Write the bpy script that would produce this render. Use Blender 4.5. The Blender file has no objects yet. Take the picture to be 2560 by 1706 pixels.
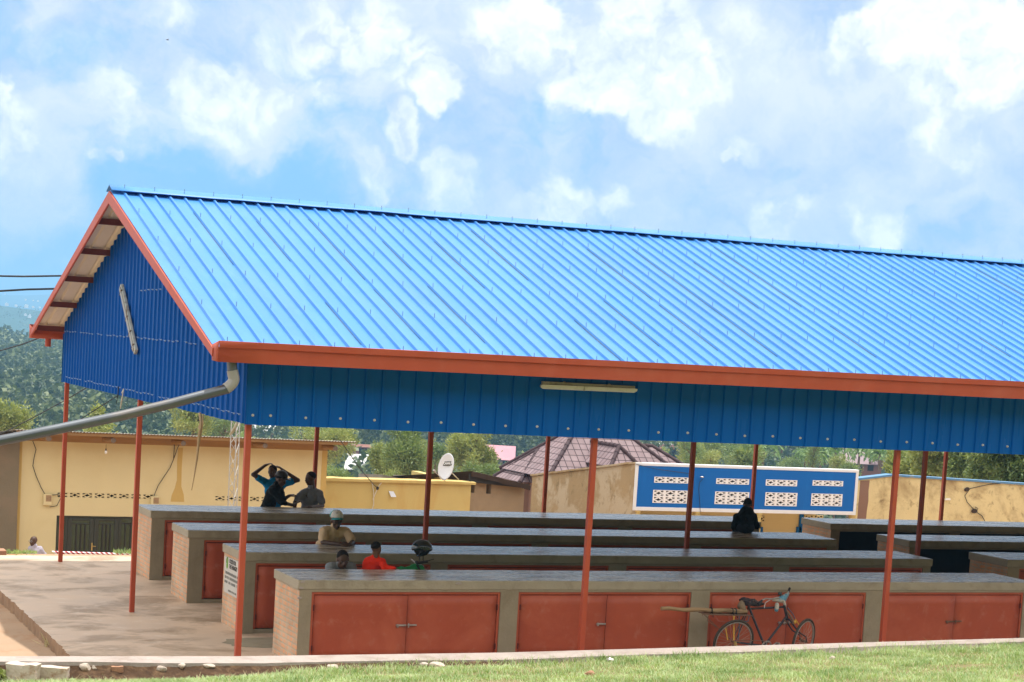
import bpy, bmesh, math, random
import numpy as np
from mathutils import Vector, Matrix

random.seed(7)
rng = np.random.default_rng(11)
sc = bpy.context.scene
COL = sc.collection
V = Vector
R = math.radians

# ------------------------------------------------------------------ camera
CAM_O = V((-6.5836, -22.7486, 4.5612))
YAW, PIT, ROLL = R(-24.4047), R(-5.3867), R(3.4929)
CAM_F, CAM_PPY = 4630.86, 446.78
FW = V((-math.sin(YAW) * math.cos(PIT), math.cos(YAW) * math.cos(PIT), math.sin(PIT)))
_r0 = FW.cross(V((0, 0, 1))).normalized()
_u0 = _r0.cross(FW)
RT = _r0 * math.cos(ROLL) + _u0 * math.sin(ROLL)
UP = -_r0 * math.sin(ROLL) + _u0 * math.cos(ROLL)
cam = bpy.data.cameras.new('camera')
cam.sensor_width = 36.0
cam.lens = 36.0 * CAM_F / 2560.0
cam.shift_y = CAM_PPY / 2560.0
cam.clip_start = 0.1
cam.clip_end = 40000
camo = bpy.data.objects.new('camera', cam)
COL.objects.link(camo)
M3 = Matrix((RT, UP, -FW)).transposed()
camo.matrix_world = Matrix.Translation(CAM_O) @ M3.to_4x4()
sc.camera = camo


def ray(u, v):
    return FW * CAM_F + RT * (u - 1280) - UP * (v - 853 - CAM_PPY)


def at(u, v, y):
    d = ray(u, v)
    return CAM_O + d * ((y - CAM_O.y) / d.y)


def atx(u, v, x):
    d = ray(u, v)
    return CAM_O + d * ((x - CAM_O.x) / d.x)


def atd(u, v, D):
    return CAM_O + ray(u, v) * (D / CAM_F)


# ------------------------------------------------------------------ light
SUN_DIR = V((0.215, 0.12, 1.0)).normalized()
SUN_EL = math.asin(SUN_DIR.z)
SUN_ROT = math.atan2(SUN_DIR.x, SUN_DIR.y)
sun = bpy.data.lights.new('sun', 'SUN')
sun.energy = 2.3
sun.angle = R(0.6)
sun.color = (1.0, 0.95, 0.87)
suno = bpy.data.objects.new('sun', sun)
COL.objects.link(suno)
suno.rotation_euler = SUN_DIR.to_track_quat('Z', 'Y').to_euler()

sc.view_settings.view_transform = 'Standard'
sc.view_settings.look = 'None'
sc.view_settings.exposure = 1.1
sc.view_settings.gamma = 1.0
sc.cycles.max_bounces = 6
sc.cycles.diffuse_bounces = 3
sc.cycles.glossy_bounces = 3
sc.cycles.transmission_bounces = 4
sc.cycles.volume_bounces = 0
sc.cycles.transparent_max_bounces = 6
sc.cycles.use_denoising = True
sc.cycles.caustics_reflective = False
sc.cycles.caustics_refractive = False


class NT:
    """small helper around a node tree"""
    def __init__(self, tree):
        self.t = tree
        tree.nodes.clear()

    def n(self, typ, **kw):
        nd = self.t.nodes.new(typ)
        for k, v in kw.items():
            setattr(nd, k, v)
        return nd

    def link(self, a, b):
        self.t.links.new(a, b)

    def setin(self, nd, key, val):
        s = nd.inputs[key]
        if hasattr(val, 'is_output'):
            self.link(val, s)
        else:
            s.default_value = val

    def math(self, op, a, b=None, c=None, clamp=False):
        nd = self.n('ShaderNodeMath', operation=op, use_clamp=clamp)
        self.setin(nd, 0, a)
        if b is not None:
            self.setin(nd, 1, b)
        if c is not None:
            self.setin(nd, 2, c)
        return nd.outputs[0]

    def vmath(self, op, a, b=None):
        nd = self.n('ShaderNodeVectorMath', operation=op)
        self.setin(nd, 0, a)
        if b is not None:
            self.setin(nd, 1, b)
        return nd.outputs['Value'] if op in ('DOT_PRODUCT', 'LENGTH', 'DISTANCE') else nd.outputs[0]

    def noise(self, vec, scale, detail=4, rough=0.55, dist=0.0):
        nd = self.n('ShaderNodeTexNoise')
        if vec is not None:
            self.link(vec, nd.inputs['Vector'])
        nd.inputs['Scale'].default_value = scale
        nd.inputs['Detail'].default_value = detail
        nd.inputs['Roughness'].default_value = rough
        nd.inputs['Distortion'].default_value = dist
        return nd

    def ramp(self, fac, stops, interp='LINEAR'):
        nd = self.n('ShaderNodeValToRGB')
        cr = nd.color_ramp
        cr.interpolation = interp
        while len(cr.elements) > 1:
            cr.elements.remove(cr.elements[-1])
        for i, (p, c) in enumerate(stops):
            e = cr.elements[0] if i == 0 else cr.elements.new(p)
            e.position = p
            if isinstance(c, (int, float)):
                c = (c, c, c)
            e.color = (c[0], c[1], c[2], 1)
        self.link(fac, nd.inputs[0])
        return nd.outputs[0]

    def mix(self, fac, a, b, mode='MIX'):
        nd = self.n('ShaderNodeMix', data_type='RGBA', blend_type=mode)
        self.setin(nd, 0, fac)
        for k, v in ((6, a), (7, b)):
            if hasattr(v, 'is_output'):
                self.link(v, nd.inputs[k])
            else:
                nd.inputs[k].default_value = (v[0], v[1], v[2], 1)
        return nd.outputs[2]


# ------------------------------------------------------------------ sky
wd = bpy.data.worlds.new('World')
sc.world = wd
wd.use_nodes = True
w = NT(wd.node_tree)
tc = w.n('ShaderNodeTexCoord')
d0 = w.vmath('NORMALIZE', tc.outputs['Generated'])
sky = w.n('ShaderNodeTexSky')
sky.sky_type = 'NISHITA'
sky.sun_disc = False
sky.sun_elevation = SUN_EL
sky.sun_rotation = SUN_ROT
sky.altitude = 1600
sky.air_density = 1.0
sky.dust_density = 0.6
sky.ozone_density = 2.0
skyc = w.mix(1.0, sky.outputs[0], (0.80, 1.0, 1.12), 'MULTIPLY')
# everything below works on a direction, so the clouds stay put when the camera moves
nw = w.noise(d0, 9.0, 5, 0.6)
warp = w.vmath('SCALE', w.vmath('SUBTRACT', nw.outputs['Color'], (0.5, 0.5, 0.5)))
warp.node.inputs['Scale'].default_value = 0.085
nw2 = w.noise(d0, 42.0, 5, 0.6)
warp2 = w.vmath('SCALE', w.vmath('SUBTRACT', nw2.outputs['Color'], (0.5, 0.5, 0.5)))
warp2.node.inputs['Scale'].default_value = 0.022
dw = w.vmath('ADD', w.vmath('ADD', d0, warp), warp2)
# (u, v, radius, strength) of the single cumulus heads, turned into sky directions
HEADS = [(10, 235, 75, 1.0), (75, 330, 80, .75), (100, 400, 75, .5), (545, 250, 115, .8), (470, 215, 60, .35), (640, 240, 60, .6),
         (290, 270, 90, .5), (255, 425, 45, .55), (320, 425, 28, .5), (905, 460, 80, .7), (830, 450, 40, .5),
         (800, 40, 90, .8), (960, 75, 100, .7), (1020, 350, 70, .9), (1110, 250, 70, .8), (1060, 160, 70, .55), (1230, 130, 70, .7), (1340, 60, 120, .8),
         (1440, 190, 110, .9), (1540, 240, 85, 1.0), (1640, 260, 95, .9), (1720, 190, 120, .75), (1590, 90, 150, .85),
         (1860, 380, 60, .4), (1835, 380, 28, .8), (2330, 70, 170, 1.0), (2480, 120, 170, 1.0), (2190, 90, 80, .8), (2500, 240, 55, .9), (2150, 130, 70, .5),
         (1390, 500, 110, .65), (1130, 480, 100, .6), (1530, 510, 55, .6), (2200, 600, 110, .7), (1990, 595, 110, .65), (2440, 440, 100, .55), (2100, 620, 80, .7), (1290, 520, 70, .6),
         (1000, 240, 110, .35), (1950, 150, 130, .4), (1800, 90, 130, .45), (2330, 300, 140, .45), (150, 60, 140, .4), (380, 20, 120, .45), (700, 120, 110, .45), (820, 240, 70, .5)]
dens = None
for (hu, hv, hr, hs) in HEADS:
    c = ray(hu, hv).normalized()
    dist = w.vmath('DISTANCE', dw, (c.x, c.y, c.z))
    rr = hr / CAM_F
    t = w.n('ShaderNodeMapRange', interpolation_type='SMOOTHSTEP')
    w.link(dist, t.inputs[0])
    t.inputs[1].default_value = rr * 1.25
    t.inputs[2].default_value = rr * 0.45
    t.inputs[3].default_value = 0.0
    t.inputs[4].default_value = hs
    dens = t.outputs[0] if dens is None else w.math('MAXIMUM', dens, t.outputs[0])
sepd = w.n('ShaderNodeSeparateXYZ')
w.link(d0, sepd.inputs[0])
lowness = w.ramp(sepd.outputs['Z'], [(0.0, 0.0), (0.03, 0.12), (0.15, 1.0)])
# broad soft layers of broken cloud: (u, v, radius, strength)
LAYERS = [(1750, 250, 620, .85), (2350, 180, 520, .95), (1180, 170, 380, .75), (1500, 60, 420, .8), (330, 40, 420, .42), (560, 260, 230, .40),
          (90, 370, 200, .55), (300, 300, 170, .45), (1400, 500, 300, .55), (2150, 560, 420, .55), (900, 430, 220, .45), (2050, 330, 300, .45), (960, 60, 300, .6)]
lob = None
for (hu, hv, hr, hs) in LAYERS:
    c = ray(hu, hv).normalized()
    t = w.n('ShaderNodeMapRange', interpolation_type='SMOOTHSTEP')
    w.link(w.vmath('DISTANCE', dw, (c.x, c.y, c.z)), t.inputs[0])
    t.inputs[1].default_value = hr / CAM_F * 1.25
    t.inputs[2].default_value = 0.0
    t.inputs[3].default_value = 0.0
    t.inputs[4].default_value = hs
    lob = t.outputs[0] if lob is None else w.math('MAXIMUM', lob, t.outputs[0])
nflat = w.n('ShaderNodeMapping')
w.link(dw, nflat.inputs[0])
nflat.inputs['Scale'].default_value = (1, 1, 1.5)
nA = w.noise(nflat.outputs[0], 8.5, 8, 0.60)
veil = w.n('ShaderNodeMapRange', interpolation_type='SMOOTHSTEP')
w.link(w.math('MULTIPLY_ADD', nA.outputs['Fac'], 2.6, w.math('SUBTRACT', lob, 1.06)), veil.inputs[0])
veil.inputs[1].default_value = 0.0
veil.inputs[2].default_value = 0.75
veil = veil.outputs[0]
# cumulus heads carve a finer noise, so their rims are ragged; relief makes their upper rims catch the light
nB = w.noise(dw, 18.0, 9, 0.58)
shift = w.vmath('ADD', dw, (0.006, -0.002, 0.011))
nC = w.noise(shift, 18.0, 9, 0.58)
body = w.math('MULTIPLY_ADD', nB.outputs['Fac'], 2.4, w.math('MULTIPLY_ADD', dens, 1.45, w.math('MULTIPLY_ADD', lob, 0.40, -1.58)))
head = w.n('ShaderNodeMapRange', interpolation_type='SMOOTHSTEP')
w.link(body, head.inputs[0])
head.inputs[1].default_value = 0.0
head.inputs[2].default_value = 1.05
head = head.outputs[0]
relief = w.math('MULTIPLY_ADD', w.math('SUBTRACT', nB.outputs['Fac'], nC.outputs['Fac']), 5.5, 0.55, clamp=True)
nD = w.noise(w.vmath('ADD', dw, (0.01, 0, 0.02)), 8.5, 8, 0.60)
relief2 = w.math('MULTIPLY_ADD', w.math('SUBTRACT', nA.outputs['Fac'], nD.outputs['Fac']), 4.0, 0.5, clamp=True)
blue = w.mix(1.0, skyc, (0.085, 0.085, 0.085), 'MULTIPLY')
azure = w.mix(0.85, blue, w.mix(lowness, (0.060, 0.190, 0.44), (0.132, 0.292, 0.470)))
c1 = w.mix(w.math('MULTIPLY', veil, 0.95), azure, w.mix(relief2, (0.255, 0.320, 0.45), (0.44, 0.455, 0.49)))
c2 = w.mix(head, c1, w.mix(relief, (0.36, 0.395, 0.47), (0.60, 0.60, 0.60)))
# warm bright cloud added overhead and out of frame as fill light
over = w.ramp(sepd.outputs['Z'], [(0.24, 0.0), (0.48, 1.0)])
back = w.ramp(w.math('MULTIPLY', sepd.outputs['Y'], -1.0), [(0.0, 0.0), (0.5, 1.0)])
left = w.ramp(w.math('MULTIPLY', sepd.outputs['X'], -1.0), [(0.05, 0.0), (0.40, 1.0)])
right = w.ramp(sepd.outputs['X'], [(0.74, 0.0), (0.90, 1.0)])
back = w.math('MAXIMUM', back, w.math('MAXIMUM', left, right))
thick = w.math('MULTIPLY', w.math('MAXIMUM', over, back), w.math('MULTIPLY_ADD', nA.outputs['Fac'], 0.6, 0.45))
c2 = w.mix(thick, c2, (1.12, 1.0, 0.85))
bg = w.n('ShaderNodeBackground')
w.link(c2, bg.inputs['Color'])
bg.inputs['Strength'].default_value = 1.0
wo = w.n('ShaderNodeOutputWorld')
w.link(bg.outputs[0], wo.inputs['Surface'])

# ------------------------------------------------------------------ materials
MATS = {}


def mat(name, col, rough=0.6, var=0.12, scale=6.0, bump=0.0, bscale=40.0, metal=0.0, spec=0.5, stain=None, stain_scale=2.0,
        stain_lo=0.5, stain_hi=0.75, stretch=None, coat=0.0, trans=0.0, stain2=None):
    """painted / plain surface: base colour with a soft variation, optional stains of a second colour, fine bump"""
    m = bpy.data.materials.new(name)
    m.use_nodes = True
    t = NT(m.node_tree)
    tcn = t.n('ShaderNodeTexCoord')
    vec = tcn.outputs['Object']
    if stretch:
        mp = t.n('ShaderNodeMapping')
        mp.inputs['Scale'].default_value = stretch
        t.link(vec, mp.inputs[0])
        vec = mp.outputs[0]
    n1 = t.noise(vec, scale, 5, 0.6)
    c = t.mix(n1.outputs['Fac'], [x * (1 - var) for x in col], [min(1, x * (1 + var)) for x in col])
    if stain is not None:
        n2 = t.noise(vec, stain_scale, 6, 0.65, 0.4)
        f = t.ramp(n2.outputs['Fac'], [(stain_lo, 0.0), (stain_hi, 1.0)])
        c = t.mix(f, c, stain)
    if stain2 is not None:
        n4 = t.noise(vec, stain_scale * 3.7, 6, 0.7, 0.2)
        f = t.ramp(n4.outputs['Fac'], [(0.56, 0.0), (0.70, 1.0)])
        c = t.mix(t.math('MULTIPLY', f, 0.7), c, stain2)
    b = t.n('ShaderNodeBsdfPrincipled')
    t.link(c, b.inputs['Base Color'])
    r = t.ramp(n1.outputs['Fac'], [(0.2, max(0, rough - 0.1)), (0.8, min(1, rough + 0.1))])
    t.link(r, b.inputs['Roughness'])
    b.inputs['Metallic'].default_value = metal
    b.inputs['Specular IOR Level'].default_value = spec
    b.inputs['Coat Weight'].default_value = coat
    if bump:
        n3 = t.noise(vec, bscale, 5, 0.65)
        bp = t.n('ShaderNodeBump')
        bp.inputs['Strength'].default_value = bump
        bp.inputs['Distance'].default_value = 0.02
        t.link(n3.outputs['Fac'], bp.inputs['Height'])
        t.link(bp.outputs[0], b.inputs['Normal'])
    o = t.n('ShaderNodeOutputMaterial')
    t.link(b.outputs[0], o.inputs[0])
    MATS[name] = m
    return m


def leafmat(name, cola, colb, scale=0.6, trans=0.25, isl=0.4):
    m = bpy.data.materials.new(name)
    m.use_nodes = True
    t = NT(m.node_tree)
    tcn = t.n('ShaderNodeTexCoord')
    n1 = t.noise(tcn.outputs['Object'], scale, 3, 0.6)
    geo = t.n('ShaderNodeNewGeometry')
    f = t.math('ADD', t.math('MULTIPLY', t.ramp(n1.outputs['Fac'], [(0.35, 0.0), (0.65, 1.0)]), 1.0 - isl), t.math('MULTIPLY', geo.outputs['Random Per Island'], isl))
    c = t.mix(f, cola, colb)
    d = t.n('ShaderNodeBsdfPrincipled')
    t.link(c, d.inputs['Base Color'])
    d.inputs['Roughness'].default_value = 0.5
    d.inputs['Specular IOR Level'].default_value = 0.35
    tr = t.n('ShaderNodeBsdfTranslucent')
    t.link(t.mix(1.0, c, (1.15, 1.25, 0.6), 'MULTIPLY'), tr.inputs['Color'])
    mx = t.n('ShaderNodeMixShader')
    mx.inputs[0].default_value = trans
    t.link(d.outputs[0], mx.inputs[1])
    t.link(tr.outputs[0], mx.inputs[2])
    o = t.n('ShaderNodeOutputMaterial')
    t.link(mx.outputs[0], o.inputs[0])
    MATS[name] = m
    return m


def brickmat(name, c1, c2, mortar, bw=0.21, bh=0.075, axis='yz', worn=True, gap=0.014):
    m = bpy.data.materials.new(name)
    m.use_nodes = True
    t = NT(m.node_tree)
    tcn = t.n('ShaderNodeTexCoord')
    sp = t.n('ShaderNodeSeparateXYZ')
    t.link(tcn.outputs['Object'], sp.inputs[0])
    cb = t.n('ShaderNodeCombineXYZ')
    t.link(sp.outputs['Y' if axis == 'yz' else 'X'], cb.inputs[0])
    t.link(sp.outputs['Z'], cb.inputs[1])
    nwp = t.noise(tcn.outputs['Object'], 14, 3)
    off = t.vmath('SCALE', t.vmath('SUBTRACT', nwp.outputs['Color'], (0.5, 0.5, 0.5)))
    off.node.inputs['Scale'].default_value = 0.018
    vec = t.vmath('ADD', cb.outputs[0], off)
    br = t.n('ShaderNodeTexBrick')
    t.link(vec, br.inputs['Vector'])
    br.inputs['Scale'].default_value = 1.0
    br.inputs['Brick Width'].default_value = bw
    br.inputs['Row Height'].default_value = bh
    br.inputs['Mortar Size'].default_value = gap
    br.inputs['Mortar Smooth'].default_value = 0.3
    br.inputs['Bias'].default_value = -0.1
    for k, c in (('Color1', c1), ('Color2', c2), ('Mortar', mortar)):
        br.inputs[k].default_value = (*c, 1)
    n1 = t.noise(tcn.outputs['Object'], 9, 5, 0.7)
    f = t.ramp(n1.outputs['Fac'], [(0.42, 0.0), (0.58, 0.85)])
    c = t.mix(f, br.outputs['Color'], mortar) if worn else br.outputs['Color']
    n2 = t.noise(tcn.outputs['Object'], 2.2, 3)
    c = t.mix(1.0, c, t.ramp(n2.outputs['Fac'], [(0.3, 0.8), (0.7, 1.15)]), 'MULTIPLY')
    b = t.n('ShaderNodeBsdfPrincipled')
    t.link(c, b.inputs['Base Color'])
    b.inputs['Roughness'].default_value = 0.9
    b.inputs['Specular IOR Level'].default_value = 0.2
    bp = t.n('ShaderNodeBump')
    bp.inputs['Strength'].default_value = 0.8
    bp.inputs['Distance'].default_value = 0.012
    h = t.math('ADD', t.math('SUBTRACT', 1.0, br.outputs['Fac']), t.math('MULTIPLY', n1.outputs['Fac'], 0.5))
    t.link(h, bp.inputs['Height'])
    t.link(bp.outputs[0], b.inputs['Normal'])
    o = t.n('ShaderNodeOutputMaterial')
    t.link(b.outputs[0], o.inputs[0])
    MATS[name] = m
    return m


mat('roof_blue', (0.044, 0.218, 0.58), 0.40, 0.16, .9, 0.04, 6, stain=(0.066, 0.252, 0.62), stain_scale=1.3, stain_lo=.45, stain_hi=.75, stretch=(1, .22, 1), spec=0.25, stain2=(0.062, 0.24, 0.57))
mat('roof_rib_blue', (0.012, 0.20, 0.72), 0.34, 0.08, 1.2, spec=0.5)
mat('roof_under', (0.74, 0.69, 0.57), 0.6, 0.08, 3)
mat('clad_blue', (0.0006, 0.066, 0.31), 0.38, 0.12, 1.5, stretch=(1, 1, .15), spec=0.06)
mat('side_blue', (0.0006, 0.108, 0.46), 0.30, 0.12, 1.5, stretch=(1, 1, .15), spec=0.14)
mat('oxide', (0.43, 0.076, 0.034), 0.5, 0.14, 3, 0.05, 60, stain=(0.46, 0.11, 0.06), stain_scale=1.5, stain_lo=.5, stain_hi=.8, spec=.4)
mat('oxide_door', (0.40, 0.077, 0.036), 0.5, 0.16, 2.2, 0.06, 50, stain=(0.49, 0.12, 0.06), stain_scale=1.2, stain_lo=.48, stain_hi=.75, stain2=(0.46, 0.16, 0.10), spec=.4)
mat('oxide_dark', (0.10, 0.014, 0.010), 0.6, 0.1)
mat('purlin_red', (0.16, 0.03, 0.022), 0.6, 0.15)
mat('concrete', (0.36, 0.32, 0.245), 0.85, 0.22, 3.2, 0.35, 26, stain=(0.22, 0.19, 0.14), stain_scale=2.2, stain_lo=.52, stain_hi=.78, spec=.3)
mat('concrete_top', (0.44, 0.41, 0.36), 0.27, 0.30, 5.0, 0.25, 22, stain=(0.19, 0.165, 0.135), stain_scale=2.8, stain_lo=.44, stain_hi=.60, spec=.5, stretch=(.5, 1.8, 1), stain2=(0.52, 0.49, 0.45))
mat('plaster', (0.315, 0.27, 0.195), 0.9, 0.2, 2.4, 0.4, 30, stain=(0.225, 0.185, 0.125), stain_scale=1.6, stain_lo=.5, stain_hi=.75, spec=.25, stain2=(0.34, 0.30, 0.23))
brickmat('brick_wall', (0.80, 0.38, 0.20), (0.68, 0.37, 0.22), (0.52, 0.42, 0.31))
mat('floor_slab', (0.60, 0.46, 0.345), 0.55, 0.2, 1.1, 0.25, 14, stain=(0.36, 0.26, 0.175), stain_scale=1.0, stain_lo=.48, stain_hi=.60, stretch=(.75, 1.1, 1), stain2=(0.68, 0.59, 0.50), spec=.45)
mat('kerb_conc', (0.38, 0.33, 0.305), 0.85, 0.25, 4, 0.6, 22, stain=(0.27, 0.215, 0.185), stain_scale=2.5, spec=.3, stain2=(0.45, 0.40, 0.37))
mat('dirt', (0.40, 0.28, 0.19), 0.95, 0.18, 1.5, 0.5, 12, stain=(0.34, 0.17, 0.08), stain_scale=1.4, spec=.15)
mat('damper_dark', (0.13, 0.11, 0.085), 0.8, 0.25, 2, 0.3, 14, stain=(0.09, 0.07, 0.055), stain_scale=1.5, spec=.3)
mat('slab_side', (0.30, 0.20, 0.13), 0.95, 0.3, 5, 0.6, 14, stain=(0.20, 0.12, 0.075), stain_scale=3, spec=.15)
mat('soil', (0.075, 0.045, 0.028), 0.95, 0.55, 12, 1.0, 22, stain=(0.19, 0.12, 0.07), stain_scale=6, spec=.1)
mat('turf', (0.19, 0.18, 0.085), 0.95, 0.4, 8, 0.8, 30, stain=(0.27, 0.20, 0.12), stain_scale=3, spec=.1)
mat('stone', (0.58, 0.50, 0.44), 0.85, 0.25, 9, 0.7, 20, stain=(0.40, 0.26, 0.18), stain_scale=6, stain_lo=.5, stain_hi=.65, spec=.3)
mat('stone_red', (0.40, 0.22, 0.14), 0.9, 0.25, 9, 0.7, 20, spec=.3)
mat('galv', (0.13, 0.145, 0.165), 0.36, 0.2, 5, stretch=(.3, 1, 1), metal=0.8, stain=(0.22, 0.20, 0.18), stain_scale=3, spec=.5)
mat('pvc', (0.30, 0.295, 0.28), 0.35, 0.08, 4, spec=.5)
mat('lamp_cover', (0.60, 0.62, 0.60), 0.3, 0.08, 8, spec=.5)
mat('lamp_body', (0.42, 0.44, 0.40), 0.5, 0.15, 12, stain=(0.2, 0.17, 0.13), stain_scale=9)
mat('washer', (0.62, 0.60, 0.55), 0.4, 0.05)
mat('nail', (0.09, 0.16, 0.26), 0.5, 0.05)
mat('nail_pale', (0.25, 0.36, 0.55), 0.5, 0.05)
mat('yellow_wall', (0.69, 0.60, 0.35), 0.9, 0.06, 1.0, 0.12, 40, stain=(0.65, 0.55, 0.30), stain_scale=.7, spec=.2)
mat('yellow_strip', (0.56, 0.40, 0.14), 0.9, 0.12, 2, spec=.2)
mat('yellow_low', (0.55, 0.435, 0.175), 0.9, 0.10, 1.6, 0.15, 30, stain=(0.50, 0.32, 0.11), stain_scale=1.5, stain_lo=.5, stain_hi=.75, stretch=(1, 1, .35), spec=.2)
mat('yellow_pock', (0.68, 0.565, 0.31), 0.92, 0.12, 1.2, 0.5, 14, stain=(0.34, 0.24, 0.12), stain_scale=.8, stain_lo=.52, stain_hi=.72, stain2=(0.16, 0.10, 0.05), spec=.2)
mat('ochre_mud', (0.34, 0.25, 0.14), 0.95, 0.2, 1.0, 0.6, 12, stain=(0.44, 0.36, 0.25), stain_scale=.8, stain_lo=.46, stain_hi=.54, stain2=(0.15, 0.115, 0.06), spec=.15)
mat('mud_wall', (0.33, 0.25, 0.165), 0.95, 0.18, 1.2, 0.5, 14, stain=(0.24, 0.17, 0.11), stain_scale=.7, spec=.15)
mat('grey_render', (0.20, 0.17, 0.12), 0.95, 0.15, 1.0, 0.4, 16, stain=(0.26, 0.20, 0.14), stain_scale=.8, spec=.15)
mat('dark_brown', (0.045, 0.028, 0.02), 0.9, 0.2)
mat('timber', (0.36, 0.22, 0.10), 0.85, 0.25, 4, 0.3, 30, stretch=(.2, 1, 1), spec=.2)
mat('timber_end', (0.18, 0.14, 0.11), 0.9, 0.3, 20)
mat('timber_pole', (0.34, 0.23, 0.13), 0.8, 0.25, 7, 0.3, 30, stain=(0.17, 0.11, 0.07), stain_scale=5, stretch=(.25, 1, 1), spec=.2)
mat('corrugated_grey', (0.24, 0.22, 0.19), 0.5, 0.2, 2, metal=.3, stain=(0.18, 0.12, 0.08), stain_scale=1.2)
mat('door_green', (0.03, 0.038, 0.03), 0.45, 0.1)
mat('glass_dark', (0.012, 0.022, 0.014), 0.12, 0.3, 3, spec=.6)
mat('glass_leafy', (0.02, 0.045, 0.018), 0.14, 0.8, 7, spec=.6)
mat('brass', (0.55, 0.42, 0.16), 0.35, 0.05, metal=.7)
mat('vent_cream', (0.69, 0.60, 0.35), 0.9, 0.08)
mat('vent_white', (0.84, 0.84, 0.86), 0.85, 0.06)
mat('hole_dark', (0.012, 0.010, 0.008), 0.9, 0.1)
mat('panel_blue', (0.004, 0.125, 0.46), 0.8, 0.08, 1.4, 0.1, 30, stain=(0.004, 0.16, 0.52), stain_scale=2.2, stain_lo=.55, stain_hi=.8, stretch=(1, 1, .3), spec=.3)
mat('white_paint', (0.74, 0.77, 0.82), 0.85, 0.06, 4, spec=.3)
mat('red_paint', (0.36, 0.03, 0.04), 0.8, 0.1, spec=.3)
mat('coping_blue', (0.085, 0.22, 0.40), 0.7, 0.25, 3, stain=(0.30, 0.30, 0.28), stain_scale=2.0, stain_lo=.55, stain_hi=.7)
mat('dish_white', (0.66, 0.68, 0.74), 0.4, 0.04)
mat('black', (0.010, 0.010, 0.012), 0.5, 0.1)
mat('black_gloss', (0.014, 0.022, 0.026), 0.16, 0.2, 5, coat=.5)
mat('black_rubber', (0.06, 0.052, 0.042), 0.85, 0.25, 9, spec=.3)
mat('board_white', (0.56, 0.54, 0.50), 0.7, 0.06, 5)
mat('white', (0.78, 0.78, 0.78), 0.6, 0.03)
mat('print_grey', (0.22, 0.22, 0.20), 0.8, 0.05)
mat('print_green', (0.18, 0.36, 0.07), 0.8, 0.05)
mat('bare_steel', (0.42, 0.41, 0.40), 0.35, 0.2, 12, metal=.6, stain=(0.22, 0.11, 0.06), stain_scale=14)
mat('rust_steel', (0.20, 0.12, 0.08), 0.7, 0.3, 18, metal=.3)
mat('bike_paint', (0.018, 0.022, 0.034), 0.45, 0.3, 10, stain=(0.07, 0.05, 0.045), stain_scale=9)
mat('bike_red', (0.33, 0.09, 0.06), 0.6, 0.2, 12)
mat('bike_blue', (0.05, 0.09, 0.14), 0.6, 0.2, 12)
mat('bike_yellow', (0.60, 0.33, 0.045), 0.55, 0.15, 12)
mat('spoke', (0.40, 0.30, 0.24), 0.5, 0.2, metal=.5)
mat('bag_blue', (0.07, 0.24, 0.36), 0.35, 0.5, 14, 0.5, 20, stain=(0.46, 0.42, 0.36), stain_scale=5, stain_lo=.46, stain_hi=.54)
mat('cloth_dark', (0.035, 0.032, 0.038), 0.9, 0.5, 16, 0.6, 30, stain=(0.25, 0.16, 0.12), stain_scale=15, stain_lo=.58, stain_hi=.64, stain2=(0.36, 0.05, 0.04))
mat('cloth_tan', (0.23, 0.17, 0.11), 0.95, 0.3, 12, 0.5, 30)
mat('cloth_green', (0.010, 0.21, 0.055), 0.85, 0.25, 7, 0.4, 14)
mat('skin', (0.075, 0.038, 0.024), 0.48, 0.15, 12, spec=.45)
mat('skin_light', (0.15, 0.068, 0.038), 0.5, 0.12, 12, spec=.4)
mat('hair', (0.014, 0.011, 0.010), 0.9, 0.2, 60, 0.5, 120, spec=.2)
mat('eye_white', (0.16, 0.13, 0.11), 0.3, 0.02)
mat('shirt_blue', (0.006, 0.20, 0.46), 0.9, 0.12, 5, 0.25, 14, spec=.15)
mat('shirt_black', (0.010, 0.012, 0.012), 0.9, 0.2, 5, 0.3, 12, spec=.15)
mat('shirt_grey', (0.21, 0.23, 0.29), 0.9, 0.12, 5, 0.3, 12, spec=.15)
mat('shirt_beige', (0.66, 0.49, 0.32), 0.9, 0.08, 5, 0.3, 12, spec=.15)
mat('shirt_teal_grey', (0.20, 0.22, 0.24), 0.9, 0.10, 5, 0.3, 12, spec=.15)
mat('shirt_red', (0.80, 0.035, 0.012), 0.85, 0.10, 5, 0.3, 12, spec=.15)
mat('shirt_lilac', (0.40, 0.38, 0.46), 0.9, 0.12, 8, 0.3, 12, spec=.15)
mat('trousers', (0.020, 0.022, 0.030), 0.9, 0.2, 6, 0.2, 14, spec=.15)
mat('shoe', (0.02, 0.016, 0.013), 0.6, 0.2)
mat('cap_white', (0.75, 0.75, 0.75), 0.85, 0.05, 9, 0.2, 40)
mat('cap_teal', (0.02, 0.30, 0.36), 0.8, 0.08, 9, 0.2, 40)
mat('cap_green', (0.08, 0.42, 0.36), 0.8, 0.08, 9, 0.2, 40)
mat('cable', (0.012, 0.014, 0.018), 0.7, 0.1)
mat('rope', (0.38, 0.28, 0.17), 0.95, 0.25, 30, 0.4, 60)
mat('rope_white', (0.58, 0.54, 0.46), 0.95, 0.15, 30, 0.4, 60)
mat('lattice', (0.48, 0.48, 0.46), 0.5, 0.1, metal=.4)
mat('bark', (0.14, 0.10, 0.07), 0.95, 0.3, 6, 0.5, 16, spec=.1)
mat('hill_earth', (0.055, 0.075, 0.030), 0.95, 0.35, .02, stain=(0.11, 0.11, 0.05), stain_scale=.03, stain_lo=.55, stain_hi=.7, spec=.05)
mat('far_earth', (0.05, 0.085, 0.045), 0.95, 0.5, .004, stain=(0.09, 0.12, 0.06), stain_scale=.008, spec=.05)
mat('roof_white', (0.75, 0.76, 0.80), 0.5, 0.05)
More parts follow.
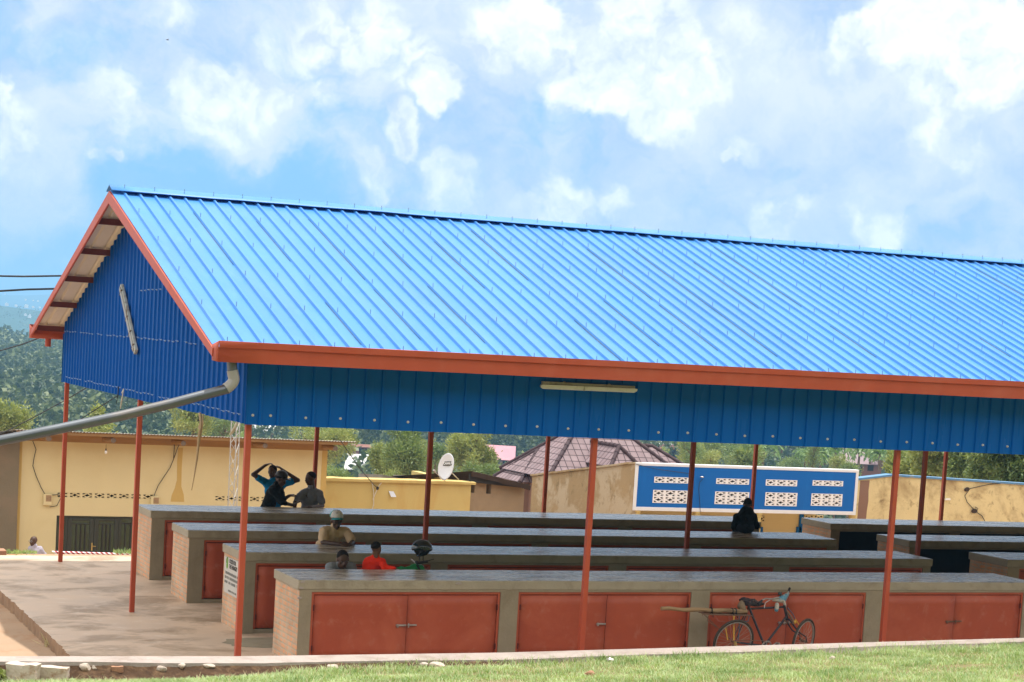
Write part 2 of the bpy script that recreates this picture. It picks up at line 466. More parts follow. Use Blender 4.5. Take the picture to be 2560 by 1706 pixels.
mat('roof_pink', (0.46, 0.19, 0.24), 0.6, 0.12, .8)
mat('roof_mauve', (0.26, 0.17, 0.20), 0.55, 0.14, .8, stretch=(3, 1, 1))
mat('wall_brick_far', (0.20, 0.085, 0.06), 0.9, 0.15, .6)
mat('wall_earth_far', (0.24, 0.14, 0.10), 0.9, 0.15, .6)
leafmat('leaf_olive', (0.13, 0.18, 0.05), (0.40, 0.44, 0.16), 0.45)
leafmat('leaf_mid', (0.075, 0.13, 0.045), (0.26, 0.33, 0.115), 0.45)
leafmat('leaf_dark', (0.035, 0.075, 0.022), (0.15, 0.21, 0.06), 0.5)
leafmat('leaf_forest', (0.030, 0.062, 0.020), (0.15, 0.185, 0.055), 0.11, 0.12, 0.12)
leafmat('leaf_banana', (0.08, 0.16, 0.05), (0.22, 0.32, 0.10), 0.2)
leafmat('grass', (0.145, 0.255, 0.07), (0.56, 0.66, 0.37), 1.7, 0.3)
leafmat('straw', (0.42, 0.36, 0.20), (0.58, 0.50, 0.32), 1.7, 0.2)

# ------------------------------------------------------------------ mesh helpers
class MB:
    def __init__(self):
        self.v, self.f, self.mi, self.uv = [], [], [], None
        self.slot = 0

    def face(self, idx):
        self.f.append(tuple(idx))
        self.mi.append(self.slot)

    def add(self, pts, faces):
        b = len(self.v)
        self.v += [V(p) for p in pts]
        for f in faces:
            self.face([b + i for i in f])
        return self

    def quad(self, *p):
        return self.add(p, [range(len(p))])

    def box(self, x0, x1, y0, y1, z0, z1):
        return self.add([(x0, y0, z0), (x1, y0, z0), (x1, y1, z0), (x0, y1, z0), (x0, y0, z1), (x1, y0, z1), (x1, y1, z1), (x0, y1, z1)],
                        [(0, 3, 2, 1), (4, 5, 6, 7), (0, 1, 5, 4), (1, 2, 6, 5), (2, 3, 7, 6), (3, 0, 4, 7)])

    def obox(self, c, ax, ay, az):
        c, ax, ay, az = V(c), V(ax), V(ay), V(az)
        p = [c + ax * i + ay * j + az * k for k in (-1, 1) for (i, j) in ((-1, -1), (1, -1), (1, 1), (-1, 1))]
        return self.add(p, [(0, 3, 2, 1), (4, 5, 6, 7), (0, 1, 5, 4), (1, 2, 6, 5), (2, 3, 7, 6), (3, 0, 4, 7)])

    def bar(self, a, b, wd, ht=None, up=(0, 0, 1)):
        a, b = V(a), V(b)
        d = (b - a)
        u = V(up)
        s = d.cross(u)
        if s.length < 1e-6:
            s = d.cross(V((1, 0, 0)))
        s.normalize()
        u = s.cross(d).normalized()
        return self.obox((a + b) / 2, s * wd / 2, d / 2, u * (ht or wd) / 2)

    def tube(self, pts, r, n=8, caps=True, closed=False):
        pts = [V(p) for p in pts]
        m = len(pts)
        rs = r if isinstance(r, (list, tuple)) else [r] * m
        b = len(self.v)
        prev = None
        for i, p in enumerate(pts):
            if closed:
                d = pts[(i + 1) % m] - pts[i - 1]
            else:
                d = pts[min(i + 1, m - 1)] - pts[max(i - 1, 0)]
            if d.length < 1e-9:
                d = V((0, 0, 1))
            d.normalize()
            if prev is None:
                s = d.cross(V((0, 0, 1)))
                if s.length < .05:
                    s = d.cross(V((1, 0, 0)))
            else:
                s = prev - d * prev.dot(d)
            s.normalize()
            prev = s
            t = d.cross(s)
            for k in range(n):
                a = 2 * math.pi * k / n
                self.v.append(p + (s * math.cos(a) + t * math.sin(a)) * rs[i])
        for i in range(m if closed else m - 1):
            j = (i + 1) % m
            for k in range(n):
                k2 = (k + 1) % n
                self.face((b + i * n + k, b + i * n + k2, b + j * n + k2, b + j * n + k))
        if caps and not closed:
            self.face([b + k for k in range(n)][::-1])
            self.face([b + (m - 1) * n + k for k in range(n)])
        return self

    def capsule(self, a, b, ra, rb, n=12, m=4):
        """tapered limb with round ends"""
        a, b = V(a), V(b)
        d = (b - a)
        L = d.length
        d = d.normalized() if L > 1e-6 else V((0, 0, 1))
        pts, rs = [], []
        for i in range(m + 1):
            t = math.pi / 2 * (1 - i / m)
            pts.append(a - d * ra * math.sin(t))
            rs.append(max(1e-4, ra * math.cos(t)))
        for i in range(m + 1):
            t = math.pi / 2 * i / m
            pts.append(b + d * rb * math.sin(t))
            rs.append(max(1e-4, rb * math.cos(t)))
        return self.tube(pts, rs, n)

    def ball(self, c, ax, ay, az, n=16, m=10):
        """ellipsoid from three half-axis vectors"""
        c, ax, ay, az = V(c), V(ax), V(ay), V(az)
        b = len(self.v)
        for i in range(1, m):
            t = math.pi * i / m
            for k in range(n):
                a = 2 * math.pi * k / n
                self.v.append(c + az * math.cos(t) + (ax * math.cos(a) + ay * math.sin(a)) * math.sin(t))
        self.v += [c + az, c - az]
        for i in range(m - 2):
            for k in range(n):
                k2 = (k + 1) % n
                self.face((b + i * n + k, b + (i + 1) * n + k, b + (i + 1) * n + k2, b + i * n + k2))
        top, bot = b + (m - 1) * n, b + (m - 1) * n + 1
        for k in range(n):
            k2 = (k + 1) % n
            self.face((top, b + k, b + k2))
            self.face((bot, b + (m - 2) * n + k2, b + (m - 2) * n + k))
        return self

    def torus(self, c, nrm, Rr, r, n=48, k=8, flat=1.0):
        c, nrm = V(c), V(nrm).normalized()
        s = nrm.cross(V((0, 0, 1)))
        if s.length < .01:
            s = V((1, 0, 0))
        s.normalize()
        t = nrm.cross(s)
        b = len(self.v)
        for i in range(n):
            a = 2 * math.pi * i / n
            d = s * math.cos(a) + t * math.sin(a)
            for j in range(k):
                q = 2 * math.pi * j / k
                self.v.append(c + d * (Rr + r * math.cos(q)) + nrm * r * flat * math.sin(q))
        for i in range(n):
            for j in range(k):
                i2, j2 = (i + 1) % n, (j + 1) % k
                self.face((b + i * k + j, b + i2 * k + j, b + i2 * k + j2, b + i * k + j2))
        return self

    def prism(self, poly, axis, a0, a1):
        """extrude a 2-D polygon along an axis ('x': poly is (y,z); 'y': (x,z); 'z': (x,y))"""
        def P(q, a):
            return {'x': (a, q[0], q[1]), 'y': (q[0], a, q[1]), 'z': (q[0], q[1], a)}[axis]
        n = len(poly)
        pts = [P(q, a0) for q in poly] + [P(q, a1) for q in poly]
        fs = [list(range(n))[::-1], [n + i for i in range(n)]]
        for i in range(n):
            j = (i + 1) % n
            fs.append((i, j, n + j, n + i))
        return self.add(pts, fs)

    def build(self, name, m=None, parent=None, smooth=None, bevel=0, recalc=True, offset=None):
        root = parent
        while root is not None and root.parent is not None:
            root = root.parent
        loc = offset if offset is not None else (V(root['_loc']) if root is not None else V((0, 0, 0)))
        me = bpy.data.meshes.new(name)
        me.from_pydata([tuple(p - loc) for p in self.v], [], self.f)
        ms = m if isinstance(m, (list, tuple)) else [m]
        for q in ms:
            if q:
                me.materials.append(MATS[q])
        if len(ms) > 1:
            me.polygons.foreach_set('material_index', self.mi)
        if recalc:
            bm = bmesh.new()
            bm.from_mesh(me)
            bmesh.ops.recalc_face_normals(bm, faces=bm.faces)
            bm.to_mesh(me)
            bm.free()
        if smooth is not None:
            me.shade_smooth()
            me.set_sharp_from_angle(angle=R(smooth))
        me.update()
        o = bpy.data.objects.new(name, me)
        COL.objects.link(o)
        if parent is not None:
            o.parent = parent
        else:
            o['_loc'] = tuple(loc)
            o.location = loc
        if bevel:
            b = o.modifiers.new('bevel', 'BEVEL')
            b.width = bevel
            b.segments = 2
            b.limit_method = 'ANGLE'
        return o


def tag(o, label=None, cat=None, group=None, kind=None):
    if label:
        o['label'] = label
    if cat:
        o['category'] = cat
    if group:
        o['group'] = group
    if kind:
        o['kind'] = kind
    return o


def thing(name, label, cat, loc=(0, 0, 0), group=None):
    o = bpy.data.objects.new(name, None)
    o.empty_display_size = 0.2
    COL.objects.link(o)
    o.location = loc
    o['_loc'] = tuple(loc)
    return tag(o, label, cat, group)


def dup(root, loc, rz=0, scale=1.0, label=None, group=None):
    r = root.copy()
    COL.objects.link(r)
    r.location = loc
    r.rotation_euler = (0, 0, rz)
    r.scale = (scale, scale, scale)
    if label:
        r['label'] = label
    if group:
        r['group'] = group
    for ch in list(root.children):
        c = ch.copy()
        COL.objects.link(c)
        c.parent = r
        for g in ch.children:
            d = g.copy()
            COL.objects.link(d)
            d.parent = c
    return r


def lerp(a, b, t):
    return a + (b - a) * t


def hash2(ix, iy, seed=0):
    n = (ix * 374761393 + iy * 668265263 + seed * 974711) & 0xffffffff
    n = ((n ^ (n >> 13)) * 1274126177) & 0xffffffff
    return ((n ^ (n >> 16)) & 0xffff) / 65535.0


def vnoise(x, y, seed=0):
    ix, iy = math.floor(x), math.floor(y)
    fx, fy = x - ix, y - iy
    fx, fy = fx * fx * (3 - 2 * fx), fy * fy * (3 - 2 * fy)
    a, b = hash2(ix, iy, seed), hash2(ix + 1, iy, seed)
    c, d = hash2(ix, iy + 1, seed), hash2(ix + 1, iy + 1, seed)
    return lerp(lerp(a, b, fx), lerp(c, d, fx), fy) * 2 - 1


def fbm(x, y, seed=0, o=4):
    s, a = 0, 1
    for i in range(o):
        s += a * vnoise(x, y, seed + i)
        x, y, a = x * 2.03, y * 2.03, a * .5
    return s / 1.9


def interp(pts, x):
    if x <= pts[0][0]:
        return pts[0][1]
    for (a, b), (c, d) in zip(pts, pts[1:]):
        if x <= c:
            t = (x - a) / (c - a)
            return b + (d - b) * t
    return pts[-1][1]


def smooth01(a, b, x):
    t = min(1, max(0, (x - a) / (b - a)))
    return t * t * (3 - 2 * t)


def grid_mesh(name, xs, ys, zf, m, kind='structure', smooth=180):
    mb = MB()
    nx = len(xs)
    for y in ys:
        for x in xs:
            mb.v.append(V((x, y, zf(x, y))))
    for j in range(len(ys) - 1):
        for i in range(nx - 1):
            mb.face((j * nx + i, j * nx + i + 1, (j + 1) * nx + i + 1, (j + 1) * nx + i))
    o = mb.build(name, m, None, smooth, recalc=False)
    o['kind'] = kind
    return o


# ------------------------------------------------------------------ terrain
KERB_Z = [(-14, .79), (-3.2, .715), (-.42, .677), (3.0, .677), (11.3, .787), (32, 1.05)]
KERB_BACK = -1.6


def kerb_front(x):
    return -1.99 + .03 * math.sin(x * 1.7) + .10 * max(0, min(1, (-x - .5) / 2.5)) + .16 * smooth01(3.5, 11, x)


def bank_z(x, y):
    """grassy bank the camera stands on"""
    kz = interp(KERB_Z, x)
    d = max(0, -2.0 - y)
    low = .20 * smooth01(2.0, -2.5, x) * math.exp(-d * .9)
    return kz - .075 - low + .095 * d + .025 * fbm(x * 1.3, y * 1.3, 3) * min(1, d * 2)


def ground_z(x, y):
    z = -.19 + .02 * fbm(x * .8, y * .8, 5)
    far = interp([(13.3, 0), (15.0, -.03), (16.2, -.55), (19, -1.9), (22, -2.08), (45, -2.3), (70, -6.5), (120, -24), (170, -30)], y)
    return z + far


def surf_z(x, y):
    """bank or the bare soil strip below the kerb edge, whichever is higher"""
    b = bank_z(x, y)
    yf = kerb_front(x) + .01
    t = (yf - y) / (.40 + .12 * fbm(x * 2.2, 9.1, 71))
    if 0 <= t <= 1 and x < 2.8:
        return max(b, lerp(interp(KERB_Z, x) - .03, bank_z(x, y) + .012, min(1, t * 1.15) ** .75) - .01)
    return b


xs = [-60, -40, -28, -20, -15, -12, -10, -8] + [-7 + .5 * i for i in range(90)] + [39, 42, 46, 52, 60, 70, 85, 100, 125, 150, 190]
ys = [-1.7 + .45 * i for i in range(50)] + [21, 22, 24, 26, 29, 33, 38, 45, 55, 65, 75, 90, 105, 120, 150, 175]
grid_mesh('ground', xs, ys, ground_z, 'dirt')
ys = [-2.0 - .14 * i for i in range(36)] + [-7.4, -8, -9, -10, -12, -14, -17, -20, -24, -26]
xs = [-60, -45, -34, -26, -20, -16, -13, -11] + [-9 + .22 * i for i in range(110)] + [16, 17, 19, 22, 26, 31, 40, 55, 80, 120]
grid_mesh('grass_bank', xs, ys, bank_z, 'turf')


def polar(name, az0, az1, naz, rs, zf, m):
    mb = MB()
    n = naz + 1
    for r in rs:
        for i in range(n):
            a = R(az0 + (az1 - az0) * i / naz)
            x, y = CAM_O.x + r * math.sin(a), CAM_O.y + r * math.cos(a)
            mb.v.append(V((x, y, zf(a, r, x, y))))
    for j in range(len(rs) - 1):
        for i in range(naz):
            mb.face((j * n + i, j * n + i + 1, (j + 1) * n + i + 1, (j + 1) * n + i))
    o = mb.build(name, m, None, 180, recalc=False)
    o['kind'] = 'structure'
    return o


def hill_z(a, r, x, y):
    az = math.degrees(a)
    base = interp([(150, -31), (230, -26), (350, -21), (600, -18.5), (800, -16.5), (960, -15.5), (1100, -24), (1500, -45)], r)
    bump = 3.2 * fbm(x * .006, y * .006, 21) * smooth01(200, 500, r)
    right = 15 * smooth01(16, 34, az) * smooth01(260, 900, r)
    return base + bump + right


def hill_at(x, y):
    dx, dy = x - CAM_O.x, y - CAM_O.y
    return hill_z(math.atan2(dx, dy), math.hypot(dx, dy), x, y)


polar('hillside', -20, 75, 120, [150, 190, 230, 270, 310, 350, 400, 450, 500, 560, 620, 680, 740, 800, 860, 920, 980, 1050, 1150, 1300, 1500], hill_z, 'hill_earth')


def far1(a, r, x, y):
    az = math.degrees(a)
    ridge = interp([(1300, -60), (2000, -30), (2500, 6 + 9 * vnoise(az * .55, 3.3, 41) + 3 * fbm(az * 2, 1, 42)), (3000, -20), (3600, -60)], r)
    return ridge + 2.5 * fbm(x * .004, y * .004, 43)


polar('far_hills', -30, 80, 160, [1300, 1600, 1900, 2200, 2400, 2500, 2650, 2900, 3200, 3600], far1, 'far_earth')


def far2(a, r, x, y):
    az = math.degrees(a)
    ridge = interp([(3500, -60), (5200, 20), (6300, 62 + 16 * math.exp(-((az - 10.6) / .8) ** 2) + 10 * fbm(az * .6, 2, 51)), (7000, 40), (8200, -60)], r)
    return ridge + 4 * fbm(x * .0015, y * .0015, 53)


polar('mountains', -40, 90, 200, [3500, 4200, 5000, 5600, 6000, 6300, 6700, 7200, 8200], far2, 'far_earth')

# unseen dark rise, added to block low sky light from behind the camera
def rear_z(x, y):
    return bank_z(x, -25.0) + interp([(-80, 24), (-60, 27), (-50, 24), (-38, 11), (-30, 2.5), (-25, -.1)], y) + 1.5 * fbm(x * .1, y * .1, 19)


grid_mesh('rear_light_block', [-90 + 6 * i for i in range(36)], [-25, -27, -29, -31, -34, -37, -40, -44, -48, -52, -57, -64, -80], rear_z, 'hill_earth')

# ------------------------------------------------------------------ floor slab and kerb
mb = MB()
x0, x1, y0, y1 = -1.66, 31.0, -1.58, 13.02
N = 260
edge = [(x0 + .035 * fbm(y * 1.9, 7.7, 61) + .035 * fbm(y * 9.0, 2.7, 64), y) for y in [y0 + (y1 - y0) * i / N for i in range(N + 1)]]
poly = [(p[0], p[1]) for p in edge] + [(x1, y1), (x1, y0)]
mb.prism(poly, 'z', -.30, 0.0)
mb.mi = [0, 0] + [1] * (len(mb.f) - 2)
o = mb.build('floor', ['floor_slab', 'slab_side'], None)
tag(o, 'broad weathered concrete floor slab of the market shelter', None, None, 'structure')
mb = MB()
mb.box(2.7, 13.6, 2.45, 12.1, .0005, .004)  # unseen dark sheets added to soak up bounce light between the counters
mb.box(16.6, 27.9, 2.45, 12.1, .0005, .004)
o = mb.build('bounce_damper', 'damper_dark', None)
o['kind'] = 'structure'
mb = MB()
xs = [-14 + .25 * i for i in range(185)]
n = len(xs)
for x in xs:
    kz, yf = interp(KERB_Z, x), kerb_front(x) + .018 * fbm(x * 5, 1.1, 62)
    dz = .006 * fbm(x * 3, 4.4, 63)
    mb.v += [V((x, KERB_BACK, -.28)), V((x, KERB_BACK, kz)), V((x, yf, kz - .012 + dz)), V((x, yf - .012, kz - .10)), V((x, yf - .01, -.2))]
for i in range(n - 1):
    for j in range(4):
        a = i * 5 + j
        mb.face((a, a + 5, a + 6, a + 1))
o = mb.build('kerb', 'kerb_conc', None, 40)
o['kind'] = 'structure'

# bare soil strip under the kerb edge (left part)
mb = MB()
xs = [-7 + .03 * i for i in range(330)]
rows = 15
for x in xs:
    kz = interp(KERB_Z, x)
    yf = kerb_front(x) + .01
    for j in range(rows):
        t = j / (rows - 1)
        wdt = .40 + .12 * fbm(x * 2.2, 9.1, 71)
        y = yf - wdt * t
        zt = lerp(kz - .03, bank_z(x, y) + .012, min(1, t * 1.15) ** .75)
        z = zt + (.035 * fbm(x * 7, t * 5, 72) + .022 * fbm(x * 19, t * 11, 74)) * math.sin(math.pi * min(1, t * 1.1)) - .02 * t
        mb.v.append(V((x, y, z)))
for i in range(len(xs) - 1):
    for j in range(rows - 1):
        a = i * rows + j
        mb.face((a, a + rows, a + rows + 1, a + 1))
o = mb.build('soil_strip', 'soil', None, 180)
o['kind'] = 'structure'

# red and white striped road kerb beyond the hall
mb = MB()
p0, p1 = at(136, 1380, 15.5), at(352, 1386.6, 15.5)
d = (p1 - p0)
p1 = p0 + d * 1.6
L = (p1 - p0).length
nst = int(L / .052)
for i in range(nst):
    a, b = lerp(p0, p1, i / nst), lerp(p0, p1, (i + 1) / nst)
    mb.slot = i % 2
    s = V((.03, 0, 0))
    pts = [a - s, b - s, b + s - V((0, 0, .055)), a + s - V((0, 0, .055))]
    mb.add(pts + [q + V((0, .16, 0)) for q in pts], [(0, 1, 2, 3), (4, 7, 6, 5), (0, 4, 5, 1), (3, 2, 6, 7), (1, 5, 6, 2), (0, 3, 7, 4)])
mb.slot = 1
mb.box(p0.x, p1.x, 15.51, 15.64, -.75, p0.z - .06)
o = mb.build('striped_kerb', ['white_paint', 'red_paint'], None)
tag(o, 'low road kerb painted in slanting red and white stripes', 'kerb', None, 'structure')

# ------------------------------------------------------------------ market hall
X = [0.0, 4.907, 9.952, 15.006, 20.124, 25.2]
YM, YB = 6.06, 12.12
ZB = 3.366
hall = thing('market_hall', 'open market shelter with bright blue ribbed gable roof, blue skirts and red steel posts', 'market hall')
XE = 31.0


def zk(x):
    return .0068 * (x + .6)


for j, y in enumerate((0, YM, YB)):
    for i, x in enumerate(X):
        mb = MB()
        s = .0375
        top = 4.25 if j != 1 else 6.2
        bot = 0.0
        mb.box(x - s, x + s, y - s, y + s, bot, top)
        o = mb.build('post', 'oxide', hall, bevel=.006)

RIDGE_Z, EAVE_Z, OV = 6.54, 4.315, .60
EAVE_Y = .40
SL = (RIDGE_Z - EAVE_Z) / (YM + EAVE_Y)
PITCH = .2325


def roof_side(sgn):
    """ribbed sheet from the ridge down to the eave; sgn -1 near, +1 far"""
    mb = MB()
    nrm = V((0, sgn * SL, 1)).normalized()
    prof = []
    k = 0
    x = -OV
    while x < XE:
        lap = (k % 4 == 0)
        e = .004 if lap else 0
        prof += [(x, .0 + e, 0), (x + .164, .0 + e * .2, 1), (x + .180, .032, 1), (x + .204, .032, 1), (x + .2235, .004 if (k + 1) % 4 else .012, 0)]
        x += PITCH
        k += 1
    rows = 22
    for j in range(rows + 1):
        t = j / rows
        y = YM + sgn * (YM + EAVE_Y) * t
        for (px, h, sl) in prof:
            wob = .005 * fbm(px * .9, t * 6, 81 + int(sgn)) + (.022 * max(0, fbm(px * 2.1, t * 3.3, 85)) if h == .012 else 0)
            z = RIDGE_Z - (RIDGE_Z - EAVE_Z) * t + zk(px) * lerp(1.25, 1.0, t)
            mb.v.append(V((px, y, z)) + nrm * (h + wob))
    m = len(prof)
    for j in range(rows):
        for i in range(m - 1):
            mb.slot = prof[i][2] if prof[i][2] == prof[i + 1][2] or prof[i][2] == 1 else 0
            a = j * m + i
            mb.face((a, a + 1, a + m + 1, a + m))
    o = mb.build('roof_sheet', ['roof_blue', 'roof_blue', 'roof_under'], hall, None, recalc=False)
    if sgn < 0:
        o.data.flip_normals()
    so = o.modifiers.new('thick', 'SOLIDIFY')
    so.thickness = .006
    so.offset = -1
    so.material_offset = 2
    so.material_offset_rim = 0
    return o


roof_side(-1)
roof_side(1)
# dark strips painting the shadowed gaps where neighbouring sheets lap
k = 0
x = -OV
while x < 24:
    if k % 4 == 0 and k:
        for (ta, tb) in ((.02 + .3 * hash2(k, 3), .45 + .2 * hash2(k, 4)), (.55 + .2 * hash2(k, 5), .80 + .19 * hash2(k, 6))):
            if hash2(k, int(ta * 90)) < .3:
                continue
            mb = MB()
            n_ = 9
            for i in range(n_ + 1):
                t = lerp(ta, tb, i / n_)
                y = YM - (YM + EAVE_Y) * t
                z = RIDGE_Z - (RIDGE_Z - EAVE_Z) * t + zk(x) * lerp(1.25, 1, t) + .004
                hw = .0055 * math.sin(math.pi * (i + .3) / (n_ + .6)) + .0012
                mb.v += [V((x + .157 - hw, y, z)), V((x + .157, y, z + .010)), V((x + .157 + hw, y, z))]
            for i in range(n_):
                for j in range(2):
                    a = i * 3 + j
                    mb.face((a, a + 1, a + 4, a + 3))
            mb.build('lap_shade', 'nail', hall, recalc=False)
    x += PITCH
    k += 1
# ridge cap: folded sheet with a lip, lifted off the ribs
mb = MB()
xsr = [-OV - .02 + .4 * i for i in range(80)]
prof = [(-.20, -.030), (-.19, -.018), (-.10, .022), (0, .062), (.10, .022), (.19, -.018), (.20, -.030)]
for x in xsr:
    for (dy, dz) in prof:
        mb.v.append(V((x, YM + dy, RIDGE_Z + .020 + zk(x) * 1.25 + dz + .010 * fbm(x * 1.1, dy * 5, 83))))
for i in range(len(xsr) - 1):
    for j in range(6):
        a = i * 7 + j
        mb.face((a, a + 7, a + 8, a + 1))
o = mb.build('ridge_cap', 'roof_blue', hall, 35)
so = o.modifiers.new('thick', 'SOLIDIFY')
so.thickness = .004
# purlins
for sgn in (-1, 1):
    for k in range(5):
        y = YM + sgn * (1.02 + 1.285 * k)
        z = RIDGE_Z - abs(y - YM) * SL - .075
        mb = MB()
        mb.box(-OV + .03, XE, y - .025, y + .025, z - .05, z + .05)
        mb.build('purlin', 'purlin_red', hall)
# barge boards on the gable end
for sgn in (-1, 1):
    mb = MB()
    y0, y1 = YM, YM + sgn * (YM + EAVE_Y + .03)
    zt0, zt1 = RIDGE_Z - .012, EAVE_Z - .018
    h = .185
    pts = []
    for xx in (-OV - .022, -OV + .012):
        pts += [(xx, y0, zt0), (xx, y1, zt1), (xx, y1 + (-sgn) * .02, zt1 - h * .55), (xx, y0, zt0 - h)]
    mb.add(pts, [(0, 1, 2, 3), (7, 6, 5, 4), (0, 4, 5, 1), (1, 5, 6, 2), (2, 6, 7, 3), (3, 7, 4, 0)])
    mb.build('barge_board', 'oxide', hall, bevel=.004)


def gutter(sgn):
    """square box gutter with a folded front lip"""
    yo = -.65 if sgn < 0 else YB + .65
    yi = -.36 if sgn < 0 else YB + .36
    dy = -1 if sgn < 0 else 1
    mb = MB()
    xa, xb = -OV - .005, XE
    prof = [(yi, 4.30), (yi, 4.15), (yo, 4.137), (yo + dy * -.004, 4.305), (yo + dy * .022, 4.318), (yo + dy * .022, 4.395), (yo - dy * .012, 4.395)]
    n = len(prof)
    nx = 41
    for i in range(nx):
        x = lerp(xa, xb, i / (nx - 1))
        for k, (y, z) in enumerate(prof):
            w_ = .006 * fbm(x * .7, k * 1.7, 91)
            mb.v.append(V((x, y + w_, z + zk(x) + w_ * .7)))
    for i in range(nx - 1):
        for k in range(n - 1):
            a = i * n + k
            mb.face((a, a + n, a + n + 1, a + 1))
    # end plate
    b = len(mb.v)
    mb.v += [V((xa - .003, y, z)) for (y, z) in prof[:4]] + [V((xa - .003, yo + dy * .022, 4.395)), V((xa - .003, yi, 4.345))]
    mb.face([b + i for i in range(6)])
    o = mb.build('gutter', 'oxide', hall, 30)
    so = o.modifiers.new('thick', 'SOLIDIFY')
    so.thickness = .004
    return o


gutter(-1)
g2 = gutter(1)
mb = MB()
mb.tube([(-.30, YB + .42, 4.15), (-.30, YB + .42, 4.0)], .055, 16)
mb.build('gutter_outlet', 'oxide', hall, 40)

# gable cladding: trapezoid ribs running up the wall, cut under the roof slope
mb = MB()
gp = .250
ya, yb = -.14, 12.02
k = 0
pr = []
y = ya
while y < yb:
    for (dy, h) in ((0, 0), (.030, .0), (.058, .026), (.108, .026), (.136, .0), (.170, .006), (.200, .006), (.222, 0)):
        if y + dy < yb:
            pr.append((y + dy, h))
    y += gp
rows = 14
for (y, h) in pr:
    zt = RIDGE_Z - abs(y - YM) * SL - .03
    zb_ = ZB + .010 * fbm(y * 1.5, 3.1, 95) + .004
    for j in range(rows + 1):
        z = lerp(zb_, zt, j / rows)
        mb.v.append(V((-.085 - h + .004 * fbm(y * 1.3, z * 1.4, 96), y, z)))
m = rows + 1
for i in range(len(pr) - 1):
    for j in range(rows):
        a = i * m + j
        mb.face((a, a + m, a + m + 1, a + 1))
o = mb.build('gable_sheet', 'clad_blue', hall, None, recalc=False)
so = o.modifiers.new('thick', 'SOLIDIFY')
so.thickness = .003
# far gable keeps the hall closed at the other end
mb = MB()
mb.add([(30.6, ya, ZB), (30.6, yb, ZB), (30.6, yb, EAVE_Z), (30.6, YM, RIDGE_Z - .05), (30.6, ya, EAVE_Z)], [(0, 1, 2, 3, 4)])
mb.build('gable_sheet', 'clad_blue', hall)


def side_sheet(yp, sgn):
    mb = MB()
    pr = []
    x = -.085
    while x < 30.6:
        pr += [(x, 0), (x + .170, 0.0), (x + .180, .030), (x + .205, .030), (x + .215, 0), (x + .2325, 0)]
        x += PITCH
    rows = 4
    for (px, h) in pr:
        for j in range(rows + 1):
            z = lerp(ZB - .004 + .004 * fbm(px * 1.1, 2, 97), 4.26, j / rows)
            mb.v.append(V((px, yp + sgn * (-h) * -1 + .003 * fbm(px * .8, z * 2, 98), z)))
    m = rows + 1
    for i in range(len(pr) - 1):
        for j in range(rows):
            a = i * m + j
            mb.face((a, a + m, a + m + 1, a + 1))
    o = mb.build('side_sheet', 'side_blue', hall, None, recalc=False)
    so = o.modifiers.new('thick', 'SOLIDIFY')
    so.thickness = .003
    return o


side_sheet(-.12, -1)
side_sheet(YB + .12, 1)
# wall plate under the skirts
for y in (-.055, YM, YB + .055):
    mb = MB()
    mb.box(-.05, 30.5, y - .03, y + .03, ZB + .06, ZB + .14)
    mb.build('rail', 'purlin_red', hall)
# screws along the skirt, two ribs apart
xk = -.085 + .10
k = 0
while xk < 13.2:
    mb = MB()
    z = ZB + .115 + .006 * math.sin(k * 2.3)
    mb.tube([(xk, -.120, z), (xk, -.128, z)], .017, 12)
    mb.tube([(xk, -.128, z), (xk + .004, -.145, z)], .010, 6)
    mb.build('screw', 'washer', hall, 40)
    xk += .2325 if k == 0 else .465
    k += 1
# roofing nails: hundreds of one kind on the roof
mb = MB()
for t in (.017, .18, .38, .58, .78, .985):
    x = -OV + .193 + (.2325 if t > .1 and t < .9 else 0) * 0
    while x < 22:
        y = YM - (YM + EAVE_Y) * t
        z = RIDGE_Z - (RIDGE_Z - EAVE_Z) * t + zk(x) * lerp(1.25, 1, t) + (.034 if t > .1 else .075)
        mb.tube([(x, y, z), (x + .004, y + .01, z + .062)], .0048, 5)
        x += .465
o = mb.build('roofing_nail', 'nail', hall, recalc=False)
o['kind'] = 'stuff'
# hook bolts along the gable
mb = MB()
for zr, yr in ((ZB + .12, (0.0, 11.9)), (4.315, (1.1, 11.9)), (5.05, (4.5, 6.2))):
    y = yr[0]
    while y < yr[1]:
        if hash2(int(y * 50), int(zr * 40)) > .12:
            z = zr + .02 * (hash2(int(y * 60), 3) - .5)
            mb.tube([(-.118, y, z), (-.124, y + .10 + .05 * hash2(int(y * 40), 9), z + .006)], .003, 5)
            mb.tube([(-.112, y, z), (-.132, y, z)], .011, 8)
        y += .25
o = mb.build('hook_bolt', 'nail_pale', hall, recalc=False)
o['kind'] = 'stuff'

# downpipe: short drop, white elbow, long slanting galvanised pipe
PY = -.52
pa = at(578, 908, PY)
pb = at(585, 956, PY)
pc = at(562, 974, PY)
pd = at(-160, 1148, PY - .1)
mb = MB()
mb.tube([pa + V((0, 0, .06)), lerp(pa, pb, .45)], .062, 20)
dp = mb.build('downpipe', 'galv', hall, 40)
mb = MB()
e0, e1, e2 = lerp(pa, pb, .38), pb + V((.012, 0, -.01)), pc
pts = [e0]
for i in range(9):
    t = i / 8
    pts.append(e0.lerp(e1, .55 + .0 * t) * (1 - t) ** 2 + e1 * 2 * t * (1 - t) + (e1 + (e2 - e1) * .9) * t ** 2)
mb.tube(pts, .070, 20)
mb.build('pipe_elbow', 'pvc', dp, 40)
mb = MB()
pts = [pc + (pc - pd).normalized() * .05] + [at(u, v, PY) for u, v in ((520, 985), (430, 1009), (300, 1040.7), (150, 1072), (0, 1102.4), (-300, 1160), (-600, 1214))]
mb.tube(pts, .061, 24)
mb.build('pipe_run', 'galv', dp, 40)

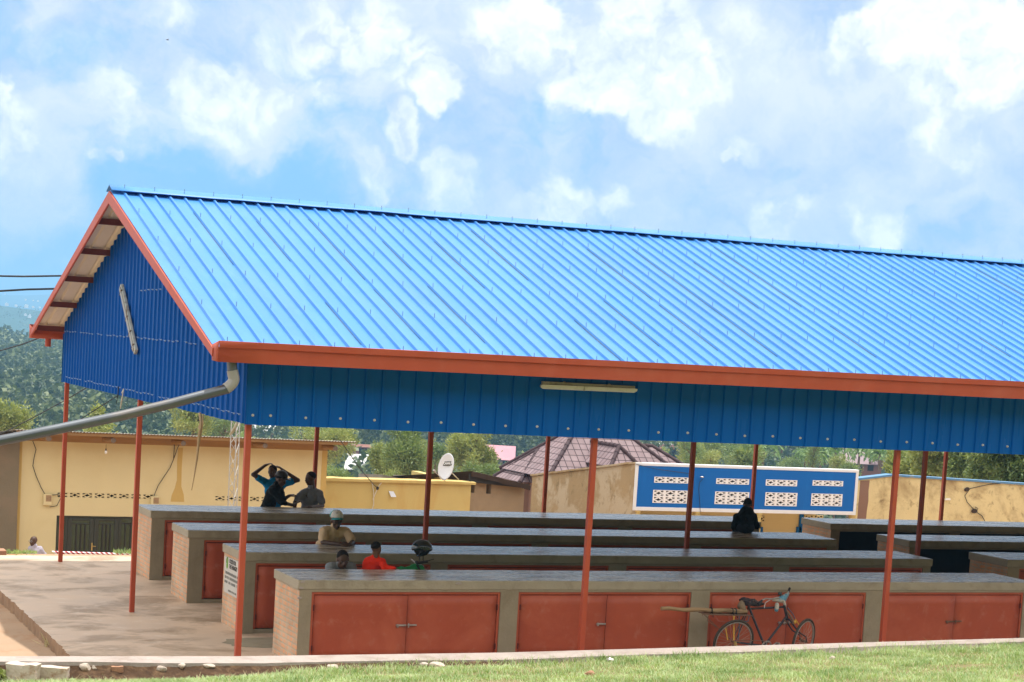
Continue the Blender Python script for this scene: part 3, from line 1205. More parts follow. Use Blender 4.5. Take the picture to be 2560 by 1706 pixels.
# fluorescent battens
ltn = thing('batten_lamp', 'long fluorescent lamp with cream cover under the front gutter of the shelter', 'lamp', (4.0, -.16, 4.03))
la, lb = at(1352, 963, -.20), at(1592, 970, -.20)
la, lb = V((la.x, -.20, 4.045)), V((lb.x, -.20, 4.045 + .01))
mb = MB()
mb.obox((la + lb) / 2 + V((0, .025, .028)), V(((lb.x - la.x) / 2 - .03, 0, 0)), V((0, .032, 0)), V((0, 0, .022)))
mb.build('body', 'lamp_body', ltn, bevel=.006)
mb = MB()
pr = [(-.042, .012), (-.034, -.030), (-.012, -.047), (.03, -.047), (.045, -.03), (.045, .012)]
n = len(pr)
for i, (t, s) in enumerate(((0, .55), (.03, 1), (.5, 1), (.97, 1), (1, .55))):
    c = lerp(la, lb, t)
    mb.v += [c + V((0, y * s, z * s)) for (y, z) in pr]
for i in range(4):
    for k in range(n):
        a, k2 = i * n, (k + 1) % n
        mb.face((a + k, a + n + k, a + n + k2, a + k2))
mb.face(range(n))
mb.face([4 * n + k for k in range(n)][::-1])
mb.build('cover', 'lamp_cover', ltn, 30)
mb = MB()
mb.box((la.x + lb.x) / 2 - .10, (la.x + lb.x) / 2 - .094, -.252, -.155, 4.0, 4.06)
mb.build('clip', 'lamp_body', ltn)
for t in (.25, .72):
    xx = lerp(la.x, lb.x, t)
    mb = MB()
    mb.box(xx - .015, xx + .015, -.17, -.135, 4.06, 4.11)
    mb.build('hanger', 'lamp_body', ltn)

ga, gb = atx(304, 716, -.15), atx(340, 881, -.15)
ltn = thing('batten_lamp', 'tilted grey fluorescent lamp fixed loosely on the blue gable', 'lamp', ga)
mb = MB()
dd = (gb - ga)
sd = V((1, 0, 0)).cross(dd).normalized()
mb.obox((ga + gb) / 2, dd * .5, sd * .052, V((.028, 0, 0)))
mb.build('body', 'lamp_body', ltn, bevel=.012)
mb = MB()
mb.obox((ga + gb) / 2 + V((-.036, 0, 0)), dd * .47, sd * .036, V((.008, 0, 0)))
mb.build('cover', 'pvc', ltn, bevel=.006)
for t in (.1, .5, .72, .92):
    mb = MB()
    c = ga.lerp(gb, t)
    mb.obox(c + V((-.032, 0, 0)), dd.normalized() * .012, sd * .055, V((.014, 0, 0)))
    mb.build('clip', 'timber_end', ltn)
mb = MB()
c = ga.lerp(gb, .52)
mb.tube([c + V((-.03, -.05, 0)), c + V((-.10, -.25, .10)), c + V((-.12, -.36, .22))], .006, 5)
mb.build('loose_wire', 'rust_steel', ltn)

# ropes hanging off the gable edge
r1 = [atx(500, 1034, -.12), atx(503, 1060, -.14), atx(498, 1090, -.16), atx(492, 1150, -.15), atx(485, 1195, -.17), atx(479, 1226, -.16)]
mb = MB()
mb.tube(r1, [.022, .018, .020, .014, .007, .004], 6)
mb.tube([atx(508, 1036, -.1), atx(507, 1062, -.13), atx(505, 1072, -.12), atx(502, 1090, -.12)], .008, 5)
mb.tube([atx(502, 1055, -.1), atx(497, 1070, -.13), atx(501, 1074, -.12)], .014, 5)
tag(mb.build('hanging_rope', 'rope', None, 60, offset=r1[0]), 'frayed brown rope strip hanging from the lower edge of the blue gable', 'rope')
r2 = [atx(309, 973, -.13), atx(307, 985, -.15), atx(304, 1003, -.14), atx(301, 1022, -.15)]
mb = MB()
mb.tube(r2, [.012, .010, .012, .006], 6)
mb.tube([r2[0], r2[0] + V((-.02, .06, -.07))], .006, 5)
tag(mb.build('hanging_rope', 'rope_white', None, 60, offset=r2[0]), 'short white cord dangling below the middle of the blue gable', 'rope')
r3 = [atx(594, 1056, -.12), atx(589, 1066, -.14), atx(583, 1078, -.14), atx(576, 1088, -.15)]
mb = MB()
mb.tube(r3, [.02, .016, .02, .005], 6)
mb.tube([r3[0], atx(584, 1072, -.16), atx(574, 1087, -.18)], .010, 5)
tag(mb.build('hanging_rope', 'rope_white', None, 60, offset=r3[0]), 'torn white strip hanging beside the front corner post', 'rope')
r4 = [atx(296, 967, -.13), atx(295, 985, -.15), atx(291, 1010, -.14)]
mb = MB()
mb.tube(r4, [.01, .008, .004], 6)
tag(mb.build('hanging_rope', 'cable', None, 60, offset=r4[0]), 'thin black cord dangling below the middle of the blue gable', 'rope')

# ------------------------------------------------------------------ market counters
DX = [(1.36, 4.19), (4.47, 7.32), (7.64, 10.47), (10.78, 13.57)]


def counter(label, x0, x1, yf, yb, h, doors, open_front=False):
    t = thing('market_counter', label, 'counter', (x0, yf, 0), 'brick and concrete market counters under the shelter')
    dt = h - .165          # top of the door openings
    # slab
    mb = MB()
    nx, ny = 46, 5
    xs = [lerp(x0 - .03, x1 + .03, i / nx) for i in range(nx + 1)]
    ys_ = [lerp(yf - .004, yb + .03, j / ny) for j in range(ny + 1)]
    sd = int(yf * 10)
    for zi, zz in ((0, h - .135), (1, h)):
        for y in ys_:
            for x in xs:
                ex = .006 * fbm(x * 2.1, y * 3, sd) if zi else 0
                yy = y + .010 * fbm(x * 1.7, 5.5 + zi, sd + 1) * (1 if y in (ys_[0], ys_[-1]) else 0)
                xx = x + .008 * fbm(y * 3.1, 2.2 + zi, sd + 2) * (1 if x in (xs[0], xs[-1]) else 0)
                mb.v.append(V((xx, yy, zz + ex)))
    m = nx + 1
    b2 = m * (ny + 1)
    for j in range(ny):
        for i in range(nx):
            a = j * m + i
            mb.face((a, a + m, a + m + 1, a + 1))
            mb.face((b2 + a, b2 + a + 1, b2 + a + m + 1, b2 + a + m))
    for i in range(nx):
        mb.face((i, i + 1, b2 + i + 1, b2 + i))
        q = ny * m + i
        mb.face((q + 1, q, b2 + q, b2 + q + 1))
    for j in range(ny):
        q = j * m
        mb.face((q + m, q, b2 + q, b2 + q + m))
        q = j * m + nx
        mb.face((q, q + m, b2 + q + m, b2 + q))
    mb.mi = [0] * len(mb.f)
    for fi, f in enumerate(mb.f):
        if all(k >= b2 for k in f):
            mb.mi[fi] = 1
    mb.build('counter_top', ['concrete', 'concrete_top'], t, bevel=.014)
    # plaster front: lintel and piers
    mb = MB()
    e = .003
    mb.box(x0 + .004, x1 - .004, yf + e, yf + .14, dt, h - .136)
    edges = [x0 + .004] + [q for d in doors for q in d] + [x1 - .004]
    for k in range(0, len(edges), 2):
        mb.box(edges[k], edges[k + 1], yf + e, yf + .14, 0, dt)
    for (a, b) in doors:
        mb.box(a, b, yf + .02, yf + .14, 0, .065)
    mb.build('plaster_front', 'plaster', t)
    for xx, nm in ((x0, 0), (x1 - .11, 1)):
        mb = MB()
        mb.box(xx - (.004 if nm == 0 else -.004), xx + .11, yf + .012, yb, 0, h - .137)
        mb.build('brick_end', 'brick_wall', t)
    mb = MB()
    mb.box(x0 + .115, x1 - .115, yb - .10, yb - .003, 0, h - .138)
    mb.build('back_wall', 'plaster', t)
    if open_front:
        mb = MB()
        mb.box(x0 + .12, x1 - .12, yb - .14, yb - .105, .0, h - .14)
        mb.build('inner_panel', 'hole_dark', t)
        return t
    for di, (a, b) in enumerate(doors):
        mb = MB()
        yv = yf + .035
        fr = .038
        zb_ = .068
        mb.box(a + .002, b - .002, yv - .02, yv + .03, dt - fr, dt - .002)
        mb.box(a + .002, a + fr, yv - .02, yv + .03, zb_, dt - fr)
        mb.box(b - fr, b - .002, yv - .02, yv + .03, zb_, dt - fr)
        mb.build('door_frame', 'oxide_door', t, bevel=.004)
        mid = (a + b) / 2 + (.0, .02, -.01, .03)[di % 4]
        for k, (p, q) in enumerate(((a + fr + .008, mid - .004), (mid + .004, b - fr - .008))):
            mb = MB()
            pts = []
            nxx, nzz = 8, 6
            for j in range(nzz + 1):
                for i in range(nxx + 1):
                    x = lerp(p, q, i / nxx)
                    z = lerp(zb_ + .012, dt - fr - .012, j / nzz)
                    dent = .004 * fbm(x * 2.3 + k, z * 3.1, int(yf * 7) + di) * math.sin(math.pi * i / nxx)
                    mb.v.append(V((x, yv - .008 + dent + (.012 if (k + di) % 3 == 0 else 0) * abs(x - p) / 1.4 * -1, z)))
            mm = nxx + 1
            for j in range(nzz):
                for i in range(nxx):
                    c = j * mm + i
                    mb.face((c, c + 1, c + mm + 1, c + mm))
            lf = mb.build('door', 'oxide_door', t, 60, recalc=False)
            so = lf.modifiers.new('thick', 'SOLIDIFY')
            so.thickness = .006
            so.offset = -1
            if yf < 2:
                mb = MB()
                zc = .565
                if k == 0:
                    mb.box(mid - .16, mid - .01, yv - .042, yv - .018, zc - .012, zc + .010)
                    mb.box(mid - .15, mid - .125, yv - .05, yv - .02, zc - .03, zc + .016)
                elif di != 1:
                    mb.box(mid + .006, mid + .15, yv - .040, yv - .018, zc - .008, zc + .012)
                    mb.tube([(mid + .02, yv - .05, zc - .03), (mid + .02, yv - .05, zc + .03)], .010, 6)
                if mb.v:
                    mb.build('hasp', 'bare_steel' if di != 3 else 'rust_steel', lf, bevel=.003)
            for zz in (.25, dt - .22):
                mb = MB()
                xx = p - .006 if k == 0 else q + .006
                mb.tube([(xx, yv - .022, zz - .04), (xx, yv - .022, zz + .04)], .011, 8)
                mb.build('hinge', 'oxide_dark', lf, 40)
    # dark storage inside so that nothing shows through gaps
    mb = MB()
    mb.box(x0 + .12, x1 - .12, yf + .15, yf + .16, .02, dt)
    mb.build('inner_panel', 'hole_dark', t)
    return t


T1 = counter('farthest long counter, its pale top behind three standing men', 1.125, 13.74, 9.705, 10.796, 1.246, DX)
T2 = counter('second long counter from the back, with the dark seated person on its right end', 1.11, 13.74, 6.965, 8.035, 1.218, DX)
T3 = counter('long counter with the white notice board on its brick end', 1.174, 13.74, 3.947, 5.035, 1.235, DX)
T4 = counter('nearest long counter with rust red doors behind the bicycle', 1.188, 13.80, 1.22, 2.336, 1.20, DX)
DX2 = [(a + 14.35, b + 14.35) for a, b in DX]
counter('rear counter of the right hand block in front of the pocked yellow wall', 15.496, 28.0, 9.705, 10.796, 1.246, DX2, True)
counter('middle counter of the right hand block behind two dark posts', 15.496, 28.0, 6.965, 8.035, 1.218, DX2, True)
counter('foremost counter of the right hand block with a dark red door at the frame edge', 15.45, 28.0, 3.947, 5.035, 1.235, DX2)
# peeled flakes and chips of plaster on the nearest counters
chips = MB()
for (u, v, s, yf) in ((757, 1455, .030, 1.214), (753, 1470, .026, 1.214), (749, 1496, .028, 1.214), (797, 1453, .024, 1.214), (1146, 1459, .032, 1.214)):
    c = at(u, v, yf)
    k = 7
    r_ = [s * (.7 + .6 * hash2(i, int(u))) for i in range(k)]
    b = len(chips.v)
    chips.v += [c + V((r_[i] * math.cos(6.283 * i / k) * 1.2, -.010, r_[i] * .55 * math.sin(6.283 * i / k))) for i in range(k)]
    chips.v += [c + V((r_[i] * math.cos(6.283 * i / k) * 1.25, .010, r_[i] * .6 * math.sin(6.283 * i / k))) for i in range(k)]
    chips.face([b + i for i in range(k)])
    for i in range(k):
        chips.face((b + i, b + (i + 1) % k, b + k + (i + 1) % k, b + k + i))
chips.build('plaster_flake', 'kerb_conc', T4, 50)

# notice board on the brick end of the third counter
nb = thing('notice_board', 'white printed notice board on a brick counter end, partly behind the corner post', 'notice board', (1.15, 4.3, .5))
bx = 1.155
c_tl, c_bl = V((bx, 4.955, 1.045)), V((bx, 4.90, .505))
c_tr, c_br = V((bx, 4.03, 1.065)), V((bx, 4.03, .50))
mb = MB()
mb.add([c_tl, c_bl, c_br, c_tr] + [q + V((.012, 0, 0)) for q in (c_tl, c_bl, c_br, c_tr)], [(0, 1, 2, 3), (7, 6, 5, 4), (0, 4, 5, 1), (1, 5, 6, 2), (2, 6, 7, 3), (3, 7, 4, 0)])
mb.build('panel', 'board_white', nb)


def text(name, s, origin, xdir, zdir, size, m, parent, squeeze=1.0, ext=.001, align='LEFT', bold=0.0):
    cu = bpy.data.curves.new(name, 'FONT')
    cu.body = s
    cu.size = size
    cu.extrude = ext
    cu.offset = bold
    cu.resolution_u = 4
    cu.align_x = align
    cu.align_y = 'CENTER'
    tmp = bpy.data.objects.new(name, cu)
    COL.objects.link(tmp)
    me = bpy.data.meshes.new_from_object(tmp.evaluated_get(bpy.context.evaluated_depsgraph_get()))
    bpy.data.objects.remove(tmp)
    o = bpy.data.objects.new(name, me)
    COL.objects.link(o)
    me.materials.clear()
    me.materials.append(MATS[m])
    root = parent
    while root.parent is not None:
        root = root.parent
    xd, zd = V(xdir).normalized(), V(zdir).normalized()
    nd = xd.cross(zd)
    mt = Matrix((xd * squeeze, zd, nd)).transposed().to_4x4()
    mt.translation = V(origin) - V(root['_loc'])
    o.parent = parent
    o.matrix_local = mt
    return o


XD, ZD = V((0, -1, 0)), V((0, 0, 1))
tx = bx - .003
text('lettering', 'FOOD FOR', (tx, 4.66, 1.005), XD, ZD, .090, 'black', nb, .78, bold=.002)
text('lettering', 'THE HUNGRY', (tx, 4.66, .925), XD, ZD, .090, 'black', nb, .78, bold=.002)
mb = MB()
mb.ball((tx, 4.78, .925), (.004, 0, 0), (0, .050, 0), (0, 0, .052), 14, 8)
mb.ball((tx, 4.755, 1.0), (.004, 0, 0), (0, .022, .012), (0, -.010, .036), 12, 7)
mb.tube([(tx, 4.81, .96), (tx, 4.81, 1.02), (tx, 4.78, 1.045), (tx, 4.75, 1.04)], .010, 6)
mb.build('leaf_emblem', 'print_green', nb, 60)
mb = MB()   # small print, too fine to read in the photograph: rows of short strokes
for row, (z, ya, yb) in enumerate(((.815, 4.86, 4.10), (.745, 4.875, 4.08), (.675, 4.885, 4.12), (.555, 4.68, 4.22))):
    y = ya
    k = 0
    h = .022 if row < 3 else .016
    while y > yb:
        wd_ = .010 + .012 * hash2(k, row)
        if hash2(k, row + 9) > .16:
            mb.box(tx - .0005, tx + .002, y - wd_, y, z - h, z + h * (.6 + .4 * hash2(k, row + 5)))
        y -= wd_ + .008
        k += 1
mb.build('small_print', 'print_grey', nb)['kind'] = 'stuff'
mb = MB()
mb.tube([(tx - .004, 4.50, 1.04), (tx + .004, 4.50, 1.04)], .012, 8)
mb.build('screw_head', 'print_grey', nb)

# dug-up patch of floor beside the front corner post
mb = MB()
c = at(655, 1612, 3.2)
c = CAM_O + ray(655, 1606) * ((.004 - CAM_O.z) / ray(655, 1606).z)
k = 18
pts = [c + V((.62 * math.cos(6.283 * i / k) * (.85 + .3 * hash2(i, 4)), .42 * math.sin(6.283 * i / k) * (.8 + .4 * hash2(i, 8)), 0)) for i in range(k)]
mb.add([c + V((0, 0, -.0))] + [V((p.x, p.y, .003)) for p in pts], [(0, 1 + i, 1 + (i + 1) % k) for i in range(k)])
tag(mb.build('broken_floor', 'plaster', None), None, None, None, 'structure')

# ------------------------------------------------------------------ screen blocks
def vent_cells(mb, x0, z0, cw, ch, nx, nz, y, depth=.06, bord=.14, flip=1):
    """openwork concrete blocks with a four-pointed star: frame bars and curved ribs (openings stay open)"""
    for j in range(nz):
        for i in range(nx):
            ax, az = x0 + i * cw, z0 + j * ch
            bw_, bh_ = cw * bord * .5, ch * bord * .5
            mb.box(ax, ax + bw_, y, y + depth, az, az + ch)
            mb.box(ax + cw - bw_, ax + cw, y, y + depth, az, az + ch)
            mb.box(ax + bw_, ax + cw - bw_, y, y + depth, az, az + bh_)
            mb.box(ax + bw_, ax + cw - bw_, y, y + depth, az + ch - bh_, az + ch)
            iw, ih = cw - 2 * bw_, ch - 2 * bh_
            for (sx, sz) in ((0, 0), (1, 0), (1, 1), (0, 1)):
                cx, cz = ax + bw_ + sx * iw, az + bh_ + sz * ih
                dx, dz = (1 if sx == 0 else -1), (1 if sz == 0 else -1)
                K = 6
                ring = []
                for rr in (.50, .33):
                    for q in range(K + 1):
                        a = math.pi / 2 * q / K
                        ring.append((cx + dx * iw * rr * math.cos(a), cz + dz * ih * rr * math.sin(a)))
                for q in range(K):
                    poly = [ring[q], ring[q + 1], ring[K + 1 + q + 1], ring[K + 1 + q]]
                    mb.prism(poly, 'y', y + .004, y + depth - .004)


# ------------------------------------------------------------------ yellow house behind the hall
YH = 22.0
hs = thing('yellow_house', 'long yellow rendered house with log rafter ends and grey corrugated roof edge', 'house', (.8, YH, -2.3))
GX0, GX1, GZ = .80, 8.46, -2.35
WT = 1.60
dxa, dxb, dzt = 1.74, 4.35, -.172
mb = MB()
mb.box(GX0, dxa, YH, YH + .25, GZ, WT)
mb.box(dxa, GX1, YH, YH + .25, dzt, .155)
mb.box(dxb, GX1, YH, YH + .25, GZ, dzt)
vx0, vn, cw = 1.712, 8, .296
vz0, vz1 = .262, .392
v2x0, v2n = 5.585, 6
mb.box(dxa, vx0 + vn * cw, YH, YH + .25, .155, vz0)
mb.box(vx0 + vn * cw, GX1, YH, YH + .25, .155, vz0)
mb.box(vx0 + vn * cw, v2x0, YH, YH + .25, vz0, vz1)
mb.box(v2x0 + v2n * cw, GX1, YH, YH + .25, vz0, vz1)
mb.box(dxa, GX1, YH, YH + .25, vz1, WT)
mb.prism([(YH + .25, GZ), (YH + 7, GZ), (YH + 7, 1.1), (YH + .25, WT)], 'x', GX1 - .25, GX1)
mb.box(GX0, GX1 - .25, YH + 6.8, YH + 7, GZ, 1.1)
mb.build('wall', 'yellow_wall', hs)
mb = MB()
mb.box(GX1 - .13, GX1 + .012, YH - .006, YH + .2, GZ, WT)
mb.box(GX0 - .004, GX0 + .075, YH - .006, YH + .2, GZ, WT)
mb.build('corner_band', 'yellow_strip', hs)
# rain streak: a runny darker stain with its own outline
mb = MB()
c = V((4.68, YH - .004, 1.55))
pts = [(-.05, 0), (-.07, -.35), (-.055, -.8), (-.10, -1.0), (-.17, -1.18), (-.19, -1.33), (.15, -1.33), (.13, -1.15), (.06, -.95), (.05, -.5), (.06, 0)]
mb.prism([(c.x + a, c.z + b) for a, b in pts], 'y', YH - .004, YH + .002)
mb.build('rain_stain', 'yellow_strip', hs)
for (vx, n_) in ((vx0, vn), (v2x0, v2n)):
    mb = MB()
    vent_cells(mb, vx, vz0, cw, vz1 - vz0, n_, 1, YH + .004, .07, .22)
    o = mb.build('vent_row', 'vent_cream', hs, recalc=False)
    mb = MB()
    mb.box(vx, vx + n_ * cw, YH + .18, YH + .20, vz0, vz1)
    mb.build('vent_back', 'hole_dark', o)
# roof: thin corrugated sheets with a wavy edge
mb = MB()
xa, xb = .55, 8.95
n = int((xb - xa) / .019)
for i in range(n + 1):
    x = lerp(xa, xb, i / n)
    wv = .012 * math.sin(x * 2 * math.pi / .076)
    mb.v += [V((x, YH - .86, 1.905 + wv)), V((x, YH + 7.2, 1.15 + wv))]
for i in range(n):
    mb.face((2 * i, 2 * i + 2, 2 * i + 3, 2 * i + 1))
rf = mb.build('roof', 'corrugated_grey', hs, 180, recalc=False)
so = rf.modifiers.new('thick', 'SOLIDIFY')
so.thickness = .006
mb = MB()
mb.box(.6, 8.72, YH - .80, YH - .77, 1.815, 1.885)
mb.build('fascia', 'timber', hs)
mb = MB()
mb.box(.62, 8.70, YH - .77, YH + .01, 1.80, 1.815)
mb.box(.80, 8.46, YH - .02, YH + .06, 1.6, 1.80)
mb.build('soffit', 'timber', hs)
for i, u in enumerate((122, 283, 459, 663, 839)):
    v = (1096, 1107, 1100, 1114, 1118)[i]
    c = at(u, v, YH - .72)
    mb = MB()
    a = V((c.x, YH - .72, 1.715 + .01 * (i % 2)))
    b = V((c.x - .06, YH + .12, 1.70))
    mb.tube([a, a + (b - a) * .5 + V((.01, 0, .01)), b], [.065, .07, .075], 12)
    lg = mb.build('rafter', 'timber', hs, 40)
    mb = MB()
    mb.tube([a + (a - b).normalized() * .008, a], .064, 12)
    mb.build('cut_end', 'timber_end', lg, 40)
# door set: two glazed leaves with side lights
mb = MB()
yd = YH + .06
xs_ = [dxa, 1.98, 2.62, 3.285, 3.72, dxb]
mb.box(dxa, dxb, yd, yd + .05, dzt - .05, dzt)
for x in (dxa + .02, 1.985, 3.285, dxb - .02):
    mb.box(x - .03, x + .03, yd - .004, yd + .05, GZ, dzt - .05)
mb.build('door_frame', 'door_green', hs)
for (a, b, lk) in ((2.02, 2.655, 0), (2.66, 3.25, 1)):
    mb = MB()
    z1, z0 = dzt - .055, GZ
    st = .105
    mb.box(a, a + st, yd - .01, yd + .03, z0, z1)
    mb.box(b - st, b, yd - .01, yd + .03, z0, z1)
    mb.box(a + st, b - st, yd - .01, yd + .03, z1 - .06, z1)
    mb.box(a + st, b - st, yd - .006, yd + .03, z1 - .155, z1 - .125)
    mb.box(a + st, b - st, yd - .006, yd + .03, z0, z0 + .5)
    dr = mb.build('door', 'door_green', hs, bevel=.006)
    for k in range(3):
        xx = lerp(a + st, b - st, (k + 1) / 4)
        mb = MB()
        mb.box(xx - .014, xx + .014, yd - .008, yd + .01, z0 + .5, z1 - .155)
        mb.build('glazing_bar', 'black', dr)
    mb = MB()
    mb.box(a + st, b - st, yd + .012, yd + .018, z0 + .5, z1 - .06)
    mb.build('pane', 'glass_leafy', dr)
    if lk == 0:
        mb = MB()
        mb.box(b - .055, b - .025, yd - .03, yd - .011, -1.02, -.83)
        mb.bar((b - .04, yd - .03, -.90), (b - .04, yd - .06, -.90), .016)
        mb.bar((b - .045, yd - .06, -.90), (b + .05, yd - .06, -.91), .018)
        mb.build('handle', 'brass', dr, bevel=.003)
for (a, b) in ((dxa + .05, 1.955), (3.315, dxb - .05)):
    mb = MB()
    mb.box(a, b, yd + .012, yd + .018, GZ, dzt - .05)
    pn = mb.build('side_light', 'glass_leafy', hs)
    mb = MB()
    mb.box(a, b, yd - .004, yd + .012, dzt - .19, dzt - .165)
    k = a + .1
    while k < b:
        mb.box(k - .012, k + .012, yd - .002, yd + .01, GZ, dzt - .19)
        k += .13
    mb.build('glazing_bar', 'black', pn)
mb = MB()
mb.box(GX0 + .3, GX1 - .3, YH + .9, YH + .92, GZ, WT)
mb.build('inner_wall', 'dark_brown', hs)
for (mx, mz, q) in ((1.50, .215, 0), (4.09, .215, 1)):
    mb = MB()
    mb.box(mx - .10, mx + .10, YH - .09, YH, mz - .14, mz + .13)
    me_ = mb.build('meter_box', 'vent_cream', hs, bevel=.015)
    mb = MB()
    mb.box(mx - .045, mx + .085, YH - .094, YH - .088, mz - .045, mz + .105)
    mb.build('meter_window', 'timber_pole', me_)
cabs = [[(82, 1103), (90, 1124), (85, 1145), (82, 1165), (90, 1190), (103, 1220), (113, 1237)],
        [(130, 1238), (146, 1237), (153, 1243), (142, 1265), (124, 1268)],
        [(436, 1112), (434, 1148), (425, 1170), (408, 1195), (395, 1215), (385, 1240)],
        [(434, 1148), (444, 1120), (450, 1108)]]
for cb in cabs:
    mb = MB()
    mb.tube([at(u, v, YH - .04) for u, v in cb], .009, 5)
    mb.build('cable', 'cable', hs)
mb = MB()
c = at(265, 1122, YH - .6)
mb.tube([c + V((0, 0, .10)), c], .004, 5)
mb.tube([c, c - V((0, 0, .05))], .016, 8)
bl = mb.build('lamp_holder', 'black', hs)
mb = MB()
mb.ball(c - V((0, 0, .085)), (.033, 0, 0), (0, .033, 0), (0, 0, .042), 10, 8)
mb.build('bulb', 'white', bl, 180)

gw = thing('grey_house', 'grey rendered house end left of the yellow house', 'house', (-3, YH, -2.3))
mb = MB()
mb.box(-6, .795, YH - .12, YH + .14, GZ, 1.64)
mb.box(-6, -5.8, YH + .14, YH + 6, GZ, 1.0)
mb.build('wall', 'grey_render', gw)
mb = MB()
mb.add([(-6.3, YH - .6, 1.70), (.54, YH - .6, 1.70), (.54, YH + 6.5, 1.0), (-6.3, YH + 6.5, 1.0), (-6.3, YH - .6, 1.74), (.54, YH - .6, 1.74), (.54, YH + 6.5, 1.04), (-6.3, YH + 6.5, 1.04)], [(0, 3, 2, 1), (4, 5, 6, 7), (0, 1, 5, 4), (1, 2, 6, 5), (2, 3, 7, 6), (3, 0, 4, 7)])
mb.build('roof', 'corrugated_grey', gw)

# lattice mast between hall and house
lm = thing('lattice_mast', 'slender pale lattice mast rising beside the corner post', 'mast', (5.25, 19, -2))
ba = [V((5.10, 19.0, 0)), V((5.30, 18.88, 0)), V((5.40, 19.15, 0))]
lean = .045
P_ = lambda k, z: V((ba[k].x + lean * (z + 1) * .0, ba[k].y, z))
legs = [(577, 570), (590, 584), (598, 592)]
Ls = []
for k, (ut, ub) in enumerate(legs):
    a, b = at(ub, 1268, 19 + (0, -.12, .15)[k]), at(ut, 1095, 19 + (0, -.12, .15)[k])
    dv = (b - a) / (b.z - a.z)
    Ls.append((a, dv))
    mb = MB()
    mb.tube([a + dv * (-2.2 - a.z), a + dv * (3.1 - a.z)], .013, 6)
    mb.build('leg', 'lattice', lm, 60)
pt = lambda k, z: Ls[k][0] + Ls[k][1] * (z - Ls[k][0].z)
mb = MB()
z = -2.0
i = 0
while z < 2.9:
    for k in range(3):
        k2 = (k + 1) % 3
        a, b = (pt(k, z), pt(k2, z + .26)) if i % 2 == 0 else (pt(k2, z), pt(k, z + .26))
        mb.tube([a, b], .007, 5)
    z += .26
    i += 1
mb.build('bracing', 'lattice', lm)

# low yellow building with the satellite dish
YL = 24.0
lb_ = thing('low_building', 'low yellow flat-topped building carrying a satellite dish', 'building', (9, YL, -2.4))
mb = MB()
mb.box(9.10, 13.33, YL, YL + .22, -2.6, .70)
mb.box(13.11, 13.33, YL + .22, YL + 4, -2.6, .70)
mb.box(9.10, 9.32, YL + .22, YL + 4, -2.6, .70)
mb.build('wall', 'yellow_low', lb_)
mb = MB()
nx = 40
for i in range(nx + 1):
    x = lerp(9.02, 13.44, i / nx)
    zt = .765 + .014 * fbm(x * 3, 1, 33) - .02
    for (y, z) in ((YL - .08, .672), (YL - .085, zt), (YL + .3, zt + .015), (YL + .3, .672)):
        mb.v.append(V((x, y + .01 * fbm(x * 4, y, 34), z)))
for i in range(nx):
    for k in range(3):
        a = i * 4 + k
        mb.face((a, a + 4, a + 5, a + 1))
mb.face((0, 1, 2, 3))
mb.face((nx * 4 + 3, nx * 4 + 2, nx * 4 + 1, nx * 4))
mb.build('coping', 'yellow_low', lb_)
mb = MB()
mb.box(9.04, 9.11, YL - .02, YL + .1, -2.6, .70)
mb.build('corner_post', 'dark_brown', lb_)
mb = MB()
for (u0, v0, u1, v1, dy) in ((957, 1187, 1050, 1206, 1.6), (1045, 1190, 1120, 1206, 2.4)):
    a, b = at(u0, v0, YL + dy), at(u1, v1, YL + dy)
    mb.add([a, b, b + V((0, 2.0, -.15)), a + V((0, 2.0, -.15)), a - V((0, 0, .12)), b - V((0, 0, .06)), b + V((0, 2.0, -.3)), a + V((0, 2.0, -.3))],
           [(0, 1, 2, 3), (7, 6, 5, 4), (0, 4, 5, 1), (1, 5, 6, 2), (2, 6, 7, 3), (3, 7, 4, 0)])
mb.build('roof_slab', 'corrugated_grey', lb_)
mb = MB()
cbl = [at(850, 1100, YL - 4), at(900, 1172, YL - 1.5), at(935, 1213, YL - .1), at(944, 1220, YL - .05)]
mb.tube(cbl, .011, 5)
mb.build('cable', 'cable', lb_)
mb = MB()
for cb in ([(925, 1200), (930, 1208), (934, 1230), (934, 1262), (928, 1280)], [(942, 1222), (955, 1205), (968, 1199), (972, 1202)], [(944, 1222), (938, 1235), (932, 1250)]):
    mb.tube([at(u, v, YL - .05) for u, v in cb], .013, 5)
mb.build('white_cable', 'rope_white', lb_)
mb = MB()
c = at(944, 1221, YL - .06)
mb.ball(c, (.04, 0, 0), (0, .03, 0), (0, 0, .05), 8, 6)
mb.build('junction', 'black', lb_)
sg = at(981, 1236, YL - .02)
mb = MB()
pA, pB, pC, pD = at(972, 1228, YL - .02), at(984, 1229, YL - .02), at(991, 1243, YL - .12), at(978, 1243, YL - .12)
mb.add([pA, pB, pC, pD] + [q + V((0, .02, 0)) for q in (pA, pB, pC, pD)], [(3, 2, 1, 0), (4, 5, 6, 7), (0, 1, 5, 4), (1, 2, 6, 5), (2, 3, 7, 6), (3, 0, 4, 7)])
tag(mb.build('wall_leaflet', 'dish_white', None, offset=pA), 'small pale leaflet sticking out from the low yellow wall', 'leaflet')

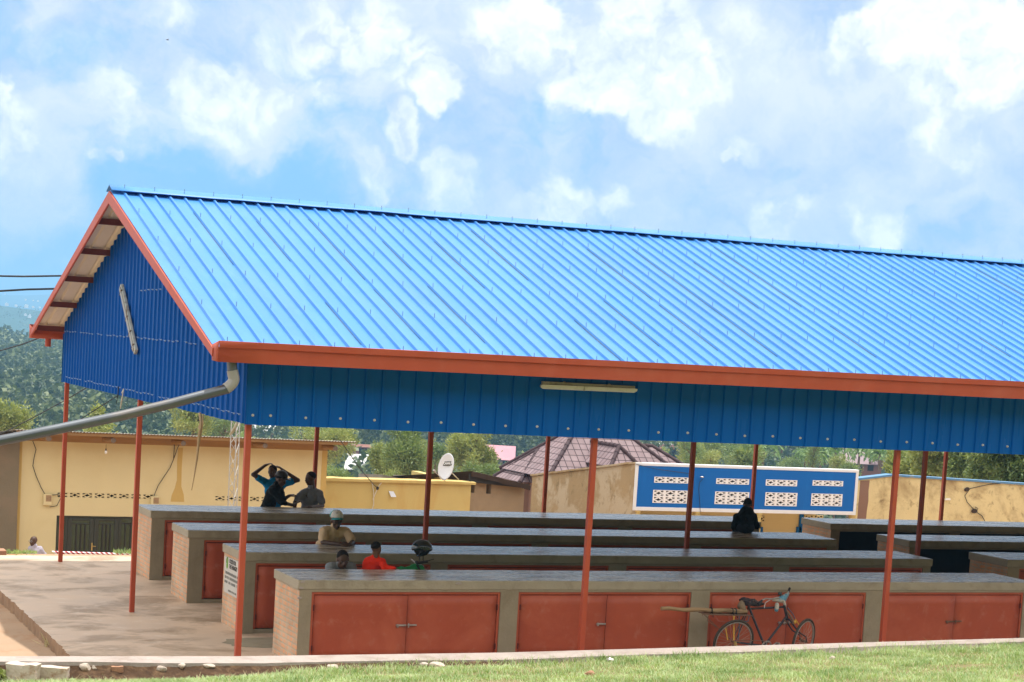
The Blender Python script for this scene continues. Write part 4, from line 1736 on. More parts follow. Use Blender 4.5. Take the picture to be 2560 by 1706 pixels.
# satellite dish
dc = at(1114.5, 1167, YL - .2)
sd_ = thing('satellite_dish', 'white oval satellite dish lettered CANAL+ on the low yellow wall', 'satellite dish', (dc.x, YL + .1, .75))
tgt = (CAM_O - dc)
tgt.z = 0
tgt.normalize()
side0 = V((0, 0, 1)).cross(tgt).normalized()
fd = (tgt * math.cos(R(42)) + side0 * math.sin(R(-42)))
fd = (fd + V((0, 0, .22))).normalized()
sx_ = V((0, 0, 1)).cross(fd).normalized()
sy_ = fd.cross(sx_)
mb = MB()
K, N = 7, 40
rw, rh = .275, .375
mb.v.append(dc - fd * .09)
for k in range(1, K + 1):
    q = k / K
    for i in range(N):
        a = 2 * math.pi * i / N
        mb.v.append(dc + sx_ * rw * q * math.cos(a) + sy_ * rh * q * math.sin(a) - fd * .09 * (1 - q * q))
for i in range(N):
    mb.face((0, 1 + i, 1 + (i + 1) % N))
for k in range(K - 1):
    for i in range(N):
        a, i2 = 1 + k * N, (i + 1) % N
        mb.face((a + i, a + N + i, a + N + i2, a + i2))
o = mb.build('reflector', 'dish_white', sd_, 180)
so = o.modifiers.new('thick', 'SOLIDIFY')
so.thickness = .014
so.offset = 0
mb = MB()
tl_ = R(7)
sxb, syb = sx_ * math.cos(tl_) + sy_ * math.sin(tl_), sy_ * math.cos(tl_) - sx_ * math.sin(tl_)
bc = dc + sy_ * .10 + fd * (-.062)
mb.obox(bc, sxb * .165, syb * .056, fd * .012)
bdg = mb.build('badge', 'black', sd_)
text('lettering', 'CANAL+', bc + fd * .0135, sxb, syb, .095, 'white', bdg, 1.0 * .82, .001, 'CENTER', .003)
mb = MB()
low = dc - sy_ * rh * .96
arm = dc + fd * .42 - sy_ * .22
mb.tube([low, arm], .011, 6)
mb.tube([arm - fd * .05, arm + fd * .03 + sy_ * .03], .028, 8)
mb.build('feed_arm', 'bare_steel', sd_)
mb = MB()
bk = dc - fd * .12 - sy_ * .05
mb.tube([bk, V((bk.x + .05, YL + .15, .95)), V((bk.x + .05, YL + .15, .74))], .022, 8)
mb.tube([bk, V((bk.x + .45, YL + .15, .79))], .014, 6)
mb.build('mount', 'bare_steel', sd_)

# brown mud-brick house with a sooty roof edge
mh = thing('mud_house', 'low brown mud walled house with two square holes under a sooty roof edge', 'house', (13.4, 25, -2.4))
a0, a1 = V((13.33, 24.35, 0)), V((15.6, 25.4, 0))
dv = (a1 - a0).normalized()
nv_ = V((dv.y, -dv.x, 0))


def mh_box(mb, s0, s1, z00, z01, z10, z11, th=.2, off=0.0):
    p = [a0 + dv * s0, a0 + dv * s1]
    pts = [p[0] + V((0, 0, z00)), p[1] + V((0, 0, z10)), p[1] + V((0, 0, z11)), p[0] + V((0, 0, z01))]
    pts = [q + nv_ * off for q in pts]
    bk_ = [q - nv_ * th for q in pts]
    mb.add(pts + bk_, [(0, 1, 2, 3), (7, 6, 5, 4), (0, 4, 5, 1), (1, 5, 6, 2), (2, 6, 7, 3), (3, 7, 4, 0)])


mb = MB()
mh_box(mb, 0, 2.5, -2.6, .42, -2.6, .27)
mh_box(mb, 0, .18, .42, .74, .41, .73)
mh_box(mb, .36, .85, .40, .72, .37, .68)
mh_box(mb, 1.05, 2.5, .36, .66, .27, .53)
mb.build('wall', 'mud_wall', mh)
mb = MB()
mh_box(mb, 0, 2.5, .40, .70, .27, .5, .02, -.16)
mb.build('opening', 'hole_dark', mh)
mb = MB()
n = 60
for i in range(n + 1):
    s = lerp(-.1, 2.45, i / n)
    zt = lerp(1.04, .60, i / n) + .012 * math.sin(s * 62) + .02 * fbm(s * 3, 1, 8)
    q = a0 + dv * s
    mb.v += [q + nv_ * .25 + V((0, 0, zt - .14)), q + nv_ * .28 + V((0, 0, zt)), q - nv_ * 3 + V((0, 0, zt - .45))]
for i in range(n):
    for k in range(2):
        a = i * 3 + k
        mb.face((a, a + 3, a + 4, a + 1))
mb.build('roof', 'dark_brown', mh, 60)
mb = MB()
mh_box(mb, -.05, 2.5, .72, .95, .5, .62, .05, .18)
mb.build('eave_board', 'black', mh)

# ochre side wall of the blue-fronted building and the building itself
YP = 22.0
bb = thing('blue_fronted_building', 'building with blue white-edged parapet, star screen blocks and yellow columns below', 'building', (17.3, YP, -2.3))
PX0, PX1, PZ0, PZ1 = 17.33, 24.65, .245, 1.565


def ptilt(x):
    return .008 * (x - PX0)


holes = []
for (ua, ub, va, vb, nz) in ((1636, 1720, 1192, 1209, 1), (1633, 1718, 1225, 1259, 2), (1791, 1872, 1196, 1212, 1), (1788, 1871, 1229, 1262, 2),
                             (1915, 1992, 1199, 1216, 1), (1914, 1991, 1231, 1266, 2), (2032, 2107, 1201, 1216, 1), (2029, 2104, 1234, 1266, 2)):
    a, b = at(ua, va, YP), at(ub, vb, YP)
    holes.append((a.x, b.x, b.z - .004, a.z, nz))
cols_ = sorted(set([PX0 + .09, PX1 - .09] + [h[0] for h in holes] + [h[1] for h in holes]))
mb = MB()
for xa, xb in zip(cols_, cols_[1:]):
    xm = (xa + xb) / 2
    hz = sorted([(h[2], h[3]) for h in holes if h[0] < xm < h[1]])
    z = PZ0 + .10
    for (za, zb_) in hz:
        mb.box(xa, xb, YP, YP + .15, z, za)
        z = zb_
    mb.box(xa, xb, YP, YP + .15, z, PZ1 - .08)
mb.build('parapet', 'panel_blue', bb)
mb = MB()
mb.box(PX0, PX1, YP - .012, YP + .17, PZ1 - .08, PZ1)
mb.box(PX0, PX1, YP - .012, YP + .17, PZ0, PZ0 + .105)
mb.box(PX0, PX0 + .095, YP - .012, YP + .17, PZ0 + .105, PZ1 - .08)
mb.box(PX1 - .095, PX1, YP - .012, YP + .17, PZ0 + .105, PZ1 - .08)
mb.build('border', 'white_paint', bb, bevel=.01)
for (xa, xb, za, zb_, nz) in holes:
    mb = MB()
    vent_cells(mb, xa, za, (xb - xa) / 3, (zb_ - za) / nz, 3, nz, YP - .008, .07, .21)
    mb.build('screen_block', 'vent_white', bb, recalc=False)
mb = MB()
mb.box(PX0, PX1, YP + .5, YP + .55, .3, 1.3)
mb.build('inner_wall', 'dark_brown', bb)
mb = MB()
mb.box(PX0 + .02, PX1 - .02, YP + .175, YP + 5, PZ0 + .02, PZ0 + .10)
mb.build('veranda_ceiling', 'yellow_wall', bb)
mb = MB()
mb.box(PX0 + .1, PX1 - .1, YP + 1.9, YP + 2.1, -2.5, PZ0 + .01)
wl = mb.build('wall', 'yellow_wall', bb)
for u in (1592, 1743, 1897, 2132):
    c = at(u, 1285, YP + .08)
    mb = MB()
    pr = [(.115, PZ0), (.115, PZ0 - .05), (.09, PZ0 - .06), (.105, PZ0 - .10), (.085, PZ0 - .12), (.085, -2.3)]
    mb.tube([(c.x, YP + .1, z) for r_, z in pr], [r_ for r_, z in pr], 16)
    mb.build('column', 'yellow_low', bb, 40)
for (ua, ub, va) in ((1607, 1662, 1289), (1741, 1777, 1290), (1893, 1912, 1290), (2010, 2057, 1288)):
    a, b = at(ua, va, YP + 1.88), at(ub, va, YP + 1.88)
    n_ = max(1, round((b.x - a.x) / .27))
    mb = MB()
    vent_cells(mb, a.x, a.z - .17, (b.x - a.x) / n_, .17, n_, 1, YP + 1.84, .05, .2)
    o = mb.build('vent_row', 'vent_cream', bb, recalc=False)
    mb = MB()
    mb.box(a.x, b.x, YP + 1.885, YP + 1.895, a.z - .17, a.z)
    mb.build('vent_back', 'hole_dark', o)
for (ua, ub, va) in ((1899, 1907, 1318), (2000, 2009, 1285), (1992, 2003, 1318)):
    a, b = at(ua, va, YP + 1.86), at(ub, va, YP + 1.86)
    mb = MB()
    mb.box(a.x, b.x, YP + 1.84, YP + 1.89, -2.5, a.z)
    mb.build('door_frame', 'panel_blue', bb)
ow = thing('ochre_wall', 'stained ochre mud wall running back from the blue parapet', 'wall', (PX0, 28, -2.3))
p0, p1 = V((PX0 - .02, YP + .02, 1.53)), V((PX0 - .02, 28.6, .60))
mb = MB()
n = 24
for i in range(n + 1):
    q = p0.lerp(p1, i / n)
    zt = q.z + .02 * fbm(q.y * 2, 1, 77)
    mb.v += [V((q.x, q.y, -2.6)), V((q.x, q.y, zt)), V((q.x + .18, q.y, zt + .01)), V((q.x + .18, q.y, -2.6))]
for i in range(n):
    for k in range(3):
        a = i * 4 + k
        mb.face((a, a + 1, a + 5, a + 4))
mb.face((0, 3, 2, 1))
mb.face((n * 4, n * 4 + 1, n * 4 + 2, n * 4 + 3))
mb.build('wall_body', 'ochre_mud', ow)
mb = MB()
for i in range(n):
    a, b = p0.lerp(p1, i / n), p0.lerp(p1, (i + 1) / n)
    h = .015 * fbm(a.y * 4, 6, 3)
    mb.bar(a + V((.08, 0, .028 + h)), b + V((.08, .01, .028 + h)), .30, .05)
mb.build('coping', 'ochre_mud', ow)
lf_ = at(1755, 1193, YP - .1)
mb = MB()
mb.ball(lf_, (.06, 0, 0), (0, .05, 0), (0, 0, .025), 10, 6)
lk = mb.build('eave_lamp', 'bare_steel', bb, 60)
mb = MB()
mb.tube([at(u, v, YP - .03) for u, v in ((1757, 1198), (1749, 1206), (1747, 1225), (1749, 1250), (1751, 1285))], .007, 5)
mb.tube([at(1590, 1161, YP - .04), at(1640, 1173, YP - .06), at(1690, 1180, YP - .05), at(1722, 1184, YP - .03)], .008, 5)
mb.build('wire', 'cable', lk)

# pocked yellow wall on the right
yw = thing('pocked_wall', 'tall yellow pockmarked wall with faded blue coping at the right', 'wall', (25, 22.45, -2.3))
YW = 22.45
wq = [at(2142, 1196, YW), at(2228, 1186, YW), at(2560, 1208, YW)]
slope = (wq[2].z - wq[1].z) / (wq[2].x - wq[1].x)
wp = [(wq[0].x, -2.5), (wq[0].x, wq[0].z), (wq[1].x, wq[1].z), (wq[2].x, wq[2].z), (wq[2].x + 9, wq[2].z + slope * 9), (wq[2].x + 9, -2.5)]
mb = MB()
mb.prism([(x, z - .06 if z > 0 else z) for x, z in wp], 'y', YW, YW + .22)
mb.build('wall_body', 'yellow_pock', yw)
mb = MB()
for (xa, za), (xb, zb_) in zip(wp[1:], wp[2:5]):
    mb.prism([(xa, za - .058), (xb, zb_ - .058), (xb, zb_ + .0), (xa, za + .0)], 'y', YW - .05, YW + .28)
mb.build('coping', 'coping_blue', yw)
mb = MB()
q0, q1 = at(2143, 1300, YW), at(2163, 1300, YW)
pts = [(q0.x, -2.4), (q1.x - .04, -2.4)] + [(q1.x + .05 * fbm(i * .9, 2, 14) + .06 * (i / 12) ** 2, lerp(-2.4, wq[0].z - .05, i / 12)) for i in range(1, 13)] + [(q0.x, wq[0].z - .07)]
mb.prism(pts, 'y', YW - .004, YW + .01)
mb.build('shade_strip', 'wall_earth_far', yw)  # dark strip painting the shade beside the blue parapet
mb = MB()
for cb in ([(2520, 1207), (2470, 1212), (2425, 1222), (2412, 1240), (2418, 1256), (2440, 1280), (2455, 1290), (2462, 1303)], [(2432, 1274), (2440, 1280), (2445, 1272), (2438, 1268)]):
    mb.tube([at(u, v, YW - .03) for u, v in cb], .011, 5)
mb.build('wire', 'cable', yw)
mb = MB()
c = at(2417, 1224, YW - .03)
mb.ball(c, (.10, 0, .03), (0, .02, 0), (-.02, 0, .06), 9, 6)
c = at(2436, 1278, YW - .03)
mb.ball(c, (.12, 0, .0), (0, .02, 0), (0, 0, .07), 9, 6)
mb.build('soot_knot', 'dark_brown', yw)
mb = MB()
a, b = at(2363, 1249, YW - .05), at(2375, 1249, YW - .05)
mb.tube([a, b], .03, 8)
mb.build('pipe_stub', 'white', yw)

# ------------------------------------------------------------------ tiled hip roof house
def tilemat(name, c1, c2, line):
    m = bpy.data.materials.new(name)
    m.use_nodes = True
    t = NT(m.node_tree)
    uv = t.n('ShaderNodeUVMap')
    br = t.n('ShaderNodeTexBrick')
    t.link(uv.outputs[0], br.inputs['Vector'])
    br.offset = 0.0
    br.inputs['Scale'].default_value = 1.0
    br.inputs['Brick Width'].default_value = .31
    br.inputs['Row Height'].default_value = .33
    br.inputs['Mortar Size'].default_value = .022
    br.inputs['Mortar Smooth'].default_value = .2
    for k, c in (('Color1', c1), ('Color2', c2), ('Mortar', line)):
        br.inputs[k].default_value = (*c, 1)
    b = t.n('ShaderNodeBsdfPrincipled')
    n1 = t.noise(uv.outputs[0], 1.4, 4)
    c = t.mix(1.0, br.outputs['Color'], t.ramp(n1.outputs['Fac'], [(.3, .85), (.7, 1.12)]), 'MULTIPLY')
    t.link(c, b.inputs['Base Color'])
    b.inputs['Roughness'].default_value = .7
    b.inputs['Specular IOR Level'].default_value = .2
    sp = t.n('ShaderNodeSeparateXYZ')
    t.link(uv.outputs[0], sp.inputs[0])
    row = t.math('FRACT', t.math('DIVIDE', sp.outputs['Y'], .33))
    wave = t.math('MULTIPLY', t.math('ABSOLUTE', t.math('SINE', t.math('MULTIPLY', sp.outputs['X'], math.pi / .31))), .5)
    bp = t.n('ShaderNodeBump')
    bp.inputs['Distance'].default_value = .06
    bp.inputs['Strength'].default_value = .8
    t.link(t.math('SUBTRACT', wave, row), bp.inputs['Height'])
    t.link(bp.outputs[0], b.inputs['Normal'])
    o = t.n('ShaderNodeOutputMaterial')
    t.link(b.outputs[0], o.inputs[0])
    MATS[name] = m


tilemat('roof_tile', (0.225, 0.170, 0.185), (0.195, 0.142, 0.155), (0.055, 0.035, 0.042))


def hip(parent, x0, x1, y0, y1, ze, s, end_left=True, end_right=True, axis='x', front_only=False):
    """hip roof; returns the sheet object (uv in metres: along the eave, up the slope)"""
    h = (y1 - y0) / 2 if axis == 'x' else (x1 - x0) / 2
    za = ze + h * s
    if axis == 'x':
        ym = (y0 + y1) / 2
        ra, rb = V((x0 + (h if end_left else 0), ym, za)), V((x1 - (h if end_right else 0), ym, za))
        A, B, C_, D_ = V((x0, y0, ze)), V((x1, y0, ze)), V((x1, y1, ze)), V((x0, y1, ze))
        fs = [[A, B, rb, ra], [C_, D_, ra, rb]]
        if end_left:
            fs.append([D_, A, ra])
        if end_right:
            fs.append([B, C_, rb])
        ridges = [(ra, rb)] + ([(A, ra), (D_, ra)] if end_left else []) + ([(B, rb), (C_, rb)] if end_right else [])
    else:
        xm = (x0 + x1) / 2
        ra, rb = V((xm, y0 + h, za)), V((xm, y1, za))
        A, B, C_, D_ = V((x0, y0, ze)), V((x1, y0, ze)), V((x1, y1, ze)), V((x0, y1, ze))
        fs = [[A, B, ra], [B, C_, rb, ra], [D_, A, ra, rb]]
        ridges = [(A, ra), (B, ra), (ra, rb)]
    mb = MB()
    uvs = []
    for f in fs:
        mb.quad(*f)
        e = (f[1] - f[0]).normalized()
        n = e.cross(f[2] - f[0]).normalized()
        up = n.cross(e)
        uvs.append([((p - f[0]).dot(e) + 100.0, (p - f[0]).dot(up)) for p in f])
    o = mb.build('roof', 'roof_tile', parent, recalc=False)
    uvl = o.data.uv_layers.new(name='uv')
    k = 0
    for f in uvs:
        for q in f:
            uvl.data[k].uv = q
            k += 1
    for a, b in ridges:
        r = MB()
        n_ = max(2, int((b - a).length / .36))
        for i in range(n_):
            p, q = a.lerp(b, i / n_), a.lerp(b, (i + 1) / n_)
            r.tube([p, q + (q - p) * .08], [.095, .075], 8)
        r.build('ridge_tile', 'roof_tile', o, 50)
    mb = MB()
    mb.tube([ra, rb], .08, 8)
    return o


th = thing('tiled_house', 'house with steep mauve brown tiled hip roofs beyond the ochre wall', 'house', (27, 42, -3))
hip(th, 24.2, 30.6, 42.0, 46.6, -.5, .86)
hip(th, 23.95, 28.0, 44.0, 46.6, -.85, .95, True, False)
hip(th, 26.15, 27.5, 40.55, 44.5, .12, 1.15, axis='y')
hip(th, 29.6, 31.6, 43.5, 46.2, -.2, .7, False, True)
mb = MB()
mb.box(24.5, 30.3, 42.3, 46.3, -3.4, -.5)
mb.box(24.1, 26.5, 44.3, 46.4, -3.4, -.85)
mb.box(26.3, 27.35, 40.75, 42.3, -3.4, .1)
mb.build('wall', 'wall_earth_far', th)


# ------------------------------------------------------------------ houses on the opposite slope
def far_house(name, label, u, v, D, w_, d_, hw, hr, rot, roof, wall):
    c = atd(u, v, D)
    t = thing(name, label, 'house', c)
    cs, sn = math.cos(R(rot)), math.sin(R(rot))
    T = lambda x, y, z: V((c.x + x * cs - y * sn, c.y + x * sn + y * cs, c.z + z))
    mb = MB()
    a, b = w_ / 2, d_ / 2
    zb_ = -hw - 2.0
    mb.add([T(-a, -b, zb_), T(a, -b, zb_), T(a, b, zb_), T(-a, b, zb_), T(-a, -b, 0), T(a, -b, 0), T(a, b, 0), T(-a, b, 0), T(-a, 0, hr * .92), T(a, 0, hr * .92)],
           [(0, 1, 5, 4), (1, 2, 6, 9, 5), (2, 3, 7, 6), (3, 0, 4, 8, 7)])
    mb.build('wall', wall, t)
    mb = MB()
    e = .5
    a2, b2 = a + e, b + e
    k = e * hr / b
    mb.add([T(-a2, -b2, -k), T(a2, -b2, -k), T(a2, 0, hr), T(-a2, 0, hr), T(-a2, b2, -k), T(a2, b2, -k)], [(0, 1, 2, 3), (3, 2, 5, 4)])
    o = mb.build('roof', roof, t, recalc=False)
    so = o.modifiers.new('thick', 'SOLIDIFY')
    so.thickness = .12
    mb = MB()
    mb.add([T(-a * .3, -b - .03, -hw), T(-a * .3 + .9, -b - .03, -hw), T(-a * .3 + .9, -b - .03, -.4), T(-a * .3, -b - .03, -.4)], [(0, 1, 2, 3)])
    mb.add([T(a * .3, -b - .03, -hw + .9), T(a * .3 + .9, -b - .03, -hw + .9), T(a * .3 + .9, -b - .03, -.5), T(a * .3, -b - .03, -.5)], [(0, 1, 2, 3)])
    mb.build('opening', 'hole_dark', t)
    return t


GH = 'houses on the opposite hillside'
far_house('hillside_house', 'far house with a shining white metal roof between the trees', 913, 1166, 300, 5.2, 3.6, 2.4, 1.9, -28, 'roof_white', 'wall_earth_far')
far_house('hillside_house', 'far red brick block standing above the white metal roof', 902, 1115, 340, 3.6, 3.4, 3.6, .3, -10, 'wall_brick_far', 'wall_brick_far')
far_house('hillside_house', 'far house with a salmon pink roof right of the satellite dish', 1248, 1142, 360, 5.2, 5.6, 2.4, 2.2, -24, 'roof_pink', 'wall_earth_far')
far_house('hillside_house', 'small far house with a pink gable left of the salmon pink roof', 1212, 1137, 370, 2.4, 3.2, 2.4, 1.0, -24, 'roof_pink', 'wall_earth_far')
far_house('hillside_house', 'far long house with a mauve sheet roof above the blue parapet', 2150, 1150, 280, 6.0, 3.4, 2.4, 1.7, -24, 'roof_mauve', 'wall_brick_far')
far_house('hillside_house', 'far house with pale roof just beside the front corner post', 652, 1072, 380, 5.0, 4.0, 2.4, 1.2, -20, 'roof_white', 'wall_brick_far')
far_house('hillside_house', 'far small white roofed house left of the front corner post', 578, 1076, 400, 3.4, 3.0, 2.4, 1.2, -20, 'roof_white', 'wall_earth_far')
far_house('hillside_house', 'far long low dark brick house above the left end of the blue parapet', 1690, 1120, 380, 6.0, 3.0, 2.0, .6, -24, 'wall_brick_far', 'wall_brick_far')
far_house('hillside_house', 'far white shed partly hidden above the left end of the blue parapet', 1655, 1108, 410, 3.8, 2.5, 2.0, .8, -24, 'roof_white', 'wall_earth_far')
far_house('hillside_house', 'far tiny white roof above the mauve sheet roof', 2110, 1125, 420, 3.0, 2.4, 2.0, .8, -24, 'roof_white', 'wall_earth_far')
far_house('hillside_house', 'far tiny white hut left of the mauve sheet roof', 1985, 1120, 430, 1.8, 2.2, 2.0, .8, -24, 'roof_white', 'wall_earth_far')
far_house('hillside_house', 'far red brown roofs high on the slope beside the mauve roof', 2152, 1116, 440, 7.0, 3.0, 2.0, .9, -24, 'wall_brick_far', 'wall_brick_far')

# white specks on the distant blue hills at the left
hb = thing('distant_house', 'tiny pale house on the distant blue hills', 'house', atd(66, 764, 2350), 'tiny houses on the distant hills')
mb = MB()
c = atd(66, 764, 2350)
mb.box(c.x - 2.3, c.x + 2.3, c.y - 2, c.y + 2, c.z - 3, c.z + .6)
mb.build('wall', 'white', hb)
mb = MB()
mb.prism([(c.x - 2.7, c.z + .5), (c.x + 2.7, c.z + .5), (c.x, c.z + 1.5)], 'y', c.y - 2.4, c.y + 2.4)
mb.build('roof', 'roof_white', hb)
for (u, v, D, s) in ((17, 760, 2400, .9), (40, 763, 2400, .7), (83, 767, 2350, .6), (100, 768, 2350, .5), (64, 786, 2100, .6), (75, 787, 2100, .5), (74, 791, 2050, .7),
                     (64, 749, 2600, .5), (83, 751, 2600, .4), (13, 734, 4500, .9), (95, 752, 2600, .5)):
    dup(hb, atd(u, v, D), 0, s)

# ------------------------------------------------------------------ foliage
def leaf_object(name, cen, dirs, ln, wd_, m, parent=None, loc=(0, 0, 0)):
    """many diamond leaves as one mesh (numpy)"""
    n = len(cen)
    d = dirs / (np.linalg.norm(dirs, axis=1, keepdims=True) + 1e-9)
    rnd = rng.normal(size=(n, 3))
    s = np.cross(d, rnd)
    s /= (np.linalg.norm(s, axis=1, keepdims=True) + 1e-9)
    ln = np.asarray(ln).reshape(-1, 1) * np.ones((n, 1))
    wd_ = np.asarray(wd_).reshape(-1, 1) * np.ones((n, 1))
    v = np.empty((n, 4, 3))
    v[:, 0] = cen
    v[:, 1] = cen + d * ln * .45 + s * wd_ * .5
    v[:, 2] = cen + d * ln
    v[:, 3] = cen + d * ln * .45 - s * wd_ * .5
    v = (v.reshape(-1, 3) - np.array(loc)).astype(np.float32)
    me = bpy.data.meshes.new(name)
    me.vertices.add(n * 4)
    me.vertices.foreach_set('co', v.ravel())
    me.loops.add(n * 4)
    me.loops.foreach_set('vertex_index', np.arange(n * 4, dtype=np.int32))
    me.polygons.add(n)
    me.polygons.foreach_set('loop_start', np.arange(0, n * 4, 4, dtype=np.int32))
    me.materials.append(MATS[m])
    me.update(calc_edges=True)
    me.validate()
    o = bpy.data.objects.new(name, me)
    COL.objects.link(o)
    if parent is not None:
        o.parent = parent
    else:
        o['_loc'] = tuple(loc)
        o.location = loc
    return o


def crown_points(blobs, n, tuft=.3, per=9, droop=0.0):
    """leaf positions: tufts spread over the shells of several ellipsoids"""
    w_ = np.array([b[3] * b[4] for b in blobs])
    k = max(1, n // per)
    which = rng.choice(len(blobs), size=k, p=w_ / w_.sum())
    u = rng.normal(size=(k, 3))
    u /= np.linalg.norm(u, axis=1, keepdims=True)
    rad = rng.uniform(.45, 1.08, size=(k, 1)) ** .6
    bc = np.array([[b[0], b[1], b[2]] for b in blobs])[which]
    br = np.array([[b[3], b[3], b[4]] for b in blobs])[which]
    tc_ = bc + u * br * rad
    cen = np.repeat(tc_, per, axis=0) + rng.normal(size=(k * per, 3)) * tuft * .45
    dirs = np.repeat(u, per, axis=0) * .7 + rng.normal(size=(k * per, 3)) * .6
    dirs[:, 2] += .25 - droop
    return cen, dirs


def tree(label, u, v, D, rw, rh, m, n=4500, leaf=.22, lw=.07, lobes=7, droop=0.0, group='trees beyond the hall', kind='tree', ground=None):
    """rw, rh: crown half width / half height in photograph pixels"""
    c = atd(u, v, D)
    k = D / CAM_F
    rw, rh = rw * k * 1.18, rh * k * 1.12
    lobes = lobes + 4
    n = int(n * 1.25)
    gz = ground if ground is not None else (ground_z(c.x, c.y) if D < 160 else hill_at(c.x, c.y))
    gz = min(gz, c.z - rh * 1.15)
    t = thing(kind, label, 'tree', (c.x, c.y, gz), group)
    blobs = [(c.x, c.y, c.z, rw * .50, rh * .58)]
    for i in range(lobes):
        a = 6.283 * i / lobes + rng.uniform(-.4, .4)
        zz = rng.uniform(-.75, .8)
        rr = math.sqrt(max(.05, 1 - zz * zz)) * rng.uniform(.55, .98)
        s = rng.uniform(.20, .42)
        blobs.append((c.x + rw * rr * math.cos(a), c.y + rw * rr * math.sin(a), c.z + rh * zz * rng.uniform(.7, 1.0), rw * s, rh * s * rng.uniform(.7, 1.2)))
    cen, dirs = crown_points(blobs, n, leaf * 1.2, 9, droop)
    leaf_object('crown', cen, dirs, rng.uniform(.7, 1.3, size=len(cen)) * leaf, lw, m, t, t['_loc'])
    mb = MB()
    top = V((c.x, c.y, c.z + rh * .45))
    base = V((c.x + rw * .1, c.y, gz - .2))
    mid = V((c.x - rw * .06, c.y, lerp(gz, c.z, .6)))
    r0 = max(.07, rw * .12)
    mb.tube([base, mid, V((c.x, c.y, c.z - rh * .3)), top], [r0, r0 * .75, r0 * .55, r0 * .12], 8)
    for b in blobs[1:]:
        st = V((c.x, c.y, min(c.z, b[2]) - rh * .3))
        mb.tube([st, st.lerp(V(b[:3]), .55) + V((0, 0, -rh * .05)), V(b[:3])], [r0 * .4, r0 * .28, r0 * .08], 6)
    mb.build('trunk', 'bark', t, 60)
    return t


tree('bright yellow green tree at the left frame edge above the slanting pipe', -18, 1062, 100, 62, 72, 'leaf_olive', 5000)
tree('small bright green crown beside the left frame edge above the slanting pipe', 45, 1062, 100, 27, 48, 'leaf_olive', 2600)
tree('yellowish round tree behind the roof of the yellow house, under the gable', 484, 1050, 120, 48, 40, 'leaf_olive', 3600)
tree('dark green tree between the gable edge and the front corner post', 560, 1075, 150, 40, 32, 'leaf_mid', 2600)
tree('thin leafy sapling poking over the yellow house roof, left of the second post', 242, 1050, 90, 10, 38, 'leaf_olive', 700)
tree('low bright shrub poking over the yellow house roof beneath the pipe', 248, 1082, 90, 24, 18, 'leaf_olive', 900)
tree('broad pale olive tree behind the right end of the yellow house', 805, 1122, 130, 72, 58, 'leaf_olive', 6000)
tree('olive shrub tree above the left end of the low yellow wall', 840, 1198, 115, 44, 26, 'leaf_mid', 3000)
tree('feathery tree behind the slanting roof slab of the low yellow wall', 958, 1160, 115, 24, 56, 'leaf_olive', 4200, leaf=.26, lw=.06)
tree('tall dark tree beside the post left of the satellite dish', 1015, 1128, 110, 42, 74, 'leaf_mid', 6000, leaf=.26, lw=.07)
tree('leafy green bush left of the post beside the satellite dish', 985, 1200, 112, 45, 28, 'leaf_olive', 2400)
tree('tall yellow green tree just right of the satellite dish', 1178, 1125, 118, 46, 58, 'leaf_olive', 5200, leaf=.26, lw=.07)
tree('spreading green bush behind the sooty roof of the mud house', 1225, 1190, 110, 48, 36, 'leaf_mid', 3200)
tree('round yellowish bush above the blue parapet near its middle', 1775, 1148, 160, 26, 22, 'leaf_olive', 1500)
tree('tall grey green tree above the left half of the blue parapet', 1735, 1132, 170, 34, 40, 'leaf_mid', 2600)
tree('rounded dark tree above the middle of the blue parapet', 1850, 1145, 165, 42, 26, 'leaf_mid', 2600)
tree('narrow dark tree above the right half of the blue parapet', 2035, 1125, 180, 16, 60, 'leaf_mid', 1700)
tree('orange tinged bush under the mauve roof', 2095, 1162, 170, 20, 20, 'leaf_olive', 1200)
tree('dull green bush under the mauve roof beside the front post', 2128, 1172, 160, 24, 18, 'leaf_mid', 1200)
tree('yellow olive tree right of the front post over the pocked wall', 2265, 1160, 88, 38, 44, 'leaf_olive', 3800)
tree('feathery olive tree between the two dark posts on the right', 2345, 1150, 84, 50, 58, 'leaf_olive', 5200, droop=.5)
tree('drooping green tree just right of the rightmost post', 2415, 1155, 80, 34, 50, 'leaf_mid', 4200, droop=.7)
tree('big dark green tree at the right frame edge above the pocked wall', 2545, 1135, 72, 66, 72, 'leaf_dark', 8000, droop=.8)
tree('mid green tree left of the big dark tree at the right frame edge', 2475, 1160, 76, 42, 50, 'leaf_mid', 5200, droop=.8)

# more trees of the same mixed kind filling the valley behind the walls
for i in range(34):
    if i < 16:
        u, v, D = random.uniform(560, 1260), random.uniform(1120, 1200), random.uniform(125, 210)
    else:
        u, v, D = random.uniform(1600, 2290), random.uniform(1112, 1172), random.uniform(150, 260)
    r_ = random.uniform(18, 36)
    if 850 < u + r_ and u - r_ < 960 or 1180 < u + r_ and u - r_ < 1300 or 2060 < u < 2240 or 1630 < u < 1720 and v < 1135:
        continue
    tree('mixed green tree in the valley behind the low walls', u, v, D, r_, r_ * random.uniform(.8, 1.5), ('leaf_olive', 'leaf_mid', 'leaf_mid')[i % 3], 1500, leaf=.30, lw=.12, group='valley trees behind the low walls')

# wood on the opposite slope: one mass of many small crowns
cs_, ds_, ls_ = [], [], []


